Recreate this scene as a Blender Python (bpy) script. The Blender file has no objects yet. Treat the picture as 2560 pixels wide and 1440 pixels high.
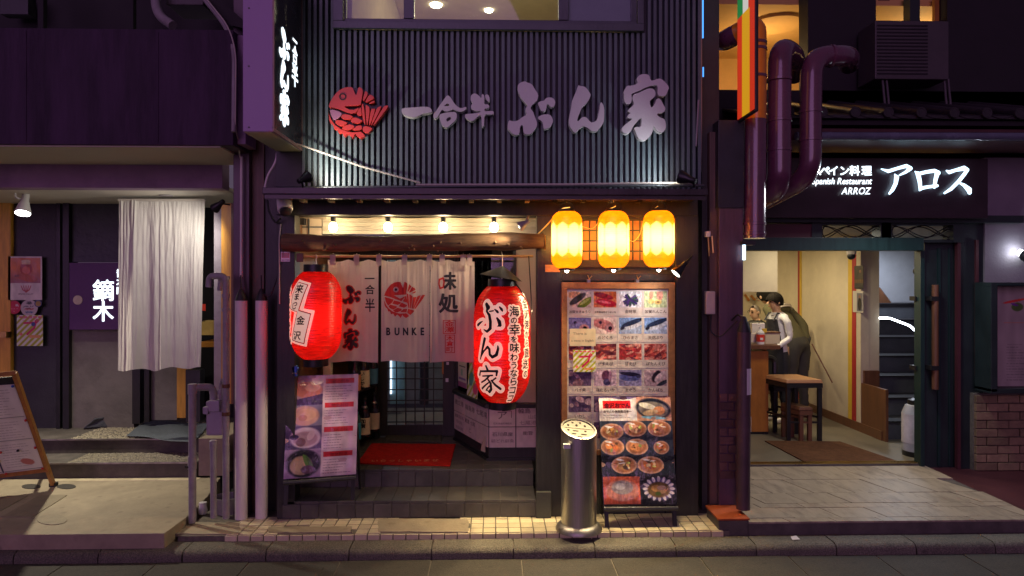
import bpy, bmesh, math, random
import numpy as np
from mathutils import Vector, Matrix, noise
random.seed(7)
rng = np.random.default_rng(7)
S = bpy.context.scene
COL = S.collection
R = math.radians
# ------------------------------------------------------------------ camera, sky, exposure
F, D, H, TH = 1707.0, 5.1, 1.77, R(1.5)          # focal length in photo pixels, camera distance, height, yaw
cd = bpy.data.cameras.new('camera'); cam = bpy.data.objects.new('camera', cd); COL.objects.link(cam)
cam.location = (0, -D, H); cam.rotation_euler = (R(90), 0, -TH)
cd.sensor_width = 36; cd.lens = 36 * F / 2560; cd.shift_y = -20 / 2560; cd.clip_start = .05; cd.clip_end = 300
S.camera = cam
w = bpy.data.worlds.new('World'); S.world = w; w.use_nodes = True
nt = w.node_tree; bg = nt.nodes['Background']
sky = nt.nodes.new('ShaderNodeTexSky'); sky.sky_type = 'NISHITA'; sky.sun_disc = False
sky.sun_elevation = R(4); sky.sun_rotation = R(185); sky.dust_density = 2
hs = nt.nodes.new('ShaderNodeMixRGB'); hs.blend_type = 'MIX'; hs.inputs[0].default_value = .93   # city glow over a night sky
hs.inputs[2].default_value = (.80, .52, .95, 1)
nt.links.new(sky.outputs[0], hs.inputs[1]); nt.links.new(hs.outputs[0], bg.inputs[0])
bg.inputs[1].default_value = .065
sd = bpy.data.lights.new('street_glow', 'SUN'); so = bpy.data.objects.new('street_glow', sd); COL.objects.link(so)
sd.energy = .36; sd.angle = R(40); sd.color = (.80, .37, .96); so.rotation_euler = (R(79), 0, R(-16))   # the neon street behind
S.view_settings.view_transform = 'Standard'; S.view_settings.look = 'None'
S.view_settings.exposure = 0.45; S.view_settings.gamma = 1; S.view_settings.use_curve_mapping = False
S.cycles.max_bounces = 7; S.cycles.diffuse_bounces = 3; S.cycles.glossy_bounces = 3
S.cycles.sample_clamp_indirect = 8.0

# ------------------------------------------------------------------ helpers: space
def _w(px, Y):
    u = (px - 1280) / F
    return (Y + D) / (math.cos(TH) - u * math.sin(TH)), u
def X(px, Y):
    w_, u = _w(px, Y); return (math.sin(TH) + u * math.cos(TH)) * w_
def Z(px, py, Y):
    return H - (py - 700) / F * _w(px, Y)[0]
def V(px, py, Y): return Vector((X(px, Y), Y, Z(px, py, Y)))
def G(px, py, z):                       # point of the level plane z under a photo position
    w_ = (H - z) * F / (py - 700); u = (px - 1280) / F
    Y = w_ * (math.cos(TH) - u * math.sin(TH)) - D
    return Vector((X(px, Y), Y, z))

def lin(r, g, b):
    f = lambda c: (c / 255 / 12.92) if c / 255 <= .04045 else ((c / 255 + .055) / 1.055) ** 2.4
    return (f(r), f(g), f(b))
# ------------------------------------------------------------------ helpers: materials
def mat(name, c, rough=.6, metal=0., var=.25, sc=6., bump=.15, bsc=60., spec=.5, emit=None, es=0., dirt=0., dsc=2.5,
        dc=(.02, .018, .016), rand=0., coat=0., stretch=None, spots=0., ssc=14.):
    m = bpy.data.materials.new(name); m.use_nodes = True
    n, l = m.node_tree.nodes, m.node_tree.links
    b = n['Principled BSDF']
    tc = n.new('ShaderNodeTexCoord'); mp = n.new('ShaderNodeMapping'); l.new(tc.outputs['Object'], mp.inputs[0])
    if stretch: mp.inputs['Scale'].default_value = stretch
    if rand:
        oi = n.new('ShaderNodeObjectInfo'); ad = n.new('ShaderNodeVectorMath'); ad.operation = 'ADD'
        sc3 = n.new('ShaderNodeVectorMath'); sc3.operation = 'SCALE'; cb = n.new('ShaderNodeCombineXYZ')
        for i in range(3): l.new(oi.outputs['Random'], cb.inputs[i])
        l.new(cb.outputs[0], sc3.inputs[0]); sc3.inputs['Scale'].default_value = 37.
        l.new(mp.outputs[0], ad.inputs[0]); l.new(sc3.outputs[0], ad.inputs[1]); co = ad.outputs[0]
    else: co = mp.outputs[0]
    nz = n.new('ShaderNodeTexNoise'); nz.inputs['Scale'].default_value = sc; nz.inputs['Detail'].default_value = 7; nz.inputs['Roughness'].default_value = .65
    l.new(co, nz.inputs['Vector'])
    mx = n.new('ShaderNodeMixRGB')
    mx.inputs[1].default_value = tuple(x * (1 - var) for x in c) + (1,); mx.inputs[2].default_value = tuple(min(1, x * (1 + var)) for x in c) + (1,)
    mr = n.new('ShaderNodeMapRange'); mr.inputs['From Min'].default_value = .3; mr.inputs['From Max'].default_value = .7
    l.new(nz.outputs[0], mr.inputs[0]); l.new(mr.outputs[0], mx.inputs[0]); out = mx.outputs[0]
    if rand:
        hv = n.new('ShaderNodeHueSaturation'); m2 = n.new('ShaderNodeMapRange')
        m2.inputs['To Min'].default_value = 1 - rand; m2.inputs['To Max'].default_value = 1 + rand
        l.new(oi.outputs['Random'], m2.inputs[0]); l.new(m2.outputs[0], hv.inputs['Value']); l.new(out, hv.inputs['Color']); out = hv.outputs[0]
    if dirt:
        n2 = n.new('ShaderNodeTexNoise'); n2.inputs['Scale'].default_value = dsc; n2.inputs['Detail'].default_value = 9; n2.inputs['Roughness'].default_value = .7
        l.new(co, n2.inputs['Vector'])
        m3 = n.new('ShaderNodeMapRange'); m3.inputs['From Min'].default_value = .48; m3.inputs['From Max'].default_value = .75; m3.inputs['To Max'].default_value = dirt
        l.new(n2.outputs[0], m3.inputs[0])
        m4 = n.new('ShaderNodeMixRGB'); m4.inputs[2].default_value = dc + (1,); l.new(m3.outputs[0], m4.inputs[0]); l.new(out, m4.inputs[1]); out = m4.outputs[0]
    if spots:
        vo = n.new('ShaderNodeTexVoronoi'); vo.inputs['Scale'].default_value = ssc; l.new(co, vo.inputs['Vector'])
        m5 = n.new('ShaderNodeMapRange'); m5.inputs['From Min'].default_value = .10; m5.inputs['From Max'].default_value = .22; m5.inputs['To Min'].default_value = spots; m5.inputs['To Max'].default_value = 0
        l.new(vo.outputs['Distance'], m5.inputs[0]); n6 = n.new('ShaderNodeTexNoise'); n6.inputs['Scale'].default_value = ssc * .4; l.new(co, n6.inputs['Vector'])
        m7 = n.new('ShaderNodeMath'); m7.operation = 'MULTIPLY'; l.new(m5.outputs[0], m7.inputs[0]); l.new(n6.outputs[0], m7.inputs[1])
        m6 = n.new('ShaderNodeMixRGB'); m6.inputs[2].default_value = tuple(x * .3 for x in c) + (1,); l.new(m7.outputs[0], m6.inputs[0]); l.new(out, m6.inputs[1]); out = m6.outputs[0]
    l.new(out, b.inputs['Base Color'])
    rr = n.new('ShaderNodeMapRange'); rr.inputs['To Min'].default_value = max(0, rough - .12); rr.inputs['To Max'].default_value = min(1, rough + .12)
    l.new(nz.outputs[0], rr.inputs[0]); l.new(rr.outputs[0], b.inputs['Roughness'])
    b.inputs['Metallic'].default_value = metal; b.inputs['Specular IOR Level'].default_value = spec; b.inputs['Coat Weight'].default_value = coat
    if bump:
        n3 = n.new('ShaderNodeTexNoise'); n3.inputs['Scale'].default_value = bsc; n3.inputs['Detail'].default_value = 5
        l.new(co, n3.inputs['Vector'])
        bp = n.new('ShaderNodeBump'); bp.inputs['Strength'].default_value = bump; bp.inputs['Distance'].default_value = .01
        l.new(n3.outputs[0], bp.inputs['Height']); l.new(bp.outputs[0], b.inputs['Normal'])
    if emit:
        b.inputs['Emission Color'].default_value = tuple(emit) + (1,); b.inputs['Emission Strength'].default_value = es
    return m
def emitter(name, c, s):
    m = bpy.data.materials.new(name); m.use_nodes = True; n, l = m.node_tree.nodes, m.node_tree.links
    b = n['Principled BSDF']; b.inputs['Base Color'].default_value = (.05, .05, .05, 1)
    b.inputs['Emission Color'].default_value = tuple(c) + (1,); b.inputs['Emission Strength'].default_value = s
    return m
def printmat(name, rough=.35, coat=.0, bump=0.0, bsc=18, spec=.5, es=0.):
    m = bpy.data.materials.new(name); m.use_nodes = True; n, l = m.node_tree.nodes, m.node_tree.links
    b = n['Principled BSDF']; a = n.new('ShaderNodeAttribute'); a.attribute_name = 'col'
    l.new(a.outputs['Color'], b.inputs['Base Color']); b.inputs['Roughness'].default_value = rough
    b.inputs['Coat Weight'].default_value = coat; b.inputs['Coat Roughness'].default_value = .12; b.inputs['Specular IOR Level'].default_value = spec
    if bump:
        tc = n.new('ShaderNodeTexCoord'); nz = n.new('ShaderNodeTexNoise'); nz.inputs['Scale'].default_value = bsc; nz.inputs['Detail'].default_value = 4
        l.new(tc.outputs['Object'], nz.inputs['Vector']); bp = n.new('ShaderNodeBump'); bp.inputs['Strength'].default_value = bump; bp.inputs['Distance'].default_value = .02
        l.new(nz.outputs[0], bp.inputs['Height']); l.new(bp.outputs[0], b.inputs['Normal']); l.new(bp.outputs[0], b.inputs['Coat Normal'])
    if es:
        l.new(a.outputs['Color'], b.inputs['Emission Color']); b.inputs['Emission Strength'].default_value = es
    return m
def paper(name, es, tr=.6, attr=False, c=(1, 1, 1), fib=.5, fs=(3, 3, 40), leak=.2):
    """lantern paper: lit from inside, thin, translucent, with fibres"""
    m = bpy.data.materials.new(name); m.use_nodes = True; n, l = m.node_tree.nodes, m.node_tree.links
    n.remove(n['Principled BSDF']); o = n['Material Output']
    tc = n.new('ShaderNodeTexCoord'); mp = n.new('ShaderNodeMapping'); mp.inputs['Scale'].default_value = fs
    nz = n.new('ShaderNodeTexNoise'); nz.inputs['Scale'].default_value = 6; nz.inputs['Detail'].default_value = 6; nz.inputs['Roughness'].default_value = .75
    l.new(tc.outputs['Object'], mp.inputs[0]); l.new(mp.outputs[0], nz.inputs['Vector'])
    mr = n.new('ShaderNodeMapRange'); mr.inputs['From Min'].default_value = .3; mr.inputs['From Max'].default_value = .7
    mr.inputs['To Min'].default_value = 1 - fib; mr.inputs['To Max'].default_value = 1.0
    l.new(nz.outputs[0], mr.inputs[0])
    mul = n.new('ShaderNodeMixRGB'); mul.blend_type = 'MULTIPLY'; mul.inputs[0].default_value = 1
    if attr:
        a = n.new('ShaderNodeAttribute'); a.attribute_name = 'col'; l.new(a.outputs['Color'], mul.inputs[1])
    else: mul.inputs[1].default_value = tuple(c) + (1,)
    cx = n.new('ShaderNodeCombineXYZ')
    for i in range(3): l.new(mr.outputs[0], cx.inputs[i])
    l.new(cx.outputs[0], mul.inputs[2])
    df = n.new('ShaderNodeBsdfDiffuse'); tl = n.new('ShaderNodeBsdfTranslucent'); gl = n.new('ShaderNodeBsdfGlossy'); gl.inputs['Roughness'].default_value = .3
    gl.inputs['Color'].default_value = (.06, .06, .06, 1)
    em = n.new('ShaderNodeEmission'); em.inputs['Strength'].default_value = es
    for q in (df, tl, em): l.new(mul.outputs[0], q.inputs['Color'])
    s1 = n.new('ShaderNodeMixShader'); s1.inputs[0].default_value = tr; l.new(df.outputs[0], s1.inputs[1]); l.new(tl.outputs[0], s1.inputs[2])
    a1 = n.new('ShaderNodeAddShader'); a2 = n.new('ShaderNodeAddShader')
    l.new(s1.outputs[0], a1.inputs[0]); l.new(em.outputs[0], a1.inputs[1]); l.new(a1.outputs[0], a2.inputs[0]); l.new(gl.outputs[0], a2.inputs[1])
    tp = n.new('ShaderNodeBsdfTransparent'); l.new(mul.outputs[0], tp.inputs[0]); ml = n.new('ShaderNodeMixShader'); ml.inputs[0].default_value = leak
    l.new(a2.outputs[0], ml.inputs[1]); l.new(tp.outputs[0], ml.inputs[2]); l.new(ml.outputs[0], o.inputs['Surface'])
    return m
def clothmat(name, c, tr=.4):
    m = mat(name, c, .9, var=.06, sc=5, bump=.25, bsc=300, spec=.1); n, l = m.node_tree.nodes, m.node_tree.links; b = n['Principled BSDF']
    t = n.new('ShaderNodeBsdfTranslucent'); mx = n.new('ShaderNodeMixShader'); mx.inputs[0].default_value = tr
    for q in b.inputs['Base Color'].links: l.new(q.from_socket, t.inputs[0])
    l.new(b.outputs[0], mx.inputs[1]); l.new(t.outputs[0], mx.inputs[2]); l.new(mx.outputs[0], n['Material Output'].inputs['Surface']); return m
def glassmat(name, tint=(.9, .95, 1), rough=.02, mixf=.82):
    m = bpy.data.materials.new(name); m.use_nodes = True; n, l = m.node_tree.nodes, m.node_tree.links
    n.remove(n['Principled BSDF']); o = n['Material Output']
    t = n.new('ShaderNodeBsdfTransparent'); t.inputs[0].default_value = tuple(tint) + (1,); g = n.new('ShaderNodeBsdfGlossy'); g.inputs['Roughness'].default_value = rough
    fr = n.new('ShaderNodeFresnel'); fr.inputs[0].default_value = 1.5; mx = n.new('ShaderNodeMixShader')
    l.new(fr.outputs[0], mx.inputs[0]); l.new(t.outputs[0], mx.inputs[1]); l.new(g.outputs[0], mx.inputs[2]); l.new(mx.outputs[0], o.inputs['Surface'])
    return m
# ------------------------------------------------------------------ helpers: things, parts
def tag(o, label=None, cat=None, group=None, kind=None):
    for k, v in (('label', label), ('category', cat), ('group', group), ('kind', kind)):
        if v: o[k] = v
    return o
def thing(name, label, cat, loc=(0, 0, 0), group=None):
    o = bpy.data.objects.new(name, None); COL.objects.link(o); o.location = loc; o.empty_display_size = .1
    return tag(o, label, cat, group)
def root_loc(o):
    v = Vector((0, 0, 0))
    while o is not None: v += o.location; o = o.parent
    return v
def copy_tree(o, parent=None, loc=None, label=None):
    c = o.copy(); COL.objects.link(c)
    if parent is not None: c.parent = parent
    if loc is not None: c.location = loc
    if label: c['label'] = label
    for ch in list(o.children): copy_tree(ch, c)
    return c
class MB:
    def __init__(s, M=None): s.v = []; s.f = []; s.M = M; s.c = None
    def add(s, vs, fs):
        k = len(s.v)
        s.v += [(s.M @ Vector(p)) if s.M else Vector(p) for p in vs]; s.f += [tuple(i + k for i in f) for f in fs]; return s
    def box(s, x0, x1, y0, y1, z0, z1):
        return s.add([(x0, y0, z0), (x1, y0, z0), (x1, y1, z0), (x0, y1, z0), (x0, y0, z1), (x1, y0, z1), (x1, y1, z1), (x0, y1, z1)],
                     [(0, 1, 5, 4), (1, 2, 6, 5), (2, 3, 7, 6), (3, 0, 4, 7), (4, 5, 6, 7), (3, 2, 1, 0)])
    def pbox(s, a, b, c, d, y0, y1):               # front face seen at photo x a..b, y c..d, at depth y0, back at y1
        m = (a + b) / 2
        return s.box(X(a, y0), X(b, y0), y0, y1, Z(m, d, y0), Z(m, c, y0))
    def hexa(s, p): return s.add(p, [(0, 1, 5, 4), (1, 2, 6, 5), (2, 3, 7, 6), (3, 0, 4, 7), (4, 5, 6, 7), (3, 2, 1, 0)])
    def slab(s, a, b, t, z0, z1):                  # upright board from plan point a to b, thickness t to the left
        a = Vector((a[0], a[1])); b = Vector((b[0], b[1])); n = (b - a).normalized(); n = Vector((-n.y, n.x)) * t
        q = [a, b, b + n, a + n]
        return s.hexa([(p.x, p.y, z0) for p in q] + [(p.x, p.y, z1) for p in q])
    def tube(s, pts, r, n=10, caps=True):
        pts = [Vector(p) for p in pts]; N = len(pts); rs = r if isinstance(r, (list, tuple)) else [r] * N
        t0 = (pts[1] - pts[0]).normalized(); a = t0.orthogonal().normalized(); vs = []; prev = t0
        for i, p in enumerate(pts):
            t = ((pts[min(i + 1, N - 1)] - pts[max(i - 1, 0)])).normalized()
            q = prev.rotation_difference(t); a = (q @ a).normalized(); prev = t; b = t.cross(a)
            for j in range(n):
                an = 2 * math.pi * j / n; vs.append(p + (a * math.cos(an) + b * math.sin(an)) * rs[i])
        fs = [(i * n + j, i * n + (j + 1) % n, (i + 1) * n + (j + 1) % n, (i + 1) * n + j) for i in range(N - 1) for j in range(n)]
        if caps: fs += [tuple(range(n))[::-1], tuple(range((N - 1) * n, N * n))]
        return s.add(vs, fs)
    def lathe(s, prof, c=(0, 0, 0), n=24, caps=True):
        vs = [(c[0] + r * math.cos(2 * math.pi * j / n), c[1] + r * math.sin(2 * math.pi * j / n), c[2] + z) for r, z in prof for j in range(n)]
        fs = [(i * n + j, i * n + (j + 1) % n, (i + 1) * n + (j + 1) % n, (i + 1) * n + j) for i in range(len(prof) - 1) for j in range(n)]
        if caps: fs += [tuple(range(n))[::-1], tuple(range((len(prof) - 1) * n, len(prof) * n))]
        return s.add(vs, fs)
    def ball(s, c, r, n=12, sz=1.):
        return s.lathe([(max(1e-4, r * math.sin(math.pi * i / n)), -r * sz * math.cos(math.pi * i / n)) for i in range(n + 1)], c, n + 2)
    def prism(s, poly, f, d0, d1):
        N = len(poly)
        return s.add([f(u, v, d0) for u, v in poly] + [f(u, v, d1) for u, v in poly],
                     [tuple(range(N)), tuple(range(2 * N - 1, N - 1, -1))] + [(i, i + N, (i + 1) % N + N, (i + 1) % N) for i in range(N)])
    def grid(s, fn, nu, nv):
        vs = [fn(i / nu, j / nv) for j in range(nv + 1) for i in range(nu + 1)]
        return s.add(vs, [(j * (nu + 1) + i, j * (nu + 1) + i + 1, (j + 1) * (nu + 1) + i + 1, (j + 1) * (nu + 1) + i) for j in range(nv) for i in range(nu)])
    def build(s, name, m, parent=None, smooth=False, bev=0., nofix=False, **kw):
        me = bpy.data.meshes.new(name); L = root_loc(parent) if parent else Vector((0, 0, 0))
        me.from_pydata([tuple(p - L) for p in s.v], [], s.f)
        if not nofix or bev:
            bm = bmesh.new(); bm.from_mesh(me)
            bmesh.ops.recalc_face_normals(bm, faces=bm.faces)
            if bev: bmesh.ops.bevel(bm, geom=list(bm.edges), offset=bev, segments=2, affect='EDGES', profile=.6, clamp_overlap=True)
            bm.to_mesh(me); bm.free()
        if smooth:
            me.polygons.foreach_set('use_smooth', [True] * len(me.polygons)); me.set_sharp_from_angle(angle=R(38))
        me.materials.append(m)
        o = bpy.data.objects.new(name, me); COL.objects.link(o)
        if parent: o.parent = parent
        return tag(o, **kw)
def single(mb, name, m, label, cat, group=None, **k):
    o = mb.build(name, m, None, **k); return tag(o, label, cat, group)
def dupe(src, loc, parent, name=None):               # one more alike piece, sharing the mesh
    o = src.copy(); COL.objects.link(o); o.parent = parent; o.location = loc; return o
def arc(c, r, a0, a1, ax, ay, n=8):                   # arc points round c in the plane of ax, ay
    return [Vector(c) + Vector(ax) * r * math.cos(a0 + (a1 - a0) * i / n) + Vector(ay) * r * math.sin(a0 + (a1 - a0) * i / n) for i in range(n + 1)]
def rounded(pts, r, n=6):                             # a polyline with its corners rounded
    pts = [Vector(p) for p in pts]; out = [pts[0]]
    for i in range(1, len(pts) - 1):
        a = (pts[i - 1] - pts[i]); b = (pts[i + 1] - pts[i]); k = min(r, a.length * .49, b.length * .49); a = pts[i] + a.normalized() * k; b = pts[i] + b.normalized() * k
        for j in range(n + 1):
            t = j / n; out.append(a * (1 - t) ** 2 + pts[i] * 2 * t * (1 - t) + b * t * t)
    out.append(pts[-1]); return out
def aim(p, d):                                         # matrix that puts +Z along d at p
    return Matrix.Translation(p) @ Vector((0, 0, 1)).rotation_difference(Vector(d).normalized()).to_matrix().to_4x4()
def lamp(kind, name, p, parent, col, e, d=None, size=.03, angle=70, blend=.5):
    l = bpy.data.lights.new(name, kind); l.energy = e; l.color = col
    l.shadow_soft_size = size
    if kind == 'SPOT': l.spot_size = R(angle); l.spot_blend = blend
    o = bpy.data.objects.new(name, l); COL.objects.link(o); L = root_loc(parent) if parent else Vector()
    o.location = Vector(p) - L
    if d is not None: o.rotation_euler = Vector(d).to_track_quat('-Z', 'Y').to_euler()
    if parent: o.parent = parent
    return o
# ------------------------------------------------------------------ helpers: writing
_gl = {}
def glyph(ch):
    if ch in _gl: return _gl[ch]
    c = bpy.data.curves.new('glyph', 'FONT'); c.body = ch; c.resolution_u = 3
    o = bpy.data.objects.new('glyph', c); COL.objects.link(o)
    dg = bpy.context.evaluated_depsgraph_get(); me = bpy.data.meshes.new_from_object(o.evaluated_get(dg))
    bm = bmesh.new(); bm.from_mesh(me)
    sg = np.array([[*e.verts[0].co.xy, *e.verts[1].co.xy] for e in bm.edges if len(e.link_faces) == 1]).reshape(-1, 4)
    bm.free(); bpy.data.objects.remove(o); bpy.data.curves.remove(c); bpy.data.meshes.remove(me)
    adv = .32 if not len(sg) else (1.0 if ord(ch) > 0x2000 else float(sg[:, [0, 2]].max()) + .06)
    _gl[ch] = (sg, adv); return _gl[ch]
def text(s, x, y, size, vertical=False, step=1.0, shear=0., sx=1., center=False):
    """segments per character; (x, y) = left baseline, or the top centre of a column"""
    out = []
    if center and not vertical: x -= sum(glyph(c)[1] for c in s) * size * sx * step / 2
    for ch in s:
        sg, adv = glyph(ch)
        if len(sg):
            q = sg.copy()
            if vertical:
                mid = (q[:, [0, 2]].min() + q[:, [0, 2]].max()) / 2; q[:, [0, 2]] -= mid; q[:, [1, 3]] -= .86
            q[:, [0, 2]] += shear * q[:, [1, 3]]; q[:, [0, 2]] *= sx
            q = q * size; q[:, [0, 2]] += x; q[:, [1, 3]] += y; out.append(('s', q))
        if vertical: y -= step * size
        else: x += adv * size * sx * step
    return out
def poly(*loops):
    return ('s', np.array([[*l[i], *l[(i + 1) % len(l)]] for l in loops for i in range(len(l))], float))
def stroke(*p): return ('k', np.array(p, float))      # brush stroke: (x, y, half width) ...
def ibox(it):
    k, a = it
    if k == 's': return a[:, [0, 2]].min(), a[:, [0, 2]].max(), a[:, [1, 3]].min(), a[:, [1, 3]].max()
    w_ = a[:, 2].max(); return a[:, 0].min() - w_, a[:, 0].max() + w_, a[:, 1].min() - w_, a[:, 1].max() + w_
def dist(it, x, y):
    k, a = it; p = np.stack([x.ravel(), y.ravel()], 1)[:, None, :]
    if k == 's': A, B = a[None, :, :2], a[None, :, 2:]
    else: A, B = a[None, :-1, :2], a[None, 1:, :2]
    d = B - A; t = np.clip(((p - A) * d).sum(-1) / np.maximum((d * d).sum(-1), 1e-12), 0, 1)
    r = np.sqrt(((p - A - d * t[..., None]) ** 2).sum(-1))
    if k == 's':
        yy = p[..., 1]; c = (A[..., 1] > yy) != (B[..., 1] > yy)
        with np.errstate(divide='ignore', invalid='ignore'):
            xi = A[..., 0] + (yy - A[..., 1]) * d[..., 0] / np.where(d[..., 1] == 0, 1e-12, d[..., 1])
        ins = ((c & (p[..., 0] < xi)).sum(1) % 2) == 1
        r = r.min(1); r = np.where(ins, -r, r)
    else:
        wd = a[None, :-1, 2] * (1 - t) + a[None, 1:, 2] * t; r = (r - wd).min(1)
    return r.reshape(x.shape)
def field(items, cell, pad):
    bb = np.array([ibox(i) for i in items]); x0, x1, y0, y1 = bb[:, 0].min() - pad, bb[:, 1].max() + pad, bb[:, 2].min() - pad, bb[:, 3].max() + pad
    xs = np.arange(x0, x1 + cell, cell); ys = np.arange(y0, y1 + cell, cell); f = np.full((len(ys), len(xs)), 9.)
    for it, b in zip(items, bb):
        i0, i1 = np.searchsorted(xs, b[0] - pad - cell), np.searchsorted(xs, b[1] + pad + cell); j0, j1 = np.searchsorted(ys, b[2] - pad - cell), np.searchsorted(ys, b[3] + pad + cell)
        gx, gy = np.meshgrid(xs[i0:i1], ys[j0:j1])
        f[j0:j1, i0:i1] = np.minimum(f[j0:j1, i0:i1], dist(it, gx, gy))
    return f, xs, ys
def ink(mb, items, fn, cell, grow=0., d0=0., d1=None):
    """fills the union of the items, grown by grow, as a sheet (or a slab d0..d1) through fn(u, v, d)"""
    f, xs, ys = field(items, cell, max(0, grow) + cell * 2); f = f - grow
    ins = f < 0; vid = {}; vs = []; fs = []
    def vert(k, u, v):
        if k not in vid: vid[k] = len(vs); vs.append((u, v))
        return vid[k]
    any4 = ins[:-1, :-1] | ins[1:, :-1] | ins[:-1, 1:] | ins[1:, 1:]
    for j, i in zip(*np.nonzero(any4)):
        cs = [(j, i), (j, i + 1), (j + 1, i + 1), (j + 1, i)]; p = []
        for a in range(4):
            q, r = cs[a], cs[(a + 1) % 4]
            if ins[q]: p.append(vert(q, xs[q[1]], ys[q[0]]))
            if ins[q] != ins[r]:
                t = f[q] / (f[q] - f[r]); k = (q, r) if q < r else (r, q)
                p.append(vert(k, xs[q[1]] + (xs[r[1]] - xs[q[1]]) * t, ys[q[0]] + (ys[r[0]] - ys[q[0]]) * t))
        if len(p) > 2: fs.append(tuple(p))
    if d1 is None: mb.add([fn(u, v, d0) for u, v in vs], fs); return mb
    N = len(vs); cnt = {}
    for q in fs:
        for a in range(len(q)):
            e = (q[a], q[(a + 1) % len(q)]); k = (min(e), max(e)); cnt.setdefault(k, []).append(e)
    sides = [(e[0][1], e[0][0], e[0][0] + N, e[0][1] + N) for e in cnt.values() if len(e) == 1]
    mb.add([fn(u, v, d0) for u, v in vs] + [fn(u, v, d1) for u, v in vs], fs + sides + [tuple(i + N for i in reversed(q)) for q in fs])
    return mb
def plane(P, U, W):                                    # mapping onto a flat board: P corner, U right, W up; depth along the normal away from the viewer
    P, U, W = Vector(P), Vector(U).normalized(), Vector(W).normalized(); N = W.cross(U)
    return lambda u, v, d=0.: P + U * u + W * v + N * d
# ------------------------------------------------------------------ helpers: printed sheets (colour per vertex)
class Img:
    def __init__(s, w_, h_, c=(1, 1, 1)):
        s.w, s.h = w_, h_; s.a = np.ones((h_, w_, 3)) * np.array(c); s.y, s.x = np.mgrid[0:h_, 0:w_].astype(float)
    def mix(s, m, c): s.a = s.a * (1 - m[..., None]) + np.array(c) * m[..., None]; return s
    def rect(s, x0, y0, x1, y1, c): return s.mix(((s.x >= x0) & (s.x < x1) & (s.y >= y0) & (s.y < y1)).astype(float), c)
    def ell(s, cx, cy, rx, ry, c, ang=0., soft=.15):
        a = R(ang); u = (s.x - cx) * math.cos(a) + (s.y - cy) * math.sin(a); v = -(s.x - cx) * math.sin(a) + (s.y - cy) * math.cos(a)
        d = np.sqrt((u / rx) ** 2 + (v / ry) ** 2); return s.mix(np.clip((1 - d) / soft + .5, 0, 1), c)
    def items(s, its, c, grow=0.):
        for it in its:
            k, a = it; a = a.copy()
            if k == 's': a[:, [1, 3]] *= -1
            else: a[:, 1] *= -1
            b = ibox((k, a)); i0, i1 = int(max(0, b[0] - 3 - grow)), int(min(s.w, b[1] + 4 + grow)); j0, j1 = int(max(0, b[2] - 3 - grow)), int(min(s.h, b[3] + 4 + grow))
            if i1 <= i0 or j1 <= j0: continue
            m = np.clip(.5 + grow - dist((k, a), s.x[j0:j1, i0:i1], s.y[j0:j1, i0:i1]), 0, 1)[..., None]
            s.a[j0:j1, i0:i1] = s.a[j0:j1, i0:i1] * (1 - m) + np.array(c) * m
        return s
    def text(s, t, x, y, size, c=(.1, .1, .1), grow=0., **k): return s.items(text(t, x, -y, size, **k), c, grow)
    def lines(s, x0, x1, y0, n, dy, c=(.3, .3, .3), t=1.2, al=.8):
        for i in range(n):
            e = x0 + (x1 - x0) * (.55 + .45 * rng.random()); xx = s.x
            dash = (np.sin(xx * 2.1 + i * 5.3) + np.sin(xx * 1.3 + i) > -1.2)
            s.mix(((xx >= x0) & (xx < e) & (np.abs(s.y - y0 - i * dy) < t / 2 + .01) & dash) * al, c)
        return s
    def noise(s, amp, sc=6, c=None):
        g = rng.random((sc + 2, sc * 2 + 2)); yi = s.y / s.h * sc; xi = s.x / s.w * sc * 2; j, i = yi.astype(int), xi.astype(int); fy, fx = yi - j, xi - i
        n = (g[j, i] * (1 - fx) + g[j, i + 1] * fx) * (1 - fy) + (g[j + 1, i] * (1 - fx) + g[j + 1, i + 1] * fx) * fy
        if c is None: s.a = np.clip(s.a * (1 + amp * (n - .5) * 2)[..., None], 0, 1)
        else: s.mix(np.clip((n - .5) * 4, 0, 1) * amp, c)
        return s
    def paste(s, o, x, y):
        h_, w_ = min(o.h, s.h - y), min(o.w, s.w - x); s.a[y:y + h_, x:x + w_] = o.a[:h_, :w_]; return s
def sheet(name, P, U, W, img, m, parent=None, t=.004, curl=None, **kw):
    """a printed sheet: P lower left, U and W its full edges, t its thickness"""
    P, U, W = Vector(P), Vector(U), Vector(W); N = W.cross(U).normalized(); h_, w_ = img.h, img.w
    vs = []
    for j in range(h_):
        for i in range(w_):
            p = P + U * (i / (w_ - 1)) + W * (1 - j / (h_ - 1))
            if curl: p = p - N * curl(i / (w_ - 1), 1 - j / (h_ - 1))
            vs.append(p)
    fs = [(j * w_ + i, (j + 1) * w_ + i, (j + 1) * w_ + i + 1, j * w_ + i + 1) for j in range(h_ - 1) for i in range(w_ - 1)]
    k = len(vs); cs = [P, P + U, P + U + W, P + W]; vs += [c for c in cs] + [c + N * t for c in cs]
    fs += [(k, k + 4, k + 5, k + 1), (k + 1, k + 5, k + 6, k + 2), (k + 2, k + 6, k + 7, k + 3), (k + 3, k + 7, k + 4, k), (k + 7, k + 6, k + 5, k + 4)]
    mb = MB(); mb.v = vs; mb.f = fs
    o = mb.build(name, m, parent, nofix=True, **kw)
    c = img.a.reshape(-1, 3); c = np.where(c <= .04045, c / 12.92, ((np.clip(c, 0, 1) + .055) / 1.055) ** 2.4)
    c = np.concatenate([c, np.tile(c.mean(0), (8, 1))]); c = np.concatenate([c, np.ones((len(c), 1))], 1).astype(np.float32)
    at = o.data.attributes.new('col', 'FLOAT_COLOR', 'POINT'); at.data.foreach_set('color', c.ravel())
    return o
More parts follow.
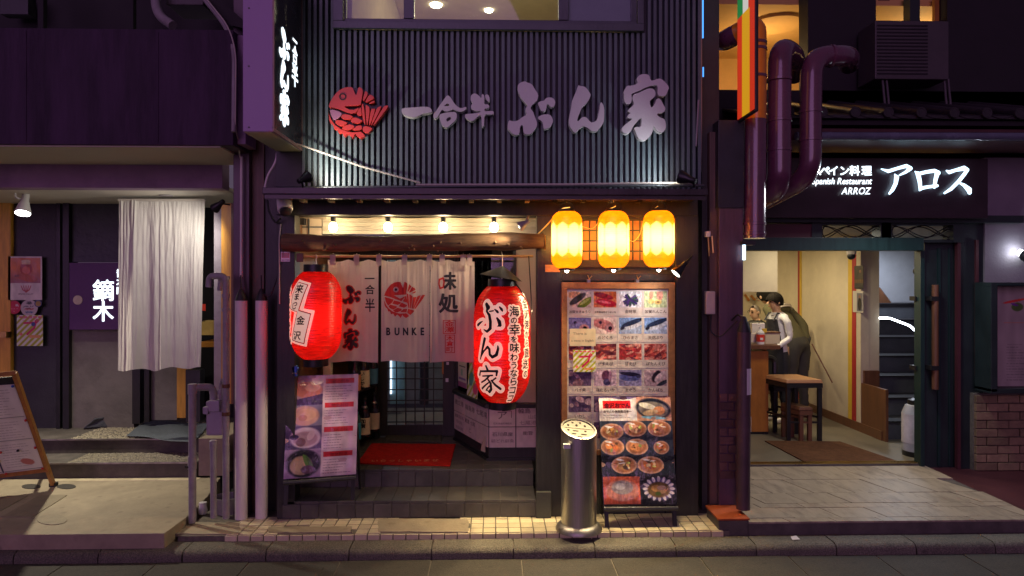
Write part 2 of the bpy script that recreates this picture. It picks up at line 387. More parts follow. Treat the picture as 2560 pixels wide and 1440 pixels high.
# ------------------------------------------------------------------ materials
m_road = mat('asphalt', (.038, .034, .029), .8, spots=.8, ssc=9, var=.6, sc=110, bump=.7, bsc=170, dirt=.5, dsc=1.2, dc=(.022, .02, .018))
m_gut = mat('gutter concrete', (.052, .046, .037), .8, spots=.7, ssc=11, var=.6, sc=110, bump=.4, bsc=150, dirt=.6, dsc=2)
m_kerb = mat('granite kerb', (.135, .122, .09), .7, spots=.7, ssc=13, var=.75, sc=110, bump=.6, bsc=140, dirt=.5, dsc=3, rand=.12)
m_mortar = mat('mortar', (.16, .14, .11), .9, var=.3, sc=30, dirt=.6)
m_tile = mat('cream paving tile', (.66, .57, .37), .35, var=.15, sc=14, bump=.1, bsc=90, rand=.13, dirt=.35, dsc=7, dc=(.12, .10, .07))
m_conc = mat('worn concrete', (.36, .30, .20), .75, spots=.55, ssc=8, var=.22, sc=3.5, bump=.25, bsc=45, dirt=.55, dsc=1.6, dc=(.16, .13, .09))
m_concd = mat('dark concrete', (.10, .085, .075), .8, var=.35, sc=6, bump=.3, bsc=50, dirt=.6, dsc=2.2)
m_lid = mat('manhole lid', (.30, .25, .16), .6, var=.2, sc=20, bump=.5, bsc=120, dirt=.4)
m_pebble = mat('pebbles', (.28, .24, .17), .6, var=.5, sc=40, rand=.2)
m_btile = mat('black step tile', (.060, .056, .052), .38, var=.3, sc=9, bump=.12, bsc=40, rand=.2, dirt=.45, dsc=5, dc=(.11, .10, .085))
m_grout = mat('grey grout', (.19, .17, .14), .9, var=.2)
m_dark = mat('black stained wood', (.022, .021, .020), .42, var=.4, sc=5, stretch=(9, 9, 1), bump=.2, bsc=40)
m_blackwall = mat('black green wall', (.042, .044, .036), .6, var=.3, sc=4, bump=.15, bsc=60)
m_rib = mat('charcoal metal siding', (.11, .15, .165), .42, metal=.0, var=.12, sc=7, bump=.04, bsc=30, rand=.10, dirt=.25, dsc=3)
m_sidb = mat('charcoal siding back', (.028, .03, .035), .5, var=.2)
m_canopy = mat('canopy steel', (.055, .045, .05), .35, metal=.4, var=.3, sc=8, dirt=.3)
m_raft = mat('pale rafter end', (.55, .47, .30), .6, var=.2)
m_board = mat('white painted board', (.40, .36, .29), .5, var=.12, sc=3, stretch=(1, 1, 14), bump=.1, rand=.06)
m_log = mat('peeled log', (.15, .085, .04), .85, var=.5, sc=7, stretch=(1, 6, 6), bump=.4, bsc=18, dirt=.5, dsc=5)
m_bamboo = mat('bamboo', (.62, .42, .12), .4, var=.25, sc=9, stretch=(2, 8, 8))
m_steelframe = mat('grey window frame', (.09, .10, .11), .4, metal=.5, var=.15)
m_room = mat('upstairs plaster', (.66, .57, .38), .8, var=.08)
m_blind = mat('pale roller blind', (.42, .40, .37), .8, var=.06)
m_glass = glassmat('clear glass')
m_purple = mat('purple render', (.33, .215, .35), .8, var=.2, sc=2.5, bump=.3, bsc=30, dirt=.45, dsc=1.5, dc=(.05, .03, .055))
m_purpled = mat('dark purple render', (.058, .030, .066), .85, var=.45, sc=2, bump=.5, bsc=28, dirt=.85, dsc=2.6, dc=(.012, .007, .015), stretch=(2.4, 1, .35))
m_soffit = mat('beige soffit', (.50, .45, .36), .8, var=.1, sc=2, dirt=.3, dsc=2, dc=(.25, .2, .15))
m_soffw = mat('white soffit', (.70, .66, .58), .7, var=.06)
m_slate = mat('dark slate plaster', (.055, .06, .075), .5, var=.4, sc=3, bump=.9, bsc=16)
m_greywall = mat('grey plaster', (.17, .15, .14), .75, var=.2, sc=3, bump=.5, bsc=24, dirt=.4)
m_orangew = mat('varnished orange timber', (.58, .28, .04), .4, var=.25, sc=4, stretch=(9, 9, 1), bump=.05)
m_dgrey = mat('dark grey gloss', (.025, .025, .03), .45, var=.3)
m_postp = mat('plum post', (.10, .055, .085), .38, var=.3, sc=3, stretch=(6, 6, .6), dirt=.3)
m_postw = mat('weathered brown post', (.14, .085, .06), .5, var=.4, sc=4, stretch=(9, 9, .5), dirt=.3)
m_wpipe = mat('ivory pipe cover', (.74, .66, .66), .38, var=.08, sc=5, dirt=.18, dsc=9, stretch=(3, 3, .5))
m_blackrub = mat('black rubber', (.018, .018, .02), .5, var=.2)
m_gpipe = mat('grey painted pipe', (.30, .27, .29), .45, var=.2, sc=9, dirt=.4, dsc=8, dc=(.13, .07, .04))
m_meter = mat('grey gas meter', (.36, .31, .36), .5, var=.1, dirt=.2)
m_white = mat('white plastic', (.72, .70, .68), .4, var=.05)
m_offw = mat('off white enamel', (.55, .50, .44), .4, var=.08)
m_brass = mat('brass', (.55, .38, .12), .3, metal=1, var=.1)
m_steel = mat('brushed steel', (.46, .45, .43), .36, metal=1, var=.12, sc=5, stretch=(30, 30, .6), bump=.03)
m_steeld = mat('dull steel foot', (.38, .36, .33), .45, metal=1, var=.3, sc=20)
m_black = mat('black paint', (.013, .013, .014), .35, var=.2)
m_hole = mat('dark opening', (.004, .004, .004), .9, var=0, bump=0)
m_red = mat('red lacquer', (.62, .045, .028), .35, var=.12, sc=5, bump=.03)
m_plum = mat('glossy plum scale', (.42, .17, .26), .15, var=.2)
m_letter = mat('white sign lettering', (.66, .63, .64), .45, var=.05)
m_cloth = clothmat('white cotton', (.66, .56, .50), .42)
m_curt = mat('white linen', (.60, .57, .52), .9, var=.06, sc=6, bump=.35, bsc=220, spec=.1)
m_inkb = mat('black ink', (.022, .021, .028), .8, var=.2)
m_inkr = mat('red ink', (.50, .028, .02), .8, var=.15)
m_framew = mat('dull brown wood frame', (.27, .125, .04), .45, var=.3, sc=5, stretch=(5, 5, 5))
m_frameo = mat('orange wood frame', (.40, .17, .035), .4, var=.25, sc=5, stretch=(5, 5, 5))
m_backw = mat('white backing board', (.58, .54, .50), .5, var=.06)
m_plate = mat('white name plate', (.60, .54, .50), .45, var=.06, rand=.05)
m_redmat = mat('red door mat', (.42, .016, .012), .95, var=.3, sc=26, bump=.8, bsc=260, spec=.1)
m_greymat = mat('grey door mat', (.085, .08, .07), .95, var=.3, sc=26, bump=.8, bsc=260, spec=.1)
m_brownmat = mat('brown door mat', (.115, .055, .03), .95, var=.3, sc=20, bump=.8, bsc=200, spec=.1)
m_bluemat = mat('blue grey rubber mat', (.085, .10, .125), .8, var=.3, sc=60, bump=.9, bsc=110)
m_bglass = mat('dark bottle glass', (.012, .012, .018), .12, var=.2, spec=.7)
m_gglass = mat('green bottle glass', (.03, .09, .07), .12, var=.2, spec=.7)
m_blue = mat('blue plastic', (.02, .10, .55), .35, var=.1)
m_print = printmat('laminated print', .3, coat=.5, bump=.10, bsc=14)
m_matte = printmat('matte print', .6)
m_wrap = printmat('wrapped print', .25, coat=.9, bump=.3, bsc=22)
m_steph = mat('step shelf wood', (.045, .032, .022), .4, var=.3)
m_beige = mat('beige panel', (.52, .42, .32), .6, var=.06)
m_kitch = mat('kitchen wall', (.24, .24, .24), .7, var=.2)
m_bulb = emitter('bulb glow', (1, .78, .44), 62)
m_led = emitter('white lamp glow', (1, .93, .80), 22)
m_ledc = emitter('cool lamp glow', (.92, .97, 1), 22)
m_yled = emitter('yellow lamp glow', (1, .75, .28), 16)
m_sign = emitter('backlit white lettering', (.80, .91, 1.0), 1.7)
m_signb = emitter('white neon lettering', (.58, .82, 1.0), 2.2)
m_tube = emitter('white led tube', (.82, .9, 1.0), 9)
m_ceil = emitter('ceiling lamp glow', (1, .86, .55), 9)
m_duct = mat('red oxide duct', (.15, .048, .095), .26, var=.3, sc=4, bump=.12, bsc=10, coat=.8, dirt=.55, dsc=4, dc=(.05, .025, .035))
m_brickp = mat('plum brick', (.12, .055, .05), .6, var=.35, sc=9, bump=.4, bsc=40, rand=.3)
m_brickt = mat('tan brick', (.22, .155, .085), .65, var=.3, sc=9, bump=.4, bsc=40, rand=.25)
m_ptile = mat('worn platform tile', (.37, .305, .22), .42, var=.16, sc=6, bump=.2, bsc=22, rand=.07, dirt=.75, dsc=7., dc=(.09, .075, .06), spots=.6, ssc=9, stretch=(1.6, .5, 1))
m_green = mat('dark green timber', (.006, .027, .024), .45, var=.25, sc=4, stretch=(8, 8, 1))
m_dgreen = mat('blackish green timber', (.012, .022, .022), .5, var=.3, sc=4)
m_maroon = mat('maroon panel', (.07, .017, .022), .5, var=.25, sc=3)
m_night = mat('dark brown cladding', (.011, .008, .011), .7, var=.4, sc=3)
m_roof = mat('dark roof tile', (.032, .026, .032), .35, var=.3, sc=9)
m_cream = mat('cream plaster', (.56, .49, .35), .75, var=.09, sc=2.5, dirt=.3, dsc=1.8, dc=(.30, .24, .16))
m_floor = mat('grey lino', (.16, .14, .10), .45, var=.25, sc=3, dirt=.3)
m_wood = mat('orange counter wood', (.36, .14, .022), .4, var=.25, sc=4, stretch=(3, 9, 1))
m_woodd = mat('brown timber', (.13, .055, .025), .45, var=.3, sc=4, stretch=(9, 9, 1))
m_seat = mat('tan vinyl', (.42, .22, .10), .4, var=.1)
m_sred = mat('red stripe paint', (.33, .02, .02), .6, var=.1)
m_syel = mat('yellow stripe paint', (.55, .36, .03), .6, var=.1)
m_stair = mat('blue grey stair', (.10, .11, .13), .5, var=.2)
m_winlit = mat('lit room wall', (.62, .36, .12), .8, var=.15, sc=1.5)
m_acw = mat('grey appliance', (.065, .054, .058), .5, var=.1)
# ------------------------------------------------------------------ setting: road, gutter, kerb, pavements
ZK, ZR = -.04, -.115
mb = MB(); mb.add([(-40, -40, ZR - .004), (40, -40, ZR - .004), (40, 8, ZR - .004), (-40, 8, ZR - .004)], [(0, 1, 2, 3)])
mb.build('road', m_road, kind='structure', nofix=True)
gut = thing('gutter', None, None, (0, -.49, ZR)); gut['kind'] = 'structure'
mb = MB().box(-6, 6, -.93, -.492, ZR - .05, ZR - .002); mb.build('channel_bed', m_mortar, gut)
base = None
for i in range(-11, 12):
    x = X(1079, -.49) + i * .605
    if base is None:
        base = MB().box(x + .004, x + .601, -.925, -.494, ZR - .04, ZR + .004).build('gutter_slab', m_gut, gut, bev=.004)
        b0 = base.location.copy(); x0 = x
    else: dupe(base, (b0.x + x - x0, b0.y, b0.z + random.uniform(-.0015, .0015)), gut)
gr = MB().box(X(640, -.7), X(800, -.7), -.86, -.60, ZR - .03, ZR + .007).build('drain_cover', m_gut, gut, bev=.003)
kb = thing('kerb', None, None, (0, -.4, 0)); kb['kind'] = 'structure'
MB().box(-6, 6, -.47, -.32, -.3, ZK - .012).build('kerb_bed', m_mortar, kb)
base = None
for i in range(-11, 12):
    x = X(1079, -.49) + i * .553
    if base is None:
        mb = MB(); q = [(-.49, -.2), (-.49, ZK - .035), (-.478, ZK - .014), (-.455, ZK), (-.312, ZK), (-.312, -.2)]
        mb.prism(q, lambda u, v, d: (d, u, v), x + .003, x + .548); base = mb.build('kerb_stone', m_kerb, kb, smooth=True); x0 = x
    else: dupe(base, (x - x0, random.uniform(-.002, .002), random.uniform(-.002, .001)), kb)

# tiled pavement strip before the middle shop: cream tiles, some patched with cement
pv = thing('pavement', None, None, (0, -.15, 0)); pv['kind'] = 'structure'
xa, xb = X(462, -.2), X(1822, -.30)
mb = MB(); mb.hexa([(xa, -.31, -.2), (xb, -.31, -.2), (xb, .9, -.2), (xa, .9, -.2), (xa, -.31, -.006), (xb, -.31, -.006), (xb, .9, -.006), (xa, .9, -.006)])
mb.build('tile_bed', m_mortar, pv)
T = .0895; base = None; edge = None; x = X(562, -.31); i = 0
while x + T < xb:
    for r in range(4):
        y = -.305 + r * (T + .0)
        px = 1280 + F * ((x - 0) * math.cos(TH) - (y + D) * math.sin(TH)) / ((y + D) * math.cos(TH) + x * math.sin(TH))
        if (735 < px < 880 and r == 0) or (690 < px < 735 and r < 2) or (945 < px < 1135 and r == 0) or (985 < px < 1170 and r == 1) or (990 < px < 1140 and r > 1): continue
        if base is None:
            base = MB().box(x + .004, x + T - .004, y + .004, y + T - .004, -.02, 0).build('paving_tile', m_tile, pv, bev=.0025); x0, y0 = x, y; b0 = base.location.copy()
        else: dupe(base, (b0.x + x - x0, b0.y + y - y0, b0.z + random.uniform(-.002, .001)), pv)
    if edge is None:
        edge = MB().box(x + .004, x + T - .004, -.322, -.309, -.06, -.004).build('edge_tile', m_tile, pv, bev=.002); xe = x; e0 = edge.location.copy()
    else: dupe(edge, (e0.x + x - xe, e0.y, e0.z + random.uniform(-.002, .001)), pv)
    x += T
def patch(a, b, c, d, z=.001):
    p = [G(a, d, z), G(b, d, z), G(b, c, z), G(a, c, z)]; rr = []
    for k in range(4):
        for t in range(6): q = p[k].lerp(p[(k + 1) % 4], t / 6); rr.append((q.x + random.uniform(-.008, .008), q.y + random.uniform(-.008, .008)))
    return MB().prism(rr, lambda u, v, d_: (u, v, d_), -.02, z).build('cement_patch', m_conc, pv)
patch(945, 1170, 1296, 1329, .002); patch(672, 878, 1316, 1331, .003); patch(430, 600, 1305, 1334, .001)

# left forecourt: raised concrete pad, two pebbled steps
fc = thing('forecourt', None, None, (-2.5, .3, 0)); fc['kind'] = 'structure'
xl = -5.2
pf = [(xl, -.43), (G(415, 1330, .06).x, -.43), (G(470, 1290, .06).x, G(470, 1290, .06).y), (G(520, 1240, .06).x, G(520, 1240, .06).y), (G(556, 1190, .06).x, .88), (xl, .88)]
MB().prism(pf, lambda u, v, d: (u, v, d), -.2, .06).build('concrete_pad', m_conc, fc, bev=.006)
px_ = [130 + 33 * k for k in range(11)]; base = None
for p in px_:
    a = G(p, 1199, .06)
    MB().box(a.x + .003, a.x + .117, .80, .876, .04, .063).build('border_tile', m_tile, fc, bev=.002)
for (q, nm) in (([(0, 1300), (60, 1297), (165, 1240), (70, 1238), (0, 1262)], 'inspection_cover'), ([(3, 1293), (80, 1294), (168, 1239), (100, 1238)], 'inspection_cover')):
    if len(q) == 5: q = [(-90, 1290), (-20, 1290), (70, 1240), (-10, 1240)]
    g = [G(a, b, .06) for a, b in q]; MB().prism([(p.x, p.y) for p in g], lambda u, v, d: (u, v, d), .03, .0645).build(nm, m_lid, fc)
for cx, cy, rx, ry in ((130, 1300, 38, 13), (166, 1217, 24, 6), (78, 1217, 24, 6)):
    MB().prism([(p.x, p.y) for p in [G(cx + rx * math.cos(t * .393), cy + ry * math.sin(t * .393), .06) for t in range(16)]], lambda u, v, d: (u, v, d), .03, .0645).build('valve_lid', m_lid if cy > 1250 else m_gut, fc)
sr = G(492, 1122, .2).x
MB().box(xl, G(495, 1150, .2).x, .88, 1.25, 0, .185).build('step', m_concd, fc, bev=.006)
MB().box(xl, sr + .35, 1.25, 3.0, 0, .305).build('step', m_concd, fc, bev=.006)
def pebbles(n, x0, x1, y0, y1, z, s):
    mb = MB()
    for _ in range(n):
        x, y = random.uniform(x0, x1), random.uniform(y0, y1); a = random.random() * 6.3; r = s * random.uniform(.6, 1.3); e = random.uniform(.45, .9)
        c, q = math.cos(a), math.sin(a)
        ring = [(x + r * (math.cos(k * 1.2566) * c - e * math.sin(k * 1.2566) * q), y + r * (math.cos(k * 1.2566) * q + e * math.sin(k * 1.2566) * c), z) for k in range(5)]
        mb.add(ring + [(x, y, z + r * .62)], [(k, (k + 1) % 5, 5) for k in range(5)])
    return mb
o = pebbles(2600, -3.7, G(495, 1150, .2).x - .02, .90, 1.24, .184, .011).build('pebble_dressing', m_pebble, fc, nofix=True, smooth=False); o['kind'] = 'stuff'
o = pebbles(4200, -3.9, sr + .3, 1.27, 2.0, .304, .012).build('pebble_dressing', m_pebble, fc, nofix=True); o['kind'] = 'stuff'
MB().box(xl, G(495, 1150, .2).x, .868, .885, .185, .197).build('step_nosing', m_steeld, fc)
MB().box(xl, sr, 1.236, 1.254, .305, .317).build('step_nosing', m_steeld, fc)

# right platform of pale worn tiles
pl = thing('entrance_platform', None, None, (3, .5, 0)); pl['kind'] = 'structure'
f0, f1, b1, b0_ = G(1876, 1312, .05), G(2600, 1302, .05), G(2322, 1170, .05), G(1866, 1172, .05)
MB().prism([(f0.x, -.30), (f1.x + .05, -.30), (b1.x + .02, 1.14), (b0_.x, 1.14)], lambda u, v, d: (u, v, d), -.2, .038).build('platform_base', m_concd, pl)
ys = [-.298, -.215, .0, .10, .35, .72, 1.135]
def edge_r(y): return f1.x + .05 + (b1.x + .02 - f1.x - .05) * (y + .30) / 1.44
k = 0
for j in range(len(ys) - 1):
    ya, yb = ys[j] + .0025, ys[j + 1] - .0025; x = f0.x - .02 + (.1 if j % 2 else 0) - .35
    while True:
        sl = -.30; xa_, xb_ = x + .0025, x + .335
        def sh(u, y): return u + sl * (y + .3)
        pts = [(max(sh(xa_, ya), f0.x), ya), (min(sh(xb_, ya), edge_r(ya)), ya), (min(sh(xb_, yb), edge_r(yb)), yb), (max(sh(xa_, yb), f0.x), yb)]
        if pts[0][0] > edge_r(ya) - .03: break
        if pts[1][0] - pts[0][0] > .02 and pts[2][0] - pts[3][0] > .005:
            MB().prism(pts, lambda u, v, d: (u, v, d), .03, .05 + random.uniform(-.0015, .0015)).build('platform_tile', m_ptile, pl)
        x += .338
gd = MB(); gd.prism([(edge_r(-.30) + .01, -.30), (7, -.30), (7, 1.6), (edge_r(1.14) + .01, 1.14)], lambda u, v, d: (u, v, d), -.2, .03)
o = gd.build('side_pavement', m_maroon); o['kind'] = 'structure'
# ------------------------------------------------------------------ middle building: the izakaya
bk = thing('restaurant_building', 'black ribbed restaurant front with tiled canopy and lit timber entrance in the middle', 'building', (0, 0, 0))
MB().box(X(690, .03), X(1757, .03), .03, .25, 2.40, 5.2).build('upper_wall', m_sidb, bk)
MB().box(X(690, .03), X(1757, .03), .25, 4.2, 5.0, 5.2).build('roof_slab', m_sidb, bk)
MB().box(X(1757, .03) - .1, X(1757, .03), .25, 4.0, 0, 5.0).build('side_wall', m_blackwall, bk)
zc = Z(1200, 463, .0); wx0, wx1, wz = X(836, 0), X(1606, 0), Z(1220, 80, 0)
hi = lo = None; x = X(757, 0); k = 0
while x < X(1748, 0):
    up = not (wx0 - .01 < x + .011 < wx1 + .01)
    src = hi if up else lo
    if src is None:
        src = MB().box(x, x + .0225, -.02, .032, zc - .05, 5.1 if up else wz - .003).build('siding_rib', m_rib, bk, bev=.002); src['x0'] = x
        if up: hi = src
        else: lo = src
    else: dupe(src, (x - src['x0'], random.uniform(-.0012, .0012), 0), bk)
    x += .0421
for o in (hi, lo): del o['x0']
# upstairs window
wf = MB().box(wx0, wx1, -.055, -.022, wz, wz + .055).box(wx0, wx0 + .075, -.055, -.022, wz + .055, 5.0).box(wx1 - .045, wx1, -.055, -.022, wz + .055, 5.0)
wd = wf.build('window', m_steelframe, bk, bev=.003)
xs_ = [X(q, -.01) for q in (866, 1010, 1036, 1396, 1421, 1577)]
mb = MB()
mb.box(wx0 + .075, wx1 - .045, -.02, .0, wz + .055, wz + .085).box(wx0 + .075, xs_[0], -.018, .02, wz + .085, 5.0).box(xs_[1], xs_[2], -.03, .02, wz + .085, 5.0).box(xs_[3], xs_[4], -.03, .02, wz + .085, 5.0).box(xs_[5], wx1 - .045, -.018, .02, wz + .085, 5.0)
mb.build('sash', m_steelframe, wd, bev=.003)
for a in (0, 2, 4): MB().box(xs_[a], xs_[a + 1], -.004, .001, wz + .085, 5.0).build('pane', m_glass, wd)
MB().box(xs_[4], xs_[5], .010, .018, wz + .085, 5.0).build('roller_blind', m_blind, wd)
# the room behind it: hollow in front of the upper wall is not needed, the room is cut into it
for nm in ('upper_wall',):
    o = bpy.data.objects[nm]; bpy.data.objects.remove(o)
a, b, z0, z1 = X(690, .03), X(1757, .03), 2.40, 5.0
mb = MB().box(a, wx0 + .03, .033, .25, z0, z1).box(wx1 - .03, b - .102, .033, .25, z0, z1).box(wx0 + .03, wx1 - .03, .033, .25, z0, wz + .02)
mb.build('upper_wall', m_sidb, bk)
mb = MB().box(wx0 + .035, wx0 + .075, .26, 3.6, wz, 4.99).box(wx1 - .075, wx1 - .035, .26, 3.6, wz, 4.99).box(wx0, wx1, 3.6, 3.7, wz, 4.99).box(wx0 + .08, wx1 - .08, .255, 3.6, wz - .05, wz)
mb.build('room_wall', m_room, bk)
MB().box(wx0 + .08, wx1 - .08, .1, 3.6, 4.88, 4.95).build('room_ceiling', m_room, bk)
for px, py, r in ((1090, 15, .07), (1222, 27, .05)):
    Y_ = (4.87 - H) * F / (700 - py) - D
    MB().lathe([(r, 0), (r * .9, -.02), (.001, -.03)], (X(px, Y_), Y_, 4.88), 16).build('ceiling_lamp', m_ceil, bk, smooth=True)
lamp('POINT', 'room_light', (-.2, 1.6, 4.4), bk, (1, .82, .48), 8, size=.05)
# canopy with gutter, rafters, beam
x0, x1 = X(655, -.42), X(1770, -.42)
zt = Z(1200, 470, -.42)
MB().box(x0, x1, -.42, .03, zt - .045, zt).build('canopy', m_canopy, bk, bev=.004)
MB().box(x0 + .01, x1 - .01, -.40, -.385, zt - .075, zt - .045).build('canopy_lip', m_canopy, bk)
MB().tube([V(1040, 462, -.2), V(1420, 461, -.2), V(1600, 458, -.2), V(1740, 458, -.2)], .0085).build('cable_conduit', m_offw, bk, smooth=True)
MB().tube([V(690, 470, -.1), V(1200, 466, -.1), V(1760, 464, -.1)], .012).build('cable_conduit', m_steelframe, bk, smooth=True)
base = None
for i in range(14):
    px = 748 + 70.6 * i
    if px > 1760: break
    MB().box(X(px, -.12), X(px, -.12) + .034, -.12, .0, Z(px, 504, -.12), Z(px, 490, -.12)).build('rafter_end', m_raft if i < 9 else m_dark, bk, bev=.002)
MB().box(X(690, -.02), X(1745, -.02), -.02, .2, Z(1200, 538, -.02), Z(1200, 492, -.02)).build('lintel_beam', m_dark, bk, bev=.004)
zb = Z(1200, 538, -.02)
for a_, b_, y in ((692, 737, 0), (1342, 1404, 0), (1690, 1746, -.01)):
    MB().box(X(a_, y), X(b_, y), y, .14, 0, zb).build('post', m_dark, bk, bev=.004)
MB().box(X(1340, -.03), X(1378, -.03), -.035, .0, 0, Z(1360, 1230, -.03)).build('post_foot', m_blackwall, bk, bev=.004)
MB().box(X(1404, .06), X(1690, .06), .06, .14, .0, zb).build('bay_wall', m_blackwall, bk)
MB().box(X(1404, .04), X(1690, .04), .03, .06, Z(1500, 702, .03), Z(1500, 683, .03)).build('bay_rail', m_dark, bk, bev=.003)
# lattice window behind the yellow lanterns
lw = MB().pbox(1440, 1704, 528, 548, .035, .06).pbox(1440, 1704, 652, 668, .035, .06).pbox(1440, 1456, 548, 652, .035, .06).pbox(1690, 1704, 548, 652, .035, .06).build('lattice_window', m_dark, bk, bev=.002)
pn = mat('amber paper pane', (.36, .15, .04), .6, var=.25, sc=9, rand=.2)
for i in range(13):
    px = 1456 + 18 * i
    for (c, d) in ((552, 574), (578, 600), (604, 626), (630, 650)):
        if i < 13: MB().pbox(px + 2, px + 16, c, d, .050, .056).build('pane', pn, lw)
# transom of white boards
yb_ = .30
for i in range(5):
    MB().pbox(806, 1344, 536 + 10 * i, 545.5 + 10 * i, yb_, yb_ + .02).build('transom_board', m_board, bk, bev=.002)
MB().pbox(735, 804, 530, 590, yb_ + .01, yb_ + .04).build('transom_panel', m_beige, bk)
MB().pbox(770, 773, 530, 590, yb_, yb_ + .012).pbox(735, 804, 566, 569, yb_, yb_ + .012).build('panel_bar', m_steelframe, bk)
MB().box(X(735, .14), X(1345, .14), .14, 1.55, zb + .0, zb + .05).build('entry_ceiling', m_beige, bk)
# the log lintel
mb = MB(); n = 40; pts = []; rs = []
for i in range(n + 1):
    t = i / n; p = V(708 + 652 * t, 606 + 3 * math.sin(t * 5), -.06); pts.append(p); rs.append(.060 + .005 * math.sin(t * 9 + 1) + .006 * math.sin(t * 31) * random.random())
mb.tube(pts, rs, 16)
lg = mb.build('log_lintel', m_log, bk, smooth=True)
mb = MB()
for i in range(16):
    t = random.random(); p = V(730 + 600 * t, 606 + random.uniform(-6, 22), -.12); mb.ball(p, random.uniform(.006, .013), 6)
mb.build('log_knot', m_log, lg, smooth=True)
MB().lathe([(.052, 0), (.056, .006), (.001, .007)], (0, 0, 0), 16).build('log_end', m_orangew, lg).location = V(1361, 607, -.06) - Vector((0, 0, 0))
o = bpy.data.objects['log_end']; o.rotation_euler = (0, R(90), 0)
# entry steps
zs, zf = .127, .264
sx0, sx1 = X(706, 0), X(1340, 0)
MB().box(sx0, sx1, .008, .5, 0, zs - .006).build('step_bed', m_grout, bk)
MB().box(sx0, sx1 + .0, .358, 3, 0, zf - .006).build('floor_bed', m_grout, bk)
w_ = .1345; base = rb = fb = None
n = int((sx1 - sx0) / w_) + 1
for i in range(n):
    x = sx0 + i * w_; x_ = min(x + w_, sx1)
    MB().box(x + .0015, x_ - .0015, .0, .345, zs - .02, zs).build('tread_tile', m_btile, bk, bev=.002)
    MB().box(x + .0015, x_ - .0015, -.004, .008, .002, zs - .022).build('riser_tile', m_btile, bk, bev=.002)
    MB().box(x + .0015, x_ - .0015, .346, .358, zs + .001, zf - .022).build('riser_tile', m_btile, bk, bev=.002)
    for j in range(9):
        y = .348 + j * w_; 
        if fb is None: fb = MB().box(x + .0015, x + w_ - .0015, y + .0015, y + w_ - .0015, zf - .02, zf).build('floor_tile', m_btile, bk, bev=.002); fx, fy = x, y
        elif not (x_ - x < w_ * .8): dupe(fb, (x - fx, y - fy, random.uniform(-.001, .0005)), bk)
# back wall with sliding door
Yd = 1.49
MB().pbox(735, 948, 590, 1095, Yd + .02, Yd + .10).build('back_wall', m_dark, bk)
MB().pbox(1136, 1350, 590, 1095, Yd + .02, Yd + .10).build('back_wall', m_dark, bk)
dr = MB().pbox(948, 968, 620, 1090, Yd, Yd + .04).pbox(1107, 1137, 620, 1090, Yd, Yd + .04).pbox(968, 1107, 1062, 1090, Yd, Yd + .04).pbox(968, 1107, 620, 650, Yd, Yd + .04).build('door', m_dark, bk, bev=.003)
MB().pbox(969, 1106, 651, 1061, Yd + .02, Yd + .024).build('pane', m_glass, dr)
for i in range(1, 6): MB().pbox(968 + 23.2 * i - 1.4, 968 + 23.2 * i + 1.4, 650, 1062, Yd + .004, Yd + .018).build('muntin', m_dark, dr)
for i in range(1, 16): MB().pbox(968, 1107, 650 + 27 * i - 1.4, 650 + 27 * i + 1.4, Yd + .006, Yd + .017).build('muntin', m_dark, dr)
MB().pbox(1116, 1122, 905, 912, Yd - .006, Yd).pbox(1114, 1121, 946, 955, Yd - .012, Yd).build('lock', m_steel, dr)
MB().pbox(1105, 1109, 880, 935, Yd - .01, Yd).build('pull', m_wood, dr)
MB().box(-1.4, .7, 3.6, 3.7, .2, 2.5).build('corridor_wall', m_kitch, bk)
MB().pbox(975, 1010, 640, 1010, 2.6, 2.7).build('corridor_door', mat('pale blue door', (.25, .40, .48), .5), bk)
MB().tube([V(1060, 905, 2.2), V(1060, 1010, 2.2)], .05).build('corridor_bin', m_dgrey, bk, smooth=True)
lamp('POINT', 'corridor_light', (-.55, 2.4, 2.0), bk, (1, .92, .80), 9, size=.03)
MB().pbox(975, 979, 700, 985, 2.56, 2.59).build('corridor_lamp', m_sign, bk)
# left splayed wall with two bottle shelves
MB().slab((X(735, .14), .14), (-1.40, 1.5), .02, .26, 2.30).build('splay_wall', m_woodd, bk)
for z in (.358, .784, 1.2):
    MB().hexa([(-1.60, .3, z - .03), (-1.437, .3, z - .03), (-1.109, 1.45, z - .03), (-1.42, 1.45, z - .03), (-1.60, .3, z), (-1.437, .3, z), (-1.109, 1.45, z), (-1.42, 1.45, z)]).build('bottle_shelf', m_steph, bk)
MB().hexa([(-1.13, 1.40, .264), (-1.105, 1.40, .264), (-1.09, 1.46, .264), (-1.12, 1.46, .264), (-1.13, 1.40, 1.9), (-1.105, 1.40, 1.9), (-1.09, 1.46, 1.9), (-1.12, 1.46, 1.9)]).build('shelf_post', m_dark, bk)
MB().pbox(936, 941, 1025, 1055, 1.42, 1.43).build('shelf_hinge', m_wood, bk)
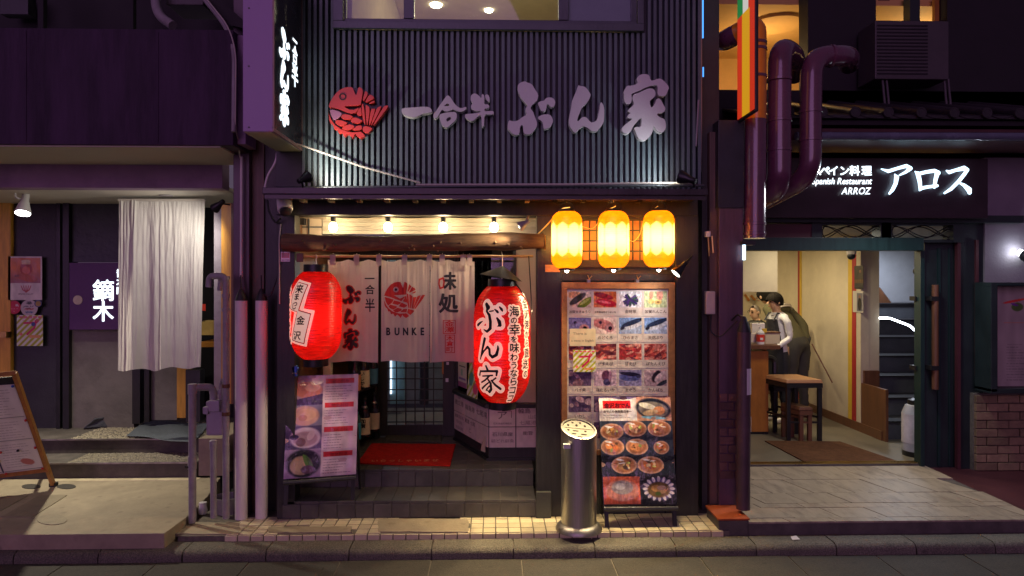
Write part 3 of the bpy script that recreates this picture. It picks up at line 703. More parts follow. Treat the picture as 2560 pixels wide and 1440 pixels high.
# right splayed counter with two rows of white name plates
A, B, C = Vector((X(1138, 1.36), 1.36, 0)), Vector((X(1222, .61), .61, 0)), Vector((X(1342, .61) + .05, .61, 0))
ct = MB().prism([(A.x, A.y), (B.x, B.y), (C.x, C.y), (C.x, 1.5), (A.x + .05, 1.5)], lambda u, v, d: (u, v, d), .285, .70).build('counter', m_dark, bk)
MB().prism([(A.x - .03, A.y), (B.x - .03, B.y - .03), (C.x, C.y - .03), (C.x, 1.5), (A.x, 1.5)], lambda u, v, d: (u, v, d), .702, .735).build('counter_top', m_dark, ct, bev=.004)
MB().prism([(A.x - .02, A.y), (B.x - .02, B.y - .02), (C.x, C.y - .02), (C.x, 1.48), (A.x, 1.48)], lambda u, v, d: (u, v, d), zf, .285).build('counter_plinth', m_black, ct)
def plates(P, Q, cols, tx):
    U = (Q - P); L = U.length / cols; u = U.normalized(); nrm = Vector((u.y, -u.x, 0))
    for c in range(cols):
        for r in range(2):
            p = P + u * (L * c + .004) + nrm * .012; z0 = .372 + (.175 if r == 0 else 0); w2 = L - .008
            im = Img(46, 44, (.80, .75, .72)); t = tx[r][c]
            if t:
                for k, (s_, x_, y_, sz) in enumerate(t): im.text(s_, x_, y_, sz, (.22, .18, .2) if k == 0 else (.45, .4, .42), center=True)
            im.noise(.05, 5)
            sheet('name_plate', (p.x, p.y, z0), u * w2, (0, 0, .168), im, m_print, ct, t=.010)
plates(A, B, 3, [[[('橋立港', 23, 26, 13), ('加賀', 23, 11, 6)], [('輪島港', 23, 27, 13)], [('七尾湾', 23, 26, 14)]],
                 [[('加賀百万石', 23, 12, 8), ('旬の味', 23, 25, 9), ('地酒各種', 23, 38, 8)], [('蔵直 七尾', 23, 13, 10), ('と', 23, 32, 15)], None]])
plates(B, C, 2, [[[('ア', 22, 26, 20), ('石川県金沢港直送', 23, 38, 4)], [('輪島', 14, 14, 11), ('山口', 30, 26, 10), ('七尾港', 20, 39, 10)]],
                 [[('石川県産', 23, 18, 9), ('朝どれ鮮魚', 23, 32, 8)], [('能登', 20, 16, 9)]]])
MB().box(B.x + .11, B.x + .19, B.y - .016, B.y - .013, .675, .679).box(B.x + .187, B.x + .191, B.y - .016, B.y - .013, .62, .675).build('plate_bracket', m_inkb, ct)
MB().hexa([(B.x - .07, B.y + .10, .32), (B.x - .03, B.y + .03, .32), (B.x - .02, B.y + .12, .32), (B.x - .05, B.y + .16, .32), (B.x - .05, B.y + .12, .44), (B.x - .03, B.y + .03, .46), (B.x - .02, B.y + .12, .46), (B.x - .03, B.y + .14, .44)]).build('door_wedge', m_beige, ct)
# glazed upper part over the counter
MB().box(X(1290, .66), X(1345, .66), .66, .70, .737, 2.2).build('side_panel', m_beige, bk)
MB().box(X(1283, .64), X(1290, .64), .64, .68, .737, 2.2).build('window_post', m_dark, bk)
gp = MB().hexa([(A.x + .02, A.y, .737), (B.x + .02, B.y + .03, .737), (B.x + .025, B.y + .03, .737), (A.x + .025, A.y, .737), (A.x + .02, A.y, 2.2), (B.x + .02, B.y + .03, 2.2), (B.x + .025, B.y + .03, 2.2), (A.x + .025, A.y, 2.2)])
gp.build('side_glass', m_glass, bk)
MB().box(B.x + .02, X(1283, .64), .645, .65, .737, 2.2).build('front_glass', m_glass, bk)
MB().box(A.x + .1, .9, 2.6, 2.7, .2, 2.5).build('kitchen_wall', m_kitch, bk)
MB().box(A.x + .1, .9, 2.3, 2.6, 1.72, 1.75).box(A.x + .1, .9, 2.3, 2.6, 1.4, 1.43).build('kitchen_shelf', m_wood, bk)
for px, py, m_ in ((1195, 705, m_blue), (1205, 700, m_offw), (1215, 712, m_gglass), (1320, 700, m_white)):
    MB().lathe([(.05, 0), (.055, .12), (.03, .16), (.03, .2)], V(px, py + 10, 2.4), 10).build('kitchen_jar', m_, bk, smooth=True)
lamp('POINT', 'kitchen_light', (.25, 1.9, 2.15), bk, (1, .85, .6), 5, size=.08)
# posters leaning inside the counter window
im = Img(40, 70, (.86, .84, .82)).lines(4, 36, 6, 5, 4).rect(6, 30, 34, 32, (.2, .2, .25)).rect(14, 36, 22, 48, (.55, .75, .7)).rect(4, 52, 36, 56, (.5, .4, .7)).rect(0, 60, 40, 70, (.62, .35, .55))
u = (B - A); P = A + u * .14; sheet('window_poster', (P.x - .012, P.y, .79), (u.x * .26, u.y * .26, 0), (0, 0, .34), im, m_print, bk)
im = Img(40, 60, (.90, .90, .84))
for k in range(-8, 9): im.mix((((im.x + im.y * .9 + k * 14) % 14) < 6).astype(float), (.70, .74, .12)) if k == 0 else None
im.ell(20, 12, 8, 8, (.8, .2, .4)).ell(12, 34, 8, 10, (.3, .6, .6)).ell(30, 46, 9, 8, (.85, .3, .5))
P = A + u * .44; sheet('window_poster', (P.x - .02, P.y, .74), (u.x * .3, u.y * .3, 0), (.03, 0, .36), im, m_print, bk)

# ------------------------------------------------------------------ left building
lb = thing('shop_building', 'purple rendered shop building with recessed porch and dark upper wall', 'building', (-3, .5, 0))
YU = -.20
xr = X(583, YU)
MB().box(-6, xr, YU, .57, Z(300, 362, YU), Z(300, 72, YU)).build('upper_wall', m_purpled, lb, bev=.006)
zsf = Z(300, 362, YU)
MB().box(-6, X(548, YU), YU + .02, .57, zsf - .012, zsf - .001).build('porch_soffit', m_soffit, lb)
for i in range(3): MB().box(X(395 - 330 * i, YU) - .004, X(395 - 330 * i, YU) + .004, YU - .004, YU + .01, zsf + .02, Z(300, 80, YU)).build('wall_joint', m_purpled, lb)
z2, z3 = Z(300, 409, .57), Z(300, 470, .57)
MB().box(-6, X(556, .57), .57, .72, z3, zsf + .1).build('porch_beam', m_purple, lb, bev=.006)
MB().box(-6, X(560, .7), .72, 2.1, z3 + .002, z3 + .04).build('porch_ceiling', m_soffw, lb)
MB().lathe([(.06, 0), (.055, -.008), (.001, -.01)], (X(415, 1.05), 1.05, z3), 16).build('downlight', m_gpipe, lb)
MB().box(X(540, -.05), X(583, -.05), .30, .60, 0, zsf + .4).build('porch_pier', m_purple, lb, bev=.005)
MB().box(X(583, .10), X(623, .10), .10, .6, 0, 4.2).build('corner_pier', m_postp, lb, bev=.005)
MB().box(X(624, .16), X(660, .16), .16, .5, 0, 3.0).build('corner_post', m_postw, lb, bev=.004)
MB().box(X(662, .18), X(694, .18), .18, .5, 0, 3.2).build('corner_post', m_dark, lb, bev=.004)
MB().box(X(655, .25), X(760, .25), .25, .5, 2.2, 5).build('gap_wall', m_night, lb)
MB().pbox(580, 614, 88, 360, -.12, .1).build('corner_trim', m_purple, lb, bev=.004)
# porch back wall: dark slate panels, black frames, orange posts
Yw = 1.77
MB().pbox(-600, 26, 480, 1090, Yw - .05, Yw + .1).build('side_panel', m_orangew, lb)
MB().pbox(26, 140, 500, 1090, Yw + .0, Yw + .1).build('door_panel', m_dgrey, lb)
MB().pbox(140, 150, 500, 1085, Yw - .04, Yw + .1).pbox(156, 172, 500, 1085, Yw - .05, Yw + .1).build('door_frame', m_black, lb, bev=.003)
MB().pbox(173, 420, 500, 655, Yw, Yw + .1).build('slate_panel', m_slate, lb)
MB().pbox(173, 335, 825, 1075, Yw, Yw + .1).build('slate_panel', m_greywall, lb)
MB().pbox(330, 350, 825, 1060, Yw - .02, Yw + .1).pbox(360, 373, 825, 1055, Yw - .04, Yw + .1).build('door_frame', m_black, lb, bev=.003)
MB().pbox(375, 442, 825, 1050, Yw, Yw + .1).build('slate_panel', m_greywall, lb)
MB().pbox(442, 464, 500, 1045, Yw - .05, Yw + .1).build('timber_post', m_orangew, lb, bev=.003)
MB().pbox(464, 700, 480, 1080, Yw + .5, Yw + .6).build('inner_wall', m_night, lb)
MB().pbox(553, 578, 508, 1010, .9, .97).build('timber_post', m_orangew, lb, bev=.003)
MB().pbox(578, 586, 508, 1010, .88, .97).build('timber_trim', m_woodd, lb)
MB().pbox(535, 553, 508, 1010, 1.0, 1.05).build('window_jamb', m_gpipe, lb)
MB().pbox(497, 552, 855, 868, 1.4, 1.75).build('window_ledge', m_wood, lb, bev=.003)
MB().pbox(464, 500, 925, 1055, 1.3, 1.4).build('ledge_front', m_black, lb)
MB().pbox(415, 540, 370, 372, .5, .56).build('wall_joint', m_purpled, lb)
# top left: recess, tank, hose, gutter
MB().box(-6, X(640, .9), .9, 1.0, Z(300, 80, .9), 5.5).build('recess_wall', m_night, lb)
for px in (100, 325): MB().pbox(px - 6, px + 8, -80, 72, .5, .55).build('recess_post', m_night, lb)
MB().pbox(0, 70, -20, 35, .7, .8).build('recess_window', m_dgrey, lb)
MB().tube(rounded([V(392, -60, .1), V(388, 8, .1), V(398, 40, .05), V(432, 64, -.02)], .12), .034, 12).build('drain_hose', m_gpipe, lb, smooth=True)
ac = MB().pbox(415, 508, -90, 12, .2, .5).build('wall_unit', m_acw, lb, bev=.008)
MB().hexa([V(505, -10, -.1), V(540, -10, -.1), V(640, 78, -.1), V(572, 62, -.1), V(505, -10, .4), V(540, -10, .4), V(640, 78, .4), V(572, 62, .4)]).build('stair_soffit', m_night, lb)
MB().tube(rounded([V(508, -5, -.14), V(566, 66, -.14), V(586, 125, -.2), V(584, 330, -.24)], .15), .016, 10).build('drain_pipe', m_gpipe, lb, smooth=True)
MB().tube(rounded([V(512, -8, -.16), V(572, 66, -.2), V(590, 130, -.23), V(588, 320, -.25), V(596, 350, -.1), V(600, 395, .07)], .1), .005, 6).build('wall_cable', m_offw, lb, smooth=True)
# ------------------------------------------------------------------ brush shapes traced for the shop's own lettering
def tr(ox, oy, k, *loops): return [[((x / k + ox), (y / k + oy)) for x, y in l] for l in loops]
K1, K2 = 5.818, 5.689
BU = tr(1250, 170, K1, [(262,240),(300,210),(365,190),(385,208),(440,222),(475,250),(505,305),(560,385),(545,460),(520,490),(470,530),(445,570),(450,600),(480,630),(500,690),(520,740),(540,800),(535,850),(500,900),(460,955),(420,965),(360,965),(340,930),(335,840),(318,828),(290,850),(285,960),(230,978),(180,955),(150,920),(112,885),(112,820),(130,760),(160,768),(210,778),(270,760),(330,710),(392,680),(370,620),(375,585),(400,550),(380,520),(345,480),(300,430),(265,350),(258,290)],
  [(548,510),(590,480),(640,478),(665,440),(710,425),(765,432),(800,470),(805,515),(785,560),(750,575),(725,555),(700,525),(680,530),(678,580),(660,625),(620,632),(592,615),(570,560)],
  [(552,710),(610,682),(680,670),(730,680),(765,730),(772,780),(740,850),(700,875),(640,893),(628,850),(625,800),(600,765),(560,745)])
NN = tr(1250, 170, K1, [(1140,245),(1165,262),(1230,268),(1265,300),(1300,350),(1322,390),(1300,450),(1260,510),(1190,575),(1165,640),(1140,700),(1118,770),(1145,772),(1180,725),(1220,708),(1260,720),(1300,770),(1330,792),(1380,782),(1415,750),(1430,680),(1450,590),(1452,530),(1472,490),(1500,530),(1517,590),(1517,690),(1508,800),(1460,860),(1420,915),(1380,922),(1330,915),(1300,890),(1260,860),(1220,845),(1180,860),(1140,900),(1100,942),(1070,925),(1035,880),(1005,830),(1002,760),(1018,660),(1040,560),(1045,490),(1080,400),(1120,310)])
KE = tr(1250, 170, K1, [(1985,150),(2020,110),(2060,90),(2130,88),(2175,108),(2190,180),(2240,180),(2290,155),(2340,155),(2390,190),(2465,280),(2440,330),(2420,390),(2380,412),(2310,405),(2290,370),(2295,310),(2290,262),(2270,245),(2200,255),(2110,285),(2030,330),(1960,355),(1910,375),(1915,420),(1918,460),(1905,510),(1865,530),(1825,510),(1805,460),(1808,400),(1798,350),(1820,300),(1850,255),(1920,258),(1990,230),(2005,215)],
  [(1925,430),(1945,380),(2010,365),(2080,330),(2150,298),(2210,295),(2250,320),(2265,370),(2250,420),(2180,470),(2180,520),(2195,570),(2215,572),(2260,510),(2275,450),(2305,438),(2340,460),(2380,540),(2405,580),(2400,625),(2370,650),(2285,660),(2290,690),(2330,720),(2390,740),(2410,790),(2415,860),(2395,915),(2350,943),(2300,925),(2260,880),(2230,830),(2230,900),(2205,960),(2160,1020),(2110,1055),(2050,1045),(2000,1005),(1975,930),(1955,885),(1965,855),(2045,862),(2060,790),(2060,730),(2035,730),(1990,790),(1940,840),(1905,920),(1880,945),(1830,958),(1790,935),(1765,900),(1780,860),(1830,815),(1890,770),(1935,730),(1880,732),(1850,715),(1870,670),(1910,655),(1855,630),(1880,590),(1945,540),(1950,510),(1930,470)])
IC = tr(800, 190, K2, [(1155,480),(1180,455),(1300,448),(1400,440),(1500,435),(1560,445),(1590,480),(1590,510),(1540,525),(1460,535),(1420,560),(1340,590),(1280,582),(1220,565),(1170,535)])
GO = tr(800, 190, K2, [(1820,272),(1845,290),(1880,340),(1915,395),(1960,440),(2010,460),(2085,435),(2080,465),(2040,500),(1990,510),(1940,495),(1890,470),(1840,498),(1780,505),(1745,480),(1730,480),(1700,530),(1660,600),(1630,605),(1610,580),(1612,545),(1650,500),(1700,420),(1750,350),(1795,285)], [(1755,430),(1790,400),(1810,390),(1830,393),(1845,425)],
  [(1700,550),(1740,530),(1830,515),(1920,508),(1945,530),(1948,590),(1920,640),(1860,690),(1810,735),(1775,730),(1730,690),(1705,620),(1695,580)], [(1795,600),(1860,575),(1865,610),(1830,640),(1800,648)])
HA = tr(800, 190, K2, [(2140,310),(2150,270),(2190,245),(2230,255),(2270,290),(2295,320),(2300,260),(2320,258),(2340,290),(2335,370),(2340,405),(2390,400),(2410,430),(2400,455),(2340,465),(2338,500),(2400,497),(2460,497),(2475,520),(2460,548),(2400,545),(2340,545),(2335,620),(2335,700),(2318,725),(2300,700),(2295,550),(2240,575),(2200,625),(2150,645),(2110,620),(2070,600),(2058,555),(2080,538),(2180,535),(2280,515),(2290,495),(2230,500),(2170,480),(2145,450),(2150,410),(2175,385),(2150,360)],
  [(2350,270),(2380,258),(2405,285),(2415,330),(2400,368),(2375,350),(2352,310)])
FISH = tr(800, 190, K2, [(122,440),(140,380),(190,290),(260,210),(330,170),(400,155),(462,160),(480,210),(512,282),(530,230),(545,155),(590,170),(607,195),(600,290),(585,350),(580,415),(420,425),(325,430),(450,495),(575,440),(480,550),(330,497),(250,465),(140,440)],
  [(645,200),(690,250),(625,360),(605,345),(625,270)], [(703,255),(760,285),(775,320),(690,360),(655,378),(640,365)], [(680,390),(775,340),(778,370),(740,390)],
  [(590,385),(625,405),(650,690),(630,690),(600,560)], [(645,410),(665,410),(715,450),(680,695),(660,690)], [(725,462),(760,468),(795,455),(715,700),(692,692)], [(805,460),(835,435),(885,430),(740,700),(722,697)], [(905,430),(940,415),(975,420),(940,480),(770,705),(750,697)],
  [(325,530),(470,565),(455,600),(400,625),(290,600)], [(480,575),(600,625),(595,650),(540,680),(420,655)], [(250,615),(385,655),(380,680),(310,722),(240,690),(210,650)], [(400,680),(490,705),(480,740),(400,775),(350,770),(300,735)], [(525,705),(600,700),(590,775),(450,770),(485,742)], [(560,460),(582,430),(600,580),(510,550)], [(620,700),(745,735),(740,760),(665,830),(600,775)],
  [(122,520),(160,620),(210,690),(290,750),(380,785),(460,800),(540,795),(580,790),(620,820),(640,850),(575,890),(520,850),(500,820),(465,890),(430,850),(410,835),(390,820),(345,865),(310,800),(265,812),(240,755),(205,758),(185,700),(150,670),(128,620)])
SCALE = tr(800, 190, K2, [(130,460),(320,515),(290,575),(200,640),(160,570)])[0]
def smoothp(l, k=1):                                      # round off a traced outline
    for _ in range(k):
        o = []
        for i in range(len(l)):
            a, b = l[i], l[(i + 1) % len(l)]; o += [(a[0] * .75 + b[0] * .25, a[1] * .75 + b[1] * .25), (a[0] * .25 + b[0] * .75, a[1] * .25 + b[1] * .75)]
        l = o
    return l
# raised sign: each character and the fish is its own piece fixed to the siding
YF = -.082
def sgn(loops, nm, label, cat, m, holes=()):
    mb = MB(); f = lambda u, v, d: V(u, v, d)
    its = []
    if holes:
        its = [poly(*[[(X(u, YF), Z(u, v, YF)) for u, v in smoothp(l)] for l in loops])]
        ink(mb, its, lambda u, v, d: Vector((u, d, v)), .006, 0, YF, -.022)
    else:
        for l in loops: 
            q = [(X(u, YF), Z(u, v, YF)) for u, v in smoothp(l)]; mb.prism(q, lambda u, v, d: Vector((u, d, v)), YF, -.022)
    return single(mb, nm, m, label, cat, 'raised white characters of the wall sign')
sgn(IC, 'sign_character', 'raised white horizontal stroke 一, first character right of the red fish', 'sign letter', m_letter)
sgn(GO, 'sign_character', 'small raised white character 合 with a roof shape and box on ribbed wall', 'sign letter', m_letter, holes=1)
sgn(HA, 'sign_character', 'small raised white character 半 with a tall stem on ribbed wall', 'sign letter', m_letter)
sgn(BU, 'sign_character', 'large raised white character ぶ with two dots on ribbed wall', 'sign letter', m_letter)
sgn(NN, 'sign_character', 'large raised white character ん, a single curving brush stroke', 'sign letter', m_letter)
sgn(KE, 'sign_character', 'large raised white character 家, rightmost on the ribbed wall', 'sign letter', m_letter)
fe = thing('fish_emblem', 'red raised fish emblem of cut pieces on the black ribbed wall', 'emblem', V(890, 285, -.02))
for i, l in enumerate(FISH):
    q = [(X(u, YF), Z(u, v, YF)) for u, v in (smoothp(l) if i < 16 else l)]
    MB().prism(q, lambda u, v, d: Vector((u, d, v)), YF, -.034).build(('fish_head', 'fin_piece', 'fin_piece', 'fin_piece', 'tail_piece', 'tail_piece', 'tail_piece', 'tail_piece', 'tail_piece')[i] if i < 9 else ('scale_piece' if i < 16 else 'belly_fin'), m_red, fe, bev=.002 if i else 0)
q = [(X(u, YF), Z(u, v, YF)) for u, v in smoothp(SCALE)]
MB().prism(q, lambda u, v, d: Vector((u, d, v)), YF, -.034).build('scale_piece', m_plum, fe, bev=.003, label='glossy plum coloured scale')
e = V(857, 242, YF)
MB(aim(e, (0, -1, 0))).lathe([(.026, 0), (.026, .004), (.018, .004), (.018, 0)], (0, 0, 0), 20, caps=False).build('eye_ring', m_inkb, fe)
bkp = [(135,455),(150,370),(200,290),(270,215),(400,165),(590,180),(640,210),(765,290),(770,380),(700,400),(950,430),(760,700),(650,820),(600,780),(400,780),(250,720),(170,620)]
q = [(X(u / K2 + 800, -.03), Z(u / K2 + 800, v / K2 + 190, -.03)) for u, v in bkp]
MB().prism(q, lambda u, v, d: Vector((u, d, v)), -.034, -.021).build('emblem_backing', m_black, fe)

# ------------------------------------------------------------------ projecting lit sign box, left
sb = thing('projecting_sign', 'tall purple projecting sign box with lit white brush lettering', 'sign', (X(757, 0), -.33, 2.72))
x1 = X(757, 0); x0 = x1 - .196; zb0, zb1 = 2.725, 3.86
MB().box(x0, x1 - .006, -.67, -.004, zb0, zb1).build('case', mat('purple painted case', (.40, .25, .50), .42, var=.06, sc=3), sb, bev=.003)
MB().box(x0 + .006, x1 - .012, -.664, -.01, zb0 - .004, zb0 - .0005).build('base_plate', m_soffit, sb)
mb = MB().box(x1 - .006, x1 + .004, -.675, -.655, zb0, zb1).box(x1 - .006, x1 + .004, -.02, .0, zb0, zb1).box(x1 - .006, x1 + .004, -.655, -.02, zb0, zb0 + .022)
mb.build('trim', mat('salmon trim', (.42, .27, .24), .45), sb)
MB().box(x1 - .006, x1 - .001, -.655, -.02, zb0 + .022, zb1 - .01).build('face', mat('charcoal acrylic face', (.035, .033, .045), .25), sb)
MB().hexa([(x1 - .01, -.70, zb1 - .02), (x1 + .05, -.70, zb1 - .02), (x1 + .05, .02, zb1 - .23 + .0), (x1 - .01, .02, zb1 - .23), (x1 - .01, -.70, zb1 + .02), (x1 + .05, -.70, zb1 + .02), (x1 + .05, .02, zb1 - .19), (x1 - .01, .02, zb1 - .19)])
tp = MB().box(x0 - .02, x1 + .03, -.70, .02, zb1, zb1 + .03).build('rain_cover', mat('rusty cover', (.20, .11, .07), .7, var=.5, sc=9, dirt=.5), sb)
for (px, py) in ((622, 318), (682, 318), (622, 20), (682, 20), (622, 165), (682, 165)):
    MB().ball(V(px, py, -.672), .006, 6).build('screw', m_steel, sb)
def onface(loops, s, ox, oz):    # photo-traced glyph -> sign side; the reader stands on the +X side
    us = [p for l in loops for p in l]; cx = (min(p[0] for p in us) + max(p[0] for p in us)) / 2; cy = (min(p[1] for p in us) + max(p[1] for p in us)) / 2
    h = max(p[1] for p in us) - min(p[1] for p in us)
    return [[((p[0] - cx) / h * s * 1.22 + ox, -(p[1] - cy) / h * s + oz) for p in smoothp(l)] for l in loops]
fmap = lambda u, v, d: Vector((x1 + d, u, v))
def fz(py, Y): return Z(757, py, Y)
for lp, c, s in ((BU, (-.44, fz(113, -.44)), .215), (NN, (-.44, fz(190, -.44)), .20), (KE, (-.44, fz(272, -.44)), .25)):
    mb = MB()
    for l in onface(lp, s, c[0], c[1]): ink(mb, [poly([(u, v) for u, v in l])], fmap, .004, .0015, .001)
    mb.build('letter', m_sign, sb, nofix=True)
for ch, py, s in (('一', 104, .12), ('合', 138, .135), ('半', 190, .175)):
    mb = MB(); zz = fz(py, -.20); ink(mb, text(ch, -.20, zz + s / 2, s, True, sx=.9), fmap, .004, .003, .001); mb.build('letter', m_sign, sb, nofix=True)
MB().tube([V(660, 340, -.4), V(760, 365, -.1), V(900, 415, -.05), V(1050, 457, -.10)], .0075, 8).build('support_rod', m_offw, sb, smooth=True)
MB().tube(rounded([V(694, 375, .05), V(690, 405, .05), V(668, 440, .05), V(662, 470, .05)], .06), .009).build('cable_sleeve', m_wpipe, sb, smooth=True)
MB().tube([V(757, 356, -.02), V(772, 310, .0), V(770, 260, .02)], .003, 6).build('stay_wire', m_steel, sb)

# ------------------------------------------------------------------ spot lamps
def spot(name, label, p, d, r, ln, lensm, col, e, body=m_black, group=None, angle=80, arm=None, blend=.6):
    p = Vector(p); d = Vector(d).normalized(); t = thing(name, label, 'lamp', p, group); M = aim(p, d)
    MB(M).lathe([(r * .35, -ln), (r * .45, -ln * .96), (r * .5, -ln * .6), (r * .62, -ln * .5), (r, -.004), (r, .006), (r * .93, .006), (r * .9, -.008)], n=24).build('housing', body, t, smooth=True)
    MB(M).lathe([(r * .9, -.003), (r * .5, .006), (.001, .009)], n=24, caps=False).build('lens', lensm, t, smooth=True)
    if arm: MB().tube(rounded([p - d * ln * .7] + [Vector(a) for a in arm], .03), .007, 8).build('arm', body, t, smooth=True)
    lamp('SPOT', 'beam', p + d * .02, t, col, e, d, r * .6, angle, blend)
    return t
spot('wall_washer', 'black floodlight on the canopy left end lighting the ribbed wall below the red fish', V(770, 442, -.30), (.50, .62, .42), .042, .09, m_yled, (1, .94, .82), 14, arm=[V(757, 462, -.25), V(757, 468, -.2)], group='floodlights standing on the canopy', angle=118, blend=.9)
spot('wall_washer', 'black floodlight on the canopy right end tilted up at the lettered wall', V(1702, 442, -.30), (-.62, .48, .30), .048, .12, m_led, (.86, .93, 1), 5.5, arm=[V(1735, 462, -.25), V(1735, 468, -.2)], group='floodlights standing on the canopy', angle=118, blend=.9)
spot('spot_lamp', 'black bell spot lamp beside the yellow lanterns pointing down at the framed menu', V(1690, 683, -.20), (-.62, -.05, -.66), .043, .11, m_led, (1, .94, .86), 9, arm=[V(1730, 640, .0)], angle=130, blend=.9)
spot('clip_lamp', 'small dark clip lamp beside the fourth bulb above the log', V(1300, 566, -.22), (-.86, .10, -.52), .035, .075, m_led, (1, .76, .48), 15.0, body=m_gpipe, arm=[V(1318, 545, -.12), V(1320, 540, -.02)], angle=92, blend=1.)
spot('spot_lamp', 'white bell spot lamp under the porch ceiling far left', V(57, 532, .95), (.12, -.42, -1), .062, .19, m_ledc, (1, .90, .70), 150, body=m_white, arm=[V(38, 495, .95), V(38, 478, .95)], angle=125, blend=.8)
spot('spot_lamp', 'black spot lamp at the right of the porch shining on the white curtain', V(537, 521, .62), (-.80, .32, -.55), .042, .11, m_ledc, (1, .93, .82), 22, arm=[V(560, 510, .66), V(575, 512, .70)], angle=125, blend=.8)
# ------------------------------------------------------------------ bare bulbs over the log
bw = ['nearest the security camera', 'above the fish panel of the short curtain', 'third from the left, above the curtain', 'rightmost, beside the clip lamp']
first = None
for i, px in enumerate((833, 970, 1108, 1235)):
    p = V(px, 569, .13)
    lab = 'bare glowing bulb over the log lintel, ' + bw[i]
    if first is None:
        first = thing('light_bulb', lab, 'light bulb', p, 'bare bulbs strung above the log')
        MB().lathe([(.001, -.034), (.018, -.030), (.030, -.014), (.033, .0), (.030, .015), (.020, .030), (.014, .040)], p, 16).build('bulb', m_bulb, first, smooth=True)
        MB().lathe([(.017, .038), (.019, .06), (.021, .085), (.012, .09), (.010, .12)], p, 12).build('socket', m_dgrey, first, smooth=True)
    else: copy_tree(first, None, p, lab)
mb = MB(); pts = []
for i in range(25):
    t = i / 24; px = 815 + 500 * t; pts.append(V(px, 541 + 3.5 * abs(math.sin(t * 11.3)), .13))
mb.tube(pts, .004, 6); single(mb, 'bulb_cable', m_black, 'thin black cable carrying the bare bulbs above the log', 'cable', smooth=True)
# ------------------------------------------------------------------ bamboo pole and entrance curtain
single(MB().tube([V(757 + 72 * i, 640.5 + .5 * (i % 2), -.02) for i in range(9)], [.0095] * 9, 10).tube([V(752, 640, -.02), V(757, 640, -.02)], .013), 'bamboo_pole', m_bamboo, 'thin yellow bamboo pole holding up the short entrance curtain', 'pole', smooth=True)
YN = -.02
nr = thing('short_curtain', 'white three panel entrance curtain printed with red fish and black characters', 'curtain', V(1000, 645, YN))
def nfold(u, v, ph):                   # cloth waves; v 0 top .. 1 bottom
    return .017 * noise.noise(Vector((u * 2.6, v * .5, ph))) * (.3 + v) + .006 * noise.noise(Vector((u * 9, v * 1.5, ph + 3))) + .0035 * noise.noise(Vector((u * 26, v * 3, ph))) * (1 - v) ** 2
panels = [(818, 946, 816, 944, 0.3), (952, 1074, 951, 1072, 1.7), (1076, 1186, 1074, 1187, 3.9)]
def npos(px, py, off=0.):              # a point of the curtain from its flat print position
    for k, (a, b, c, d, ph) in enumerate(panels):
        if px < b + 3 or k == 2:
            t = (px - a) / (b - a); v = (py - 650) / 255; y = YN + .018 - nfold(px / 100, v, ph) - off
            return Vector((X(px, YN), y, Z(px, py, YN)))
for k, (a, b, c, d, ph) in enumerate(panels):
    def fn(s, t, a=a, b=b, c=c, d=d):
        px = (a + (b - a) * s) * (1 - t) + (c + (d - c) * s) * t
        top = 654 - 5 * abs(math.cos(s * math.pi * 2.5)) ** 3; bot = 905 + 2 * math.sin(s * 7 + a)
        q = npos(min(max(px, a - 2), b + 2), top + (bot - top) * t); q.x = X(px, YN); return q
    MB().grid(fn, 60, 60).build('cloth_panel', m_cloth, nr, smooth=True, nofix=True)
for px in (833, 892, 948, 1012, 1074, 1106, 1158, 1174):
    mb = MB(); mb.tube([V(px, 650, YN - .001) + Vector((0, .012, 0)), V(px, 640, YN) + Vector((0, .012, .008)), V(px, 634, YN), V(px, 640, YN) + Vector((0, -.012, .006)), V(px, 666, YN) + Vector((0, -.006, 0))], .003, 4)
    q = V(px, 650, YN); mb.box(q.x - .02, q.x + .02, YN - .016, YN - .012, Z(px, 664, YN), Z(px, 636, YN)); mb.box(q.x - .02, q.x + .02, YN - .016, YN + .012, Z(px, 637.5, YN), Z(px, 636, YN))
    mb.build('hanging_loop', m_cloth, nr)
def nink(items, m, nm, grow=0., off=.003, cell=1.0):
    mb = MB(); ink(mb, items, lambda u, v, d: npos(u, -v, d), cell, grow, off); mb.build(nm, m, nr, nofix=True)
def place(loops, cx, cy, h, w=None):
    us = [p for l in loops for p in l]; x0, x1 = min(p[0] for p in us), max(p[0] for p in us); y0, y1 = min(p[1] for p in us), max(p[1] for p in us)
    k = h / (y1 - y0); kx = (w / (x1 - x0)) if w else k
    return [[((p[0] - (x0 + x1) / 2) * kx + cx, -((p[1] - (y0 + y1) / 2) * k + cy)) for p in l] for l in loops]
L1 = [poly(l) for l in place([smoothp(l) for l in BU], 878, 737, 46, 46)] + [poly(l) for l in place([smoothp(l) for l in NN], 874, 792, 40, 30)] + [poly(l) for l in place([smoothp(l) for l in KE], 876, 849, 54, 40)]
nink(L1, m_inkr, 'red_outline', 2.0, .003, .8); nink(L1, m_inkb, 'printed_lettering', -.5, .0055, .7)
for it_ in (text('一', 923, -684, 26, True), text('合', 924, -712, 25, True), text('半', 924, -746, 36, True, sx=.75)): nink(it_, m_inkb, 'printed_lettering', .5, .003, .7)
FP = place(FISH + [SCALE], 1011, 750, 91, 103)
nink([poly(l) for l in FP], m_inkr, 'printed_fish', 0, .003, .8)
nink([stroke((989, -724, 7), (989.1, -724, 7))], m_cloth, 'printed_eye', 0, .005, .6); nink([stroke((989, -724, 3.3), (989.1, -724, 3.3))], m_inkb, 'printed_eye', 0, .007, .5)
for ch, px in zip('BUNKE', (964, 985, 1006, 1028, 1050)): nink(text(ch, px, -838, 26, sx=.72), m_inkb, 'printed_letter', .9, .003, .7)
its = text('味', 1119, -680, 46, True); sg = its[0][1]
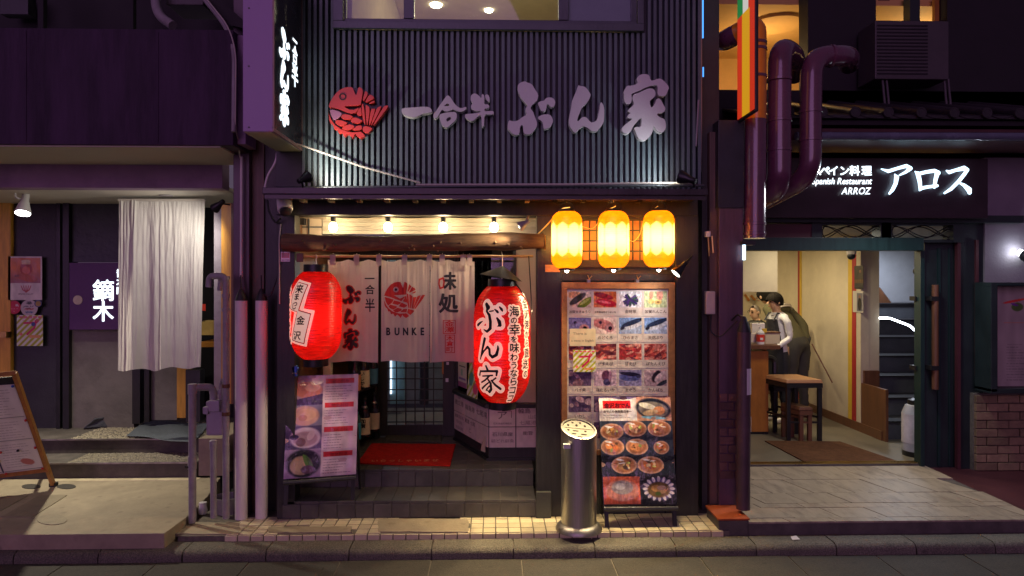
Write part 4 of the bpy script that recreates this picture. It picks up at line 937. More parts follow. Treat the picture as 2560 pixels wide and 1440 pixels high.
nink([('s', sg[(sg[:, [0, 2]].max(1) > 1114.5)])], m_inkb, 'printed_lettering', 1.5, .003, .7)
nink([stroke((1098, -699, 2.2), (1107, -695, 2.2), (1110, -704, 2), (1108, -718, 2), (1100, -721, 2), (1097, -710, 2), (1098, -699, 2))], m_inkr, 'printed_ring', 0, .003, .6)
nink(text('処', 1121, -734, 50, True), m_inkb, 'printed_lettering', 1.6, .003, .7)
for a, b, c, d, tx in ((1108, 1138, 801, 834, ('金澤',)), (1113, 1136, 838, 882, ('木倉町',))):
    nink([stroke((a, -c, .8), (b, -c, .8), (b, -d, .8), (a, -d, .8), (a, -c, .8))], m_inkr, 'printed_seal', 0, .003, .6)
    s = (d - c - 3) / len(tx[0]); nink(text(tx[0], (a + b) / 2, -c - 1, s, True, sx=(b - a - 4) / s), m_inkr, 'printed_seal', .25, .003, .5)

# ------------------------------------------------------------------ red lanterns
m_pap = paper('red lantern paper', .075, .5, c=(.72, .008, .005), fib=.85, fs=(2, 2, 22), leak=.13)
m_papw = paper('white lantern paper', .30, .35, c=(1, .74, .56), fib=.12, leak=.0)
m_papb = mat('lantern black ink', (.014, .008, .010), .8, var=.2)
m_papr = mat('lantern red ink', (.42, .02, .018), .8, var=.1, emit=(.5, .01, .005), es=.12)
def lantern_shape(px, py0, py1, wpx, Y):
    c = V(px, (py0 + py1) / 2, Y); hh = (Z(px, py0, Y) - Z(px, py1, Y)) / 2; rr = wpx / 2 * _w(px, Y)[0] / F
    def rad(z):
        t = min(1, abs(z) / hh); s = max(0, (t - .42) / .58); return rr * (1 - .42 * s ** 2.2 - .10 * s ** 8)
    return c, hh, rr, rad
def red_lantern(label, px, py0, py1, wpx, Y, rib, e0=15.):
    c, hh, rr, rad = lantern_shape(px, py0, py1, wpx, Y); t = thing('red_lantern', label, 'lantern', c, 'big red paper lanterns at the entrance')
    n = rib * 4; prof = []
    for i in range(n + 1):
        z = -hh + 2 * hh * i / n; prof.append((rad(z) + .0022 * (abs(math.sin(math.pi * i / 4)) - .5), z))
    MB().lathe(prof, c, 56, caps=False).build('paper_body', m_pap, t, smooth=True, nofix=True)
    for s, nm in ((1, 'top_ring'), (-1, 'bottom_ring')):
        r_ = rad(hh) * 1.02; a, b = s * (hh - .012), s * (hh + .050)
        MB().lathe([(r_, a), (r_ * .99, b), (r_ * .93, b), (r_ * .94, a)], c, 40, caps=False).build(nm, m_black, t, smooth=True)
    MB().tube([c + Vector((0, 0, hh + .02)), c + Vector((0, 0, hh + .085)), c + Vector((.006, 0, hh + .10)), c + Vector((0, 0, hh + .125))], .004, 6).build('hook', m_steel, t)
    lamp('SPOT', 'added_ground_spot', c - Vector((0, 0, hh + .04)), t, (1, .80, .50), e0, (.0, -.22, -1), .04, 150, .7)  # added spot for the ground, in place of an unseen overhead street lamp
    lamp('POINT', 'lantern_bulb', c + Vector((0, 0, -.02)), t, (1, .70, .45), 5, size=.04)
    return t, c, rr, rad
def wrap(c, rr, rad, a0):
    def f(u, v, d):
        th = a0 + u / rr; r_ = rad(v) + d; return Vector((c.x + r_ * math.sin(th), c.y - r_ * math.cos(th), c.z + v))
    return f
# right lantern
t, c, rr, rad = red_lantern('tall red paper lantern with metal hat and long white edged lettering, right of the curtain', 1255, 715, 1003, 141, -.22, 42)
f = wrap(c, rr, rad, 0); kx = 3.6; sc = _w(1255, -.22)[0] / F
def P2(x, y):                                             # zoomed photo position -> arc metres, height
    px, py = x / kx + 1170, y / kx + 640; q = max(-.985, min(.985, (px - 1255) * sc / rr)); return math.asin(q) * rr, -((py - 859) * sc)
def S2(*p): return stroke(*[(*P2(x, y), w_ / kx * sc) for x, y, w_ in p])
BIG = [S2((160, 425, 14), (180, 455, 20), (172, 480, 9)), S2((170, 485, 8), (196, 520, 12), (206, 575, 13), (205, 635, 13), (178, 663, 10), (152, 648, 5)), S2((100, 610, 13), (122, 588, 9), (140, 575, 3)), S2((262, 545, 8), (280, 575, 15), (286, 605, 14), (268, 615, 4)), S2((240, 470, 5), (262, 488, 11), (268, 496, 8)), S2((282, 450, 7), (300, 470, 11), (306, 482, 7)), S2((196, 488, 5), (228, 482, 6)),
       S2((158, 725, 12), (148, 775, 12), (134, 840, 9), (122, 905, 6)), S2((122, 895, 5), (150, 835, 7), (182, 795, 10), (198, 815, 10), (200, 860, 10), (222, 882, 12), (256, 862, 13), (270, 810, 10), (268, 785, 5)),
       S2((168, 962, 8), (182, 995, 10)), S2((122, 1010, 8), (114, 1048, 8)), S2((122, 1012, 8), (200, 1004, 9), (262, 1002, 10), (256, 1040, 7)), S2((140, 1052, 6), (222, 1040, 7)), S2((192, 1052, 7), (160, 1085, 7), (124, 1110, 7)), S2((182, 1075, 7), (204, 1110, 10), (202, 1165, 12), (178, 1192, 11), (162, 1176, 4)), S2((184, 1108, 6), (116, 1168, 8)), S2((190, 1135, 5), (150, 1180, 6)), S2((250, 1062, 7), (216, 1090, 6)), S2((212, 1085, 7), (245, 1125, 10), (288, 1158, 11))]
colA = []; y = 440
for ch, s in zip('海の幸を味わうならココ', (95, 62, 105, 62, 90, 72, 68, 70, 80, 78, 78)):
    u, v = P2(412 if s > 80 else 404, y); colA += text(ch, u, v, s * 1.03 / kx * sc, True, sx=1.02); y += s * .985
colB = []; y = 378
for ch, s in zip('金沢港から直送の', (100, 88, 92, 78, 78, 96, 96, 78)):
    u, v = P2(518 if y < 900 else 506, y); colB += text(ch, u, v, s * .95 / kx * sc, True, sx=.85); y += s * .995
mb = MB(); ink(mb, BIG, f, .0042, .0245, .0035); ink(mb, colA, f, .0036, .0135, .0035); ink(mb, colB, f, .0036, .0115, .0042); mb.build('white_border', m_papw, t, nofix=True)
mb = MB(); ink(mb, BIG, f, .003, .0005, .0062); ink(mb, colA, f, .0026, .0016, .0062); ink(mb, colB, f, .0026, .0012, .0068); mb.build('lettering', m_papb, t, nofix=True)
hat = thing('lantern_hat', 'dark conical metal rain hat hanging over the tall red lantern', 'rain hat', V(1256, 690, -.22))
MB(Matrix.Translation(V(1255, 681, -.22)) @ Matrix.Rotation(R(10), 4, 'Y')).lathe([(.155, -.038), (.157, -.040), (.012, .042), (.004, .046)], n=36, caps=False).build('cone', m_blackrub, hat, smooth=False)
MB().tube([V(1256, 702, -.22), V(1256, 640, -.18), V(1254, 630, -.10)], .0035, 6).build('hook_wire', m_steel, hat)
MB().tube(rounded([V(1278, 695, -.2), V(1310, 735, -.3), V(1326, 790, -.2), V(1330, 780, -.12), V(1322, 640, -.08)], .1), .0045, 6).build('flex', m_black, hat, smooth=True)
# left lantern
t, c, rr, rad = red_lantern('round red paper lantern with slanted white label, left of the curtain', 790, 679, 897, 124, -.20, 36, 7.)
f = wrap(c, rr, rad, 0); s2 = _w(790, -.2)[0] / F; k4 = 1234 / 240
def P4(x, y):
    px, py = x / k4 + 720, y / k4 + 640; q = max(-.985, min(.985, (px - 790) * s2 / rr)); return math.asin(q) * rr, -((py - 788) * s2)
box = [P4(*p) for p in ((180, 305), (372, 350), (285, 665), (422, 690), (318, 1132), (98, 1080), (165, 705), (72, 680), (120, 470))]
inn = [P4(*p) for p in ((190, 330), (345, 366), (236, 680), (385, 722), (298, 1104), (122, 1062), (203, 706), (92, 676), (140, 480))]
inn2 = [P4(*p) for p in ((197, 340), (332, 372), (222, 690), (374, 732), (290, 1090), (136, 1052), (214, 700), (105, 668), (150, 485))]
mb = MB(); ink(mb, [poly(box)], f, .006, .003, .0035)
sl = [P4(x, y) for x, y in ((62, 330), (52, 470), (48, 610), (46, 760), (50, 900), (72, 1060), (120, 1230))]
side = []
for ch, (u, v) in zip('金沢おでん', [(-1.24 * rr, .165), (-1.22 * rr, .085), (-1.20 * rr, .005), (-1.19 * rr, -.075), (-1.16 * rr, -.155)]): side += text(ch, u, v + .04, .078, True)
ink(mb, side, f, .005, .017, .0035); mb.build('white_label', m_papw, t, nofix=True)
mb = MB(); ink(mb, [poly(inn)], f, .005, 0, .0055); mb.build('label_line', m_papr, t, nofix=True)
mb = MB(); ink(mb, [poly(inn2)], f, .005, 0, .0075); mb.build('white_label', m_papw, t, nofix=True)
mb = MB()
for ch, x, y, s in (('来', 240, 362, 118), ('ま', 212, 470, 96), ('っ', 192, 555, 88), ('し', 175, 590, 92), ('金', 262, 752, 118), ('沢', 215, 940, 118)):
    u, v = P4(x, y); ink(mb, text(ch, u, v, s / k4 * s2, True, shear=.12), f, .003, .0014, .0098)
ink(mb, side, f, .003, .0025, .0065); mb.build('lettering', m_papb, t, nofix=True)
# ------------------------------------------------------------------ yellow lanterns
m_papy = paper('yellow lantern paper', .22, .6, attr=True, fib=.10, fs=(2, 2, 30), leak=.25)
yl = None; yn = ['left of the three, nearest the log', 'middle one of the three', 'right of the three, above the spot lamp']
for i, (px, py) in enumerate(((1417, 600), (1534, 599), (1647, 598))):
    Y = -.16; p = V(px, py, Y); lab = 'glowing yellow paper lantern under the canopy, ' + yn[i]
    if yl is not None: copy_tree(yl, None, p, lab); continue
    c, hh, rr, rad = lantern_shape(px, py - 71, py + 71, 77, Y); yl = thing('yellow_lantern', lab, 'lantern', p, 'yellow paper lanterns hung in a row')
    def rad(z, rr=rr, hh=hh):
        q = min(1, abs(z) / hh); s = max(0, (q - .60) / .40); return rr * (1 - .36 * s ** 2.4 - .12 * s ** 9)
    n = 116; nn = 64; prof = [(rad(-hh + 2 * hh * k / n) + .0016 * (abs(math.sin(math.pi * k / 4)) - .5), -hh + 2 * hh * k / n) for k in range(n + 1)]
    o = MB().lathe(prof, c, nn, caps=False).build('paper_body', m_papy, yl, smooth=True, nofix=True)
    cols = []
    for r_, z in prof:
        for k in range(nn):
            q = z / hh; pet = abs(((k / nn * 8 + .5) % 1) - .5) * 2        # 0 at the seams, 1 mid panel
            edge = .34 + .22 * (pet ** .5) if q > 0 else .30 + .26 * (pet ** .5)
            m_ = max(0, min(1, (abs(q) - edge) / .06)); seam = .10 if pet < .09 else 0
            a = np.array((.95, .66, .26)); b = np.array((.74, .20, .003)); cc = a * (1 - max(m_, seam * 3)) + b * max(m_, seam * 3); cols.append((*cc, 1))
    at = o.data.attributes.new('col', 'FLOAT_COLOR', 'POINT'); at.data.foreach_set('color', np.array(cols, np.float32).ravel())
    for s in (1, -1): MB().lathe([(rad(hh) * 1.03, s * (hh - .006)), (rad(hh) * .98, s * (hh + .014)), (rad(hh) * .80, s * (hh + .016))], c, 32, caps=False).build('end_ring', m_dgrey, yl, smooth=True)
    MB().tube(arc(c + Vector((0, 0, hh + .01)), rad(hh) * 1.0, 0, math.pi, (1, 0, 0), (0, 0, 1), 14), .003, 6).build('bail', m_black, yl, smooth=True)
    for k in range(4): MB().tube(arc(c + Vector((0, 0, hh + .075 + .017 * k)), .009, 0, 6.283, (1, 0, 0) if k % 2 else (0, 1, 0), (0, 0, 1), 8), .0022, 5).build('chain_link', m_brass, yl)
    MB().lathe([(.001, -.028), (.012, -.022), (.016, -.008), (.013, .004)], c - Vector((0, 0, hh + .004)), 12).build('bulb_tip', m_led, yl, smooth=True)
    lamp('SPOT', 'tip_ground_fill', c - Vector((0, 0, hh + .034)), yl, (1, .77, .40), 70, (-.30, -.66, -1), .03, 116, 1.)  # spot at the bulb tip, boosted outward in place of an unseen street lamp
    lamp('POINT', 'lantern_bulb', c + Vector((0, 0, .0)), yl, (1, .76, .36), 7, size=.045)
single(MB().tube(rounded([V(1345, 585, -.02), V(1365, 565, -.08), V(1405, 520, -.15), V(1425, 518, -.15)], .04), .005, 6).tube(rounded([V(1455, 566, -.1), V(1480, 574, -.1), V(1494, 560, -.12), V(1510, 528, -.13), V(1540, 515, -.15)], .04), .003, 6)
       .tube(rounded([V(1572, 600, -.1), V(1584, 605, -.1), V(1600, 588, -.12), V(1612, 540, -.12), V(1645, 515, -.15)], .04), .003, 6), 'power_cord', m_bamboo, 'pale cord looping between the yellow lanterns', 'cord', smooth=True)
# ------------------------------------------------------------------ small fittings of the middle shop
sc_ = thing('security_camera', 'white security camera on the left post under the canopy', 'camera', V(712, 525, -.10))
MB(aim(V(712, 515, -.10), (.25, -.6, -.75))).lathe([(.045, -.06), (.055, -.05), (.055, .03), (.048, .05)], n=20).build('housing', m_white, sc_, smooth=True)
MB(aim(V(712, 515, -.10), (.25, -.6, -.75))).lathe([(.040, .049), (.038, .07), (.02, .078), (.001, .079)], n=20).build('lens_hood', m_dgrey, sc_, smooth=True)
MB().tube(rounded([V(668, 500, .0), V(672, 530, -.02), V(690, 560, -.03), V(702, 545, -.06)], .04), .008, 8).build('cable', m_blackrub, sc_, smooth=True)
MB().tube(rounded([V(702, 560, -.01), V(698, 600, -.01), V(699, 760, -.01)], .04), .005, 8).build('cable', m_offw, sc_, smooth=True)
im = Img(24, 24, (.85, .80, .82)).rect(2, 2, 22, 15, (.66, .06, .12)); im.text('SECOM', 2, 22, 6, (.15, .1, .2))
o = sheet('security_sticker', V(702, 654, -.004), (X(725, 0) - X(702, 0), 0, 0), (0, 0, .072), im, m_print, None, t=.003); tag(o, 'small red and white security sticker on the left post', 'sticker')
o = MB().box(X(1363, -.01), X(1400, -.01), -.012, -.001, Z(1380, 680, -.01), Z(1380, 662, -.01)).build('unit_plate', m_bamboo, None); tag(o, 'small yellow number plate at lower left of the lattice window', 'plate')
single(MB().pbox(741, 758, 633, 655, -.04, .0), 'pole_bracket', m_woodd, 'small brown wooden bracket at left end of bamboo pole', 'bracket', bev=.002)
# framed menu of photo cards
mbd = thing('menu_board', 'tall orange framed menu board with a grid of food photographs', 'menu board', V(1545, 1130, .0))
Ym = -.03
MB().pbox(1404, 1688, 706, 722, Ym - .02, .03).pbox(1404, 1418, 722, 1125, Ym - .02, .03).pbox(1672, 1688, 722, 1125, Ym - .02, .03).pbox(1404, 1688, 1125, 1138, Ym - .02, .03).build('frame', m_framew, mbd, bev=.003)
MB().pbox(1418, 1672, 722, 1125, Ym, .03).build('backing', m_backw, mbd)
for px in (1472, 1594):
    MB().pbox(px - 4, px + 4, 698, 707, Ym - .01, .02).build('clasp', m_steel, mbd); MB().tube([V(px - 2, 700, Ym - .01), V(px + 8, 690, Ym - .02)], .003, 6).tube([V(px + 2, 700, Ym - .01), V(px - 3, 688, Ym - .02)], .003, 6).build('clasp', m_brass, mbd)
CAP = [['加賀太きゅうり', '五郎島金時さつまいも', '金時草', '加賀れんこん'], ['', 'のどくろ', 'ひらまさ', '天然ぶり'], ['', 'がすえび', '甘えび', 'ぼたんえび'], ['バイ貝', 'ほたるいか', 'まぐろ', 'かんぱち'], ['いわし', 'いか', 'たこ', 'さば'], ['さざえ', '', '', '']]
def food(r, c):
    W_, H_ = 56, 40; k = (r, c)
    if k == (0, 0): i = Img(W_, H_, (.78, .72, .68)).ell(12, 8, 20, 8, (.85, .62, .45)).ell(22, 18, 24, 8, (.16, .17, .10), -35).ell(40, 28, 22, 9, (.36, .45, .10), -35).ell(40, 25, 14, 3, (.55, .65, .3), -35)
    elif k == (0, 1): i = Img(W_, H_, (.72, .40, .26)).rect(38, 0, 56, 18, (.60, .28, .12)).ell(24, 11, 24, 7, (.50, .06, .10), 14).ell(30, 28, 26, 9, (.60, .06, .14), 10).ell(26, 26, 16, 3, (.80, .35, .4), 10)
    elif k == (0, 2):
        i = Img(W_, H_, (.80, .80, .82))
        for _ in range(40):
            a = random.random() * 6.3; i.ell(28 + 9 * math.cos(a), 21 + 7 * math.sin(a), 11, 2.2, random.choice([(.22, .16, .38), (.18, .28, .24), (.32, .24, .45)]), math.degrees(a) + random.uniform(-40, 40))
    elif k == (0, 3): i = Img(W_, H_, (.70, .76, .58)).ell(17, 8, 5, 14, (.80, .60, .50)).ell(38, 8, 8, 15, (.78, .55, .48)).ell(17, 24, 8, 6, (.85, .72, .45)).ell(34, 26, 9, 6, (.82, .70, .42)).ell(34, 26, 4, 3, (.55, .42, .25))
    elif r == 1 and c in (2, 3): i = Img(W_, H_, (.42, .54, .74)).ell(30, 30, 34, 10, (.60, .66, .78)).ell(34, 18, 28, 9, (.72, .74, .80), -18).ell(32, 12, 28, 6, (.12, .17, .28), -20).ell(8, 26, 6, 4, (.1, .12, .2), -30)
    elif r == 1: i = Img(W_, H_, (.36, .34, .58) if c == 0 else (.74, .66, .66)).ell(22, 16, 26, 12, (.42, .40, .62) if c == 0 else (.62, .38, .40), 12).ell(38, 26, 12, 10, (.60, .42, .46)).ell(40, 26, 5, 5, (.05, .03, .05)).ell(16, 12, 4, 4, (.12, .1, .2))
    elif r == 2:
        i = Img(W_, H_, [(.45, .25, .40), (.52, .26, .26), (.60, .18, .20), (.66, .38, .36)][c])
        for _ in range(26): i.ell(random.uniform(0, 56), random.uniform(0, 40), random.uniform(6, 18), random.uniform(1.5, 4), random.choice([(.75, .35, .30), (.35, .14, .18), (.80, .55, .50), (.55, .2, .2)]), random.uniform(-60, 30))
    elif k == (3, 2): i = Img(W_, H_, (.52, .50, .66)).ell(27, 17, 26, 11, (.30, .32, .55)).ell(27, 10, 25, 5, (.10, .09, .20), 6).ell(48, 16, 6, 4, (.2, .2, .35))
    elif k == (3, 3): i = Img(W_, H_, (.68, .58, .62)).ell(30, 16, 10, 16, (.16, .13, .18), 30).ell(42, 16, 20, 9, (.74, .66, .70), -35).ell(46, 32, 16, 5, (.18, .20, .26), -25)
    elif k == (3, 1): i = Img(W_, H_, (.72, .62, .70)).ell(30, 14, 11, 13, (.36, .20, .32)).ell(32, 30, 9, 8, (.22, .2, .36)).ell(40, 16, 4, 14, (.55, .40, .52))
    else:
        i = Img(W_, H_, (.34, .27, .40))
        for _ in range(12): i.ell(random.uniform(0, 56), random.uniform(4, 38), random.uniform(5, 12), random.uniform(4, 8), random.choice([(.55, .42, .50), (.24, .18, .30), (.66, .55, .60), (.44, .32, .38)]), random.uniform(-60, 60))
    return i.noise(.22, 9).noise(.12, 16)
for r in range(6):
    for c in range(4):
        a = 1419 + 63.0 * c; y0 = 726 + 65.4 * r
        im = Img(62, 64, (.78, .74, .71)); im.paste(food(r, c), 3, 3); tx = CAP[r][c]
        if tx: im.text(tx, 31, 56, min(9.5, 54 / len(tx)), (.26, .22, .22), grow=.15, center=True)
        im.noise(.05, 4); im.rect(0, 0, 1, 64, (.9, .88, .86)); im.rect(0, 63, 62, 64, (.9, .88, .86))
        P = V(a, y0 + 63.5, Ym - .003); sheet('photo_card', P, (X(a + 61.5, Ym) - X(a, Ym), 0, 0), (0, 0, Z(a, y0, Ym) - Z(a, y0 + 63.5, Ym)), im, m_wrap, mbd, t=.003)
im = Img(62, 44, (.78, .73, .60)).text('There is', 8, 15, 9, (.35, .33, .3)).text('a menu in English', 4, 32, 7.2, (.3, .28, .26)).noise(.06, 4)
o = sheet('note', V(1424, 865, Ym - .012), (X(1489, Ym) - X(1424, Ym), 0, 0), (0, 0, Z(1424, 822, Ym) - Z(1424, 865, Ym)), im, m_matte, None, t=.002); tag(o, 'cream handwritten note taped over the menu photographs', 'note')
def pu(w_, h_):
    i = Img(w_, h_, (.86, .86, .80)); i.mix((((i.x + i.y) % (w_ / 4.2)) < w_ / 8.4).astype(float), (.66, .68, .10)); k = w_ / 50
    for a in range(5): i.rect((4 + 9 * a) * k, 2 * k, (11 + 9 * a) * k, 5 * k, (.80, .30, .40))
    return i.items([stroke((14 * k, -15 * k, 1.9 * k), (36 * k, -14 * k, 1.9 * k), (33 * k, -24 * k, 2.1 * k), (20 * k, -36 * k, 2.1 * k)), stroke((38 * k, -8 * k, 1.2 * k), (41 * k, -11 * k, 1.2 * k), (38 * k, -14 * k, 1.2 * k), (35 * k, -11 * k, 1.2 * k), (38 * k, -8 * k, 1.2 * k))], (.78, .10, .34)).ell(8 * k, 36 * k, 3 * k, 3 * k, (.85, .45, .45)).rect(24 * k, 38 * k, 44 * k, 43 * k, (.85, .60, .35))
o = sheet('striped_poster', V(1433, 930, Ym - .012), (X(1489, Ym) - X(1433, Ym), 0, 0), (0, 0, Z(1433, 875, Ym) - Z(1433, 930, Ym)), pu(54, 52), m_wrap, None, t=.002); tag(o, 'small yellow striped leaflet with pink プ stuck on the framed menu', 'poster')
# ashtray bin
p = G(1447, 1308, 0.0); p.y = -.26; p.x = X(1447, -.26)
bn = thing('ashtray_bin', 'brushed steel standing ashtray bin with slanted perforated top', 'ashtray', p)
r = .125; hb = Z(1447, 1095, -.26); n = 40
mb = MB(); vs = []; 
lv = [(0.0, r), (.02, r), (hb * .5, r), (hb - .05, r)]
for z, q in lv: vs += [(p.x + q * math.cos(2 * math.pi * j / n), p.y + q * math.sin(2 * math.pi * j / n), z + .03) for j in range(n)]
def top(j, q=r, dz=0.): 
    a = 2 * math.pi * j / n; return (p.x + q * math.cos(a), p.y + q * math.sin(a), hb + .055 + .36 * q * math.sin(a) - .10 * q * math.cos(a) + dz)
vs += [top(j) for j in range(n)]
mb.add(vs, [(i * n + j, i * n + (j + 1) % n, (i + 1) * n + (j + 1) % n, (i + 1) * n + j) for i in range(4) for j in range(n)])
mb.build('cylinder_body', m_steel, bn, smooth=True)
mb = MB(); mb.add([top(j, r * 1.015, .012) for j in range(n)] + [top(j, r * 1.015, -.012) for j in range(n)] + [top(j, r * .90, .014) for j in range(n)], [(j, (j + 1) % n, n + (j + 1) % n, n + j) for j in range(n)] + [(j, (j + 1) % n, 2 * n + (j + 1) % n, 2 * n + j) for j in range(n)])
mb.build('rim', m_steel, bn, smooth=True)
mb = MB(); mb.add([top(j, r * .905, .004) for j in range(n)], [tuple(range(n))]); mb.build('top_plate', mat('satin steel plate', (.24, .225, .20), .55, metal=.6, var=.1, sc=20), bn, nofix=True)
def tp(u, v, dz): return (p.x + u, p.y + v, hb + .055 + .36 * v - .10 * u + dz)
for u, v, w_, h_ in ((-.035, .082, .008, .011), (.02, .085, .008, .011), (-.07, .045, .009, .012), (-.01, .05, .009, .012), (.05, .05, .009, .012), (0, .012, .10, .002), (-.075, -.015, .009, .009), (-.025, -.02, .022, .006), (.045, -.015, .009, .009), (-.04, -.055, .018, .006), (.03, -.055, .022, .006), (.0, -.09, .020, .006)):
    MB().prism([(u + w_ * math.cos(t * .628), v + h_ * math.sin(t * .628)) for t in range(10)], lambda a, b, d: tp(a, b, d), .003, .006).build('ash_hole', m_hole, bn)
MB().lathe([(r * 1.32, .0), (r * 1.32, .012), (r * 1.2, .035), (r * 1.03, .05), (r * 1.0, .05)], p, 36, caps=False).build('foot', m_steeld, bn, smooth=True)
MB().pbox(1405, 1422, 1111, 1122, -.385, -.35).build('handle_slot', m_white, bn).location.x += .012
# leaning photo menus on black easels
def easel(name, label, P, U, W, im, legs, m=m_wrap, back=.14):
    t = thing(name, label, 'menu stand', Vector(P)); P, U, W = Vector(P), Vector(U), Vector(W); N = W.cross(U).normalized()
    sheet('menu_print', P - N * .012, U, W, im, m, t, t=.006, curl=lambda a, b: .004 * math.sin(a * 9 + b * 5) * math.sin(b * 13 - a * 4) + .003 * math.sin(b * 30))
    q = [P, P + U, P + U + W, P + W]; MB().hexa([p_ - N * .004 for p_ in (q[0], q[1], q[2], q[3])] + [p_ + N * .014 for p_ in (q[0], q[1], q[2], q[3])]).build('panel', m_black, t)
    MB().tube([P - W * .035 - N * .02, P + U - W * .035 - N * .02], .016, 8).build('tray', m_dgrey, t)
    u = U.normalized()
    for s in (.04, .96):
        a = P + U * s; k = (a.z - legs) / max(1e-4, W.z); b = a - W * k
        MB().hexa([b - u * .014, b + u * .014, b + u * .014 + N * .022, b - u * .014 + N * .022, a - u * .014 + W * .05, a + u * .014 + W * .05, a + u * .014 + N * .022 + W * .05, a - u * .014 + N * .022 + W * .05]).build('leg', m_black, t)
        tp_ = a + W * .9 + N * .02; bt = Vector((b.x, b.y + back + W.y, legs)); MB().tube([tp_, bt], .011, 6).build('rear_leg', m_black, t)
    return t
# oden menu, right of the bin
w_, h_ = 150, 226; i = Img(w_, h_, (.10, .11, .14)); i.rect(0, 0, 78, 52, (.80, .77, .74)).rect(78, 0, w_, 52, (.70, .52, .42)).rect(8, 9, 66, 26, (.72, .08, .08))
i.text('金沢おでん', 10, 23, 11, (.22, .02, .02), grow=.5); i.text('おでんの消費量日本一', 8, 34, 5.9, (.15, .12, .12), grow=.25); i.lines(8, 70, 40, 2, 5, (.25, .2, .2))
i.ell(112, 26, 36, 22, (.06, .09, .13), 8).ell(112, 28, 31, 17, (.42, .40, .36), 8).ell(100, 20, 18, 6, (.85, .80, .70), 15).ell(124, 30, 12, 9, (.75, .50, .30)).ell(106, 34, 16, 6, (.80, .68, .50), -10).ell(112, 45, 26, 3, (.45, .65, .72), 4)
def bowl(cx, cy, rx, ry, a, b):
    bowl0(cx, cy, rx, ry, a, b)
    for _ in range(9):
        q = random.choice((a, b, (.72, .62, .48), (.30, .20, .12), (.55, .60, .30))); k = random.uniform(.7, 1.25); i.ell(cx + random.uniform(-.5, .5) * rx, cy + random.uniform(-.45, .45) * ry, random.uniform(2, 6), random.uniform(1.2, 3.5), tuple(min(1, c * k) for c in q), random.uniform(-80, 80), .4)
    i.ell(cx + random.uniform(-.4, .4) * rx, cy - ry * random.uniform(.2, .7), random.uniform(2, 7), 1, (.88, .88, .90), random.uniform(-30, 30), .6)
def bowl0(cx, cy, rx, ry, a, b): i.ell(cx, cy, rx, ry, (.66, .50, .42), 0, .06).ell(cx, cy, rx * .86, ry * .84, (.52, .33, .22), 0, .2).ell(cx - 2, cy, rx * .5, ry * .52, a, 20, .3).ell(cx + 5, cy + 3, rx * .3, ry * .35, b, -20, .3).ell(cx - rx * .3, cy - ry * .6, rx * .3, ry * .12, (.8, .78, .78), 10, .5)
i.rect(0, 52, w_, 90, (.14, .17, .22)); bowl(24, 74, 24, 17, (.62, .45, .22), (.40, .26, .12)); bowl(72, 68, 24, 17, (.70, .50, .40), (.32, .2, .15)); bowl(122, 68, 24, 17, (.66, .42, .30), (.6, .4, .3))
i.rect(0, 90, w_, 126, (.12, .15, .20)); bowl(24, 106, 24, 17, (.74, .46, .26), (.62, .34, .2)); bowl(74, 106, 23, 17, (.76, .50, .32), (.66, .42, .25)); bowl(124, 108, 16, 14, (.74, .40, .22), (.60, .3, .18))
i.rect(0, 126, w_, 166, (.10, .12, .15)); bowl(46, 144, 26, 18, (.54, .40, .26), (.25, .18, .14)); bowl(100, 144, 27, 18, (.62, .34, .16), (.54, .28, .14)).__class__
i.rect(2, 168, 76, 224, (.66, .30, .20)); i.ell(40, 196, 34, 22, (.68, .44, .38)).ell(40, 190, 22, 14, (.54, .50, .50)).ell(36, 188, 10, 7, (.7, .68, .68)); i.rect(76, 166, w_, 226, (.10, .11, .13)); i.ell(114, 193, 31, 23, (.30, .28, .42))
for k in range(16): i.ell(114 + 27 * math.cos(k * .393), 193 + 20 * math.sin(k * .393), 3, 6, (.78, .74, .76), k * 22.5 + 90)
i.ell(114, 195, 23, 16, (.36, .28, .16)).ell(108, 192, 9, 7, (.58, .42, .24)).ell(121, 197, 9, 6, (.52, .40, .28)).ell(112, 203, 6, 4, (.25, .3, .12)); i.a = np.clip(i.a * 1.22 + .03, 0, 1); i.noise(.14, 12).noise(.12, 40)
Yo = -.20; P = V(1508, 1262, Yo); U = Vector((X(1692, Yo) - X(1508, Yo), 0.0, 0)); W = V(1508, 992, Yo + .10) - V(1508, 1262, Yo); W.x = 0.0; W.z = .845 
easel('menu_stand', 'black stand with plastic wrapped oden photographs, right of the steel ashtray', P, U, (W.x - .012, .15, Z(1508, 992, -.05) - P.z), i, .0)
# pink menu left of the entrance, turned a little
w_, h_ = 132, 196; i = Img(w_, h_, (.74, .64, .72)); i.rect(0, 0, 66, h_, (.34, .25, .42))
i.rect(0, 0, 66, 48, (.55, .42, .55)).ell(38, 28, 26, 16, (.68, .40, .38)).ell(46, 24, 14, 8, (.76, .54, .50)).ell(56, 8, 12, 10, (.75, .68, .72)); i.mix(((i.x < 66) & (i.y > 36 + (66 - i.x) * .2) & (i.y < 60)).astype(float) * .8, (.16, .08, .28))
i.rect(0, 58, 66, 98, (.40, .36, .50)).ell(34, 78, 26, 19, (.68, .50, .50)).ell(36, 76, 18, 12, (.74, .56, .50)).ell(30, 82, 8, 6, (.62, .42, .36))
i.rect(0, 98, 66, 142, (.24, .20, .34)).ell(36, 120, 28, 20, (.70, .62, .70)).ell(36, 122, 22, 14, (.58, .46, .52)).ell(28, 128, 9, 8, (.42, .28, .34)).ell(46, 116, 6, 10, (.72, .62, .66), 30).ell(16, 118, 8, 5, (.16, .14, .26))
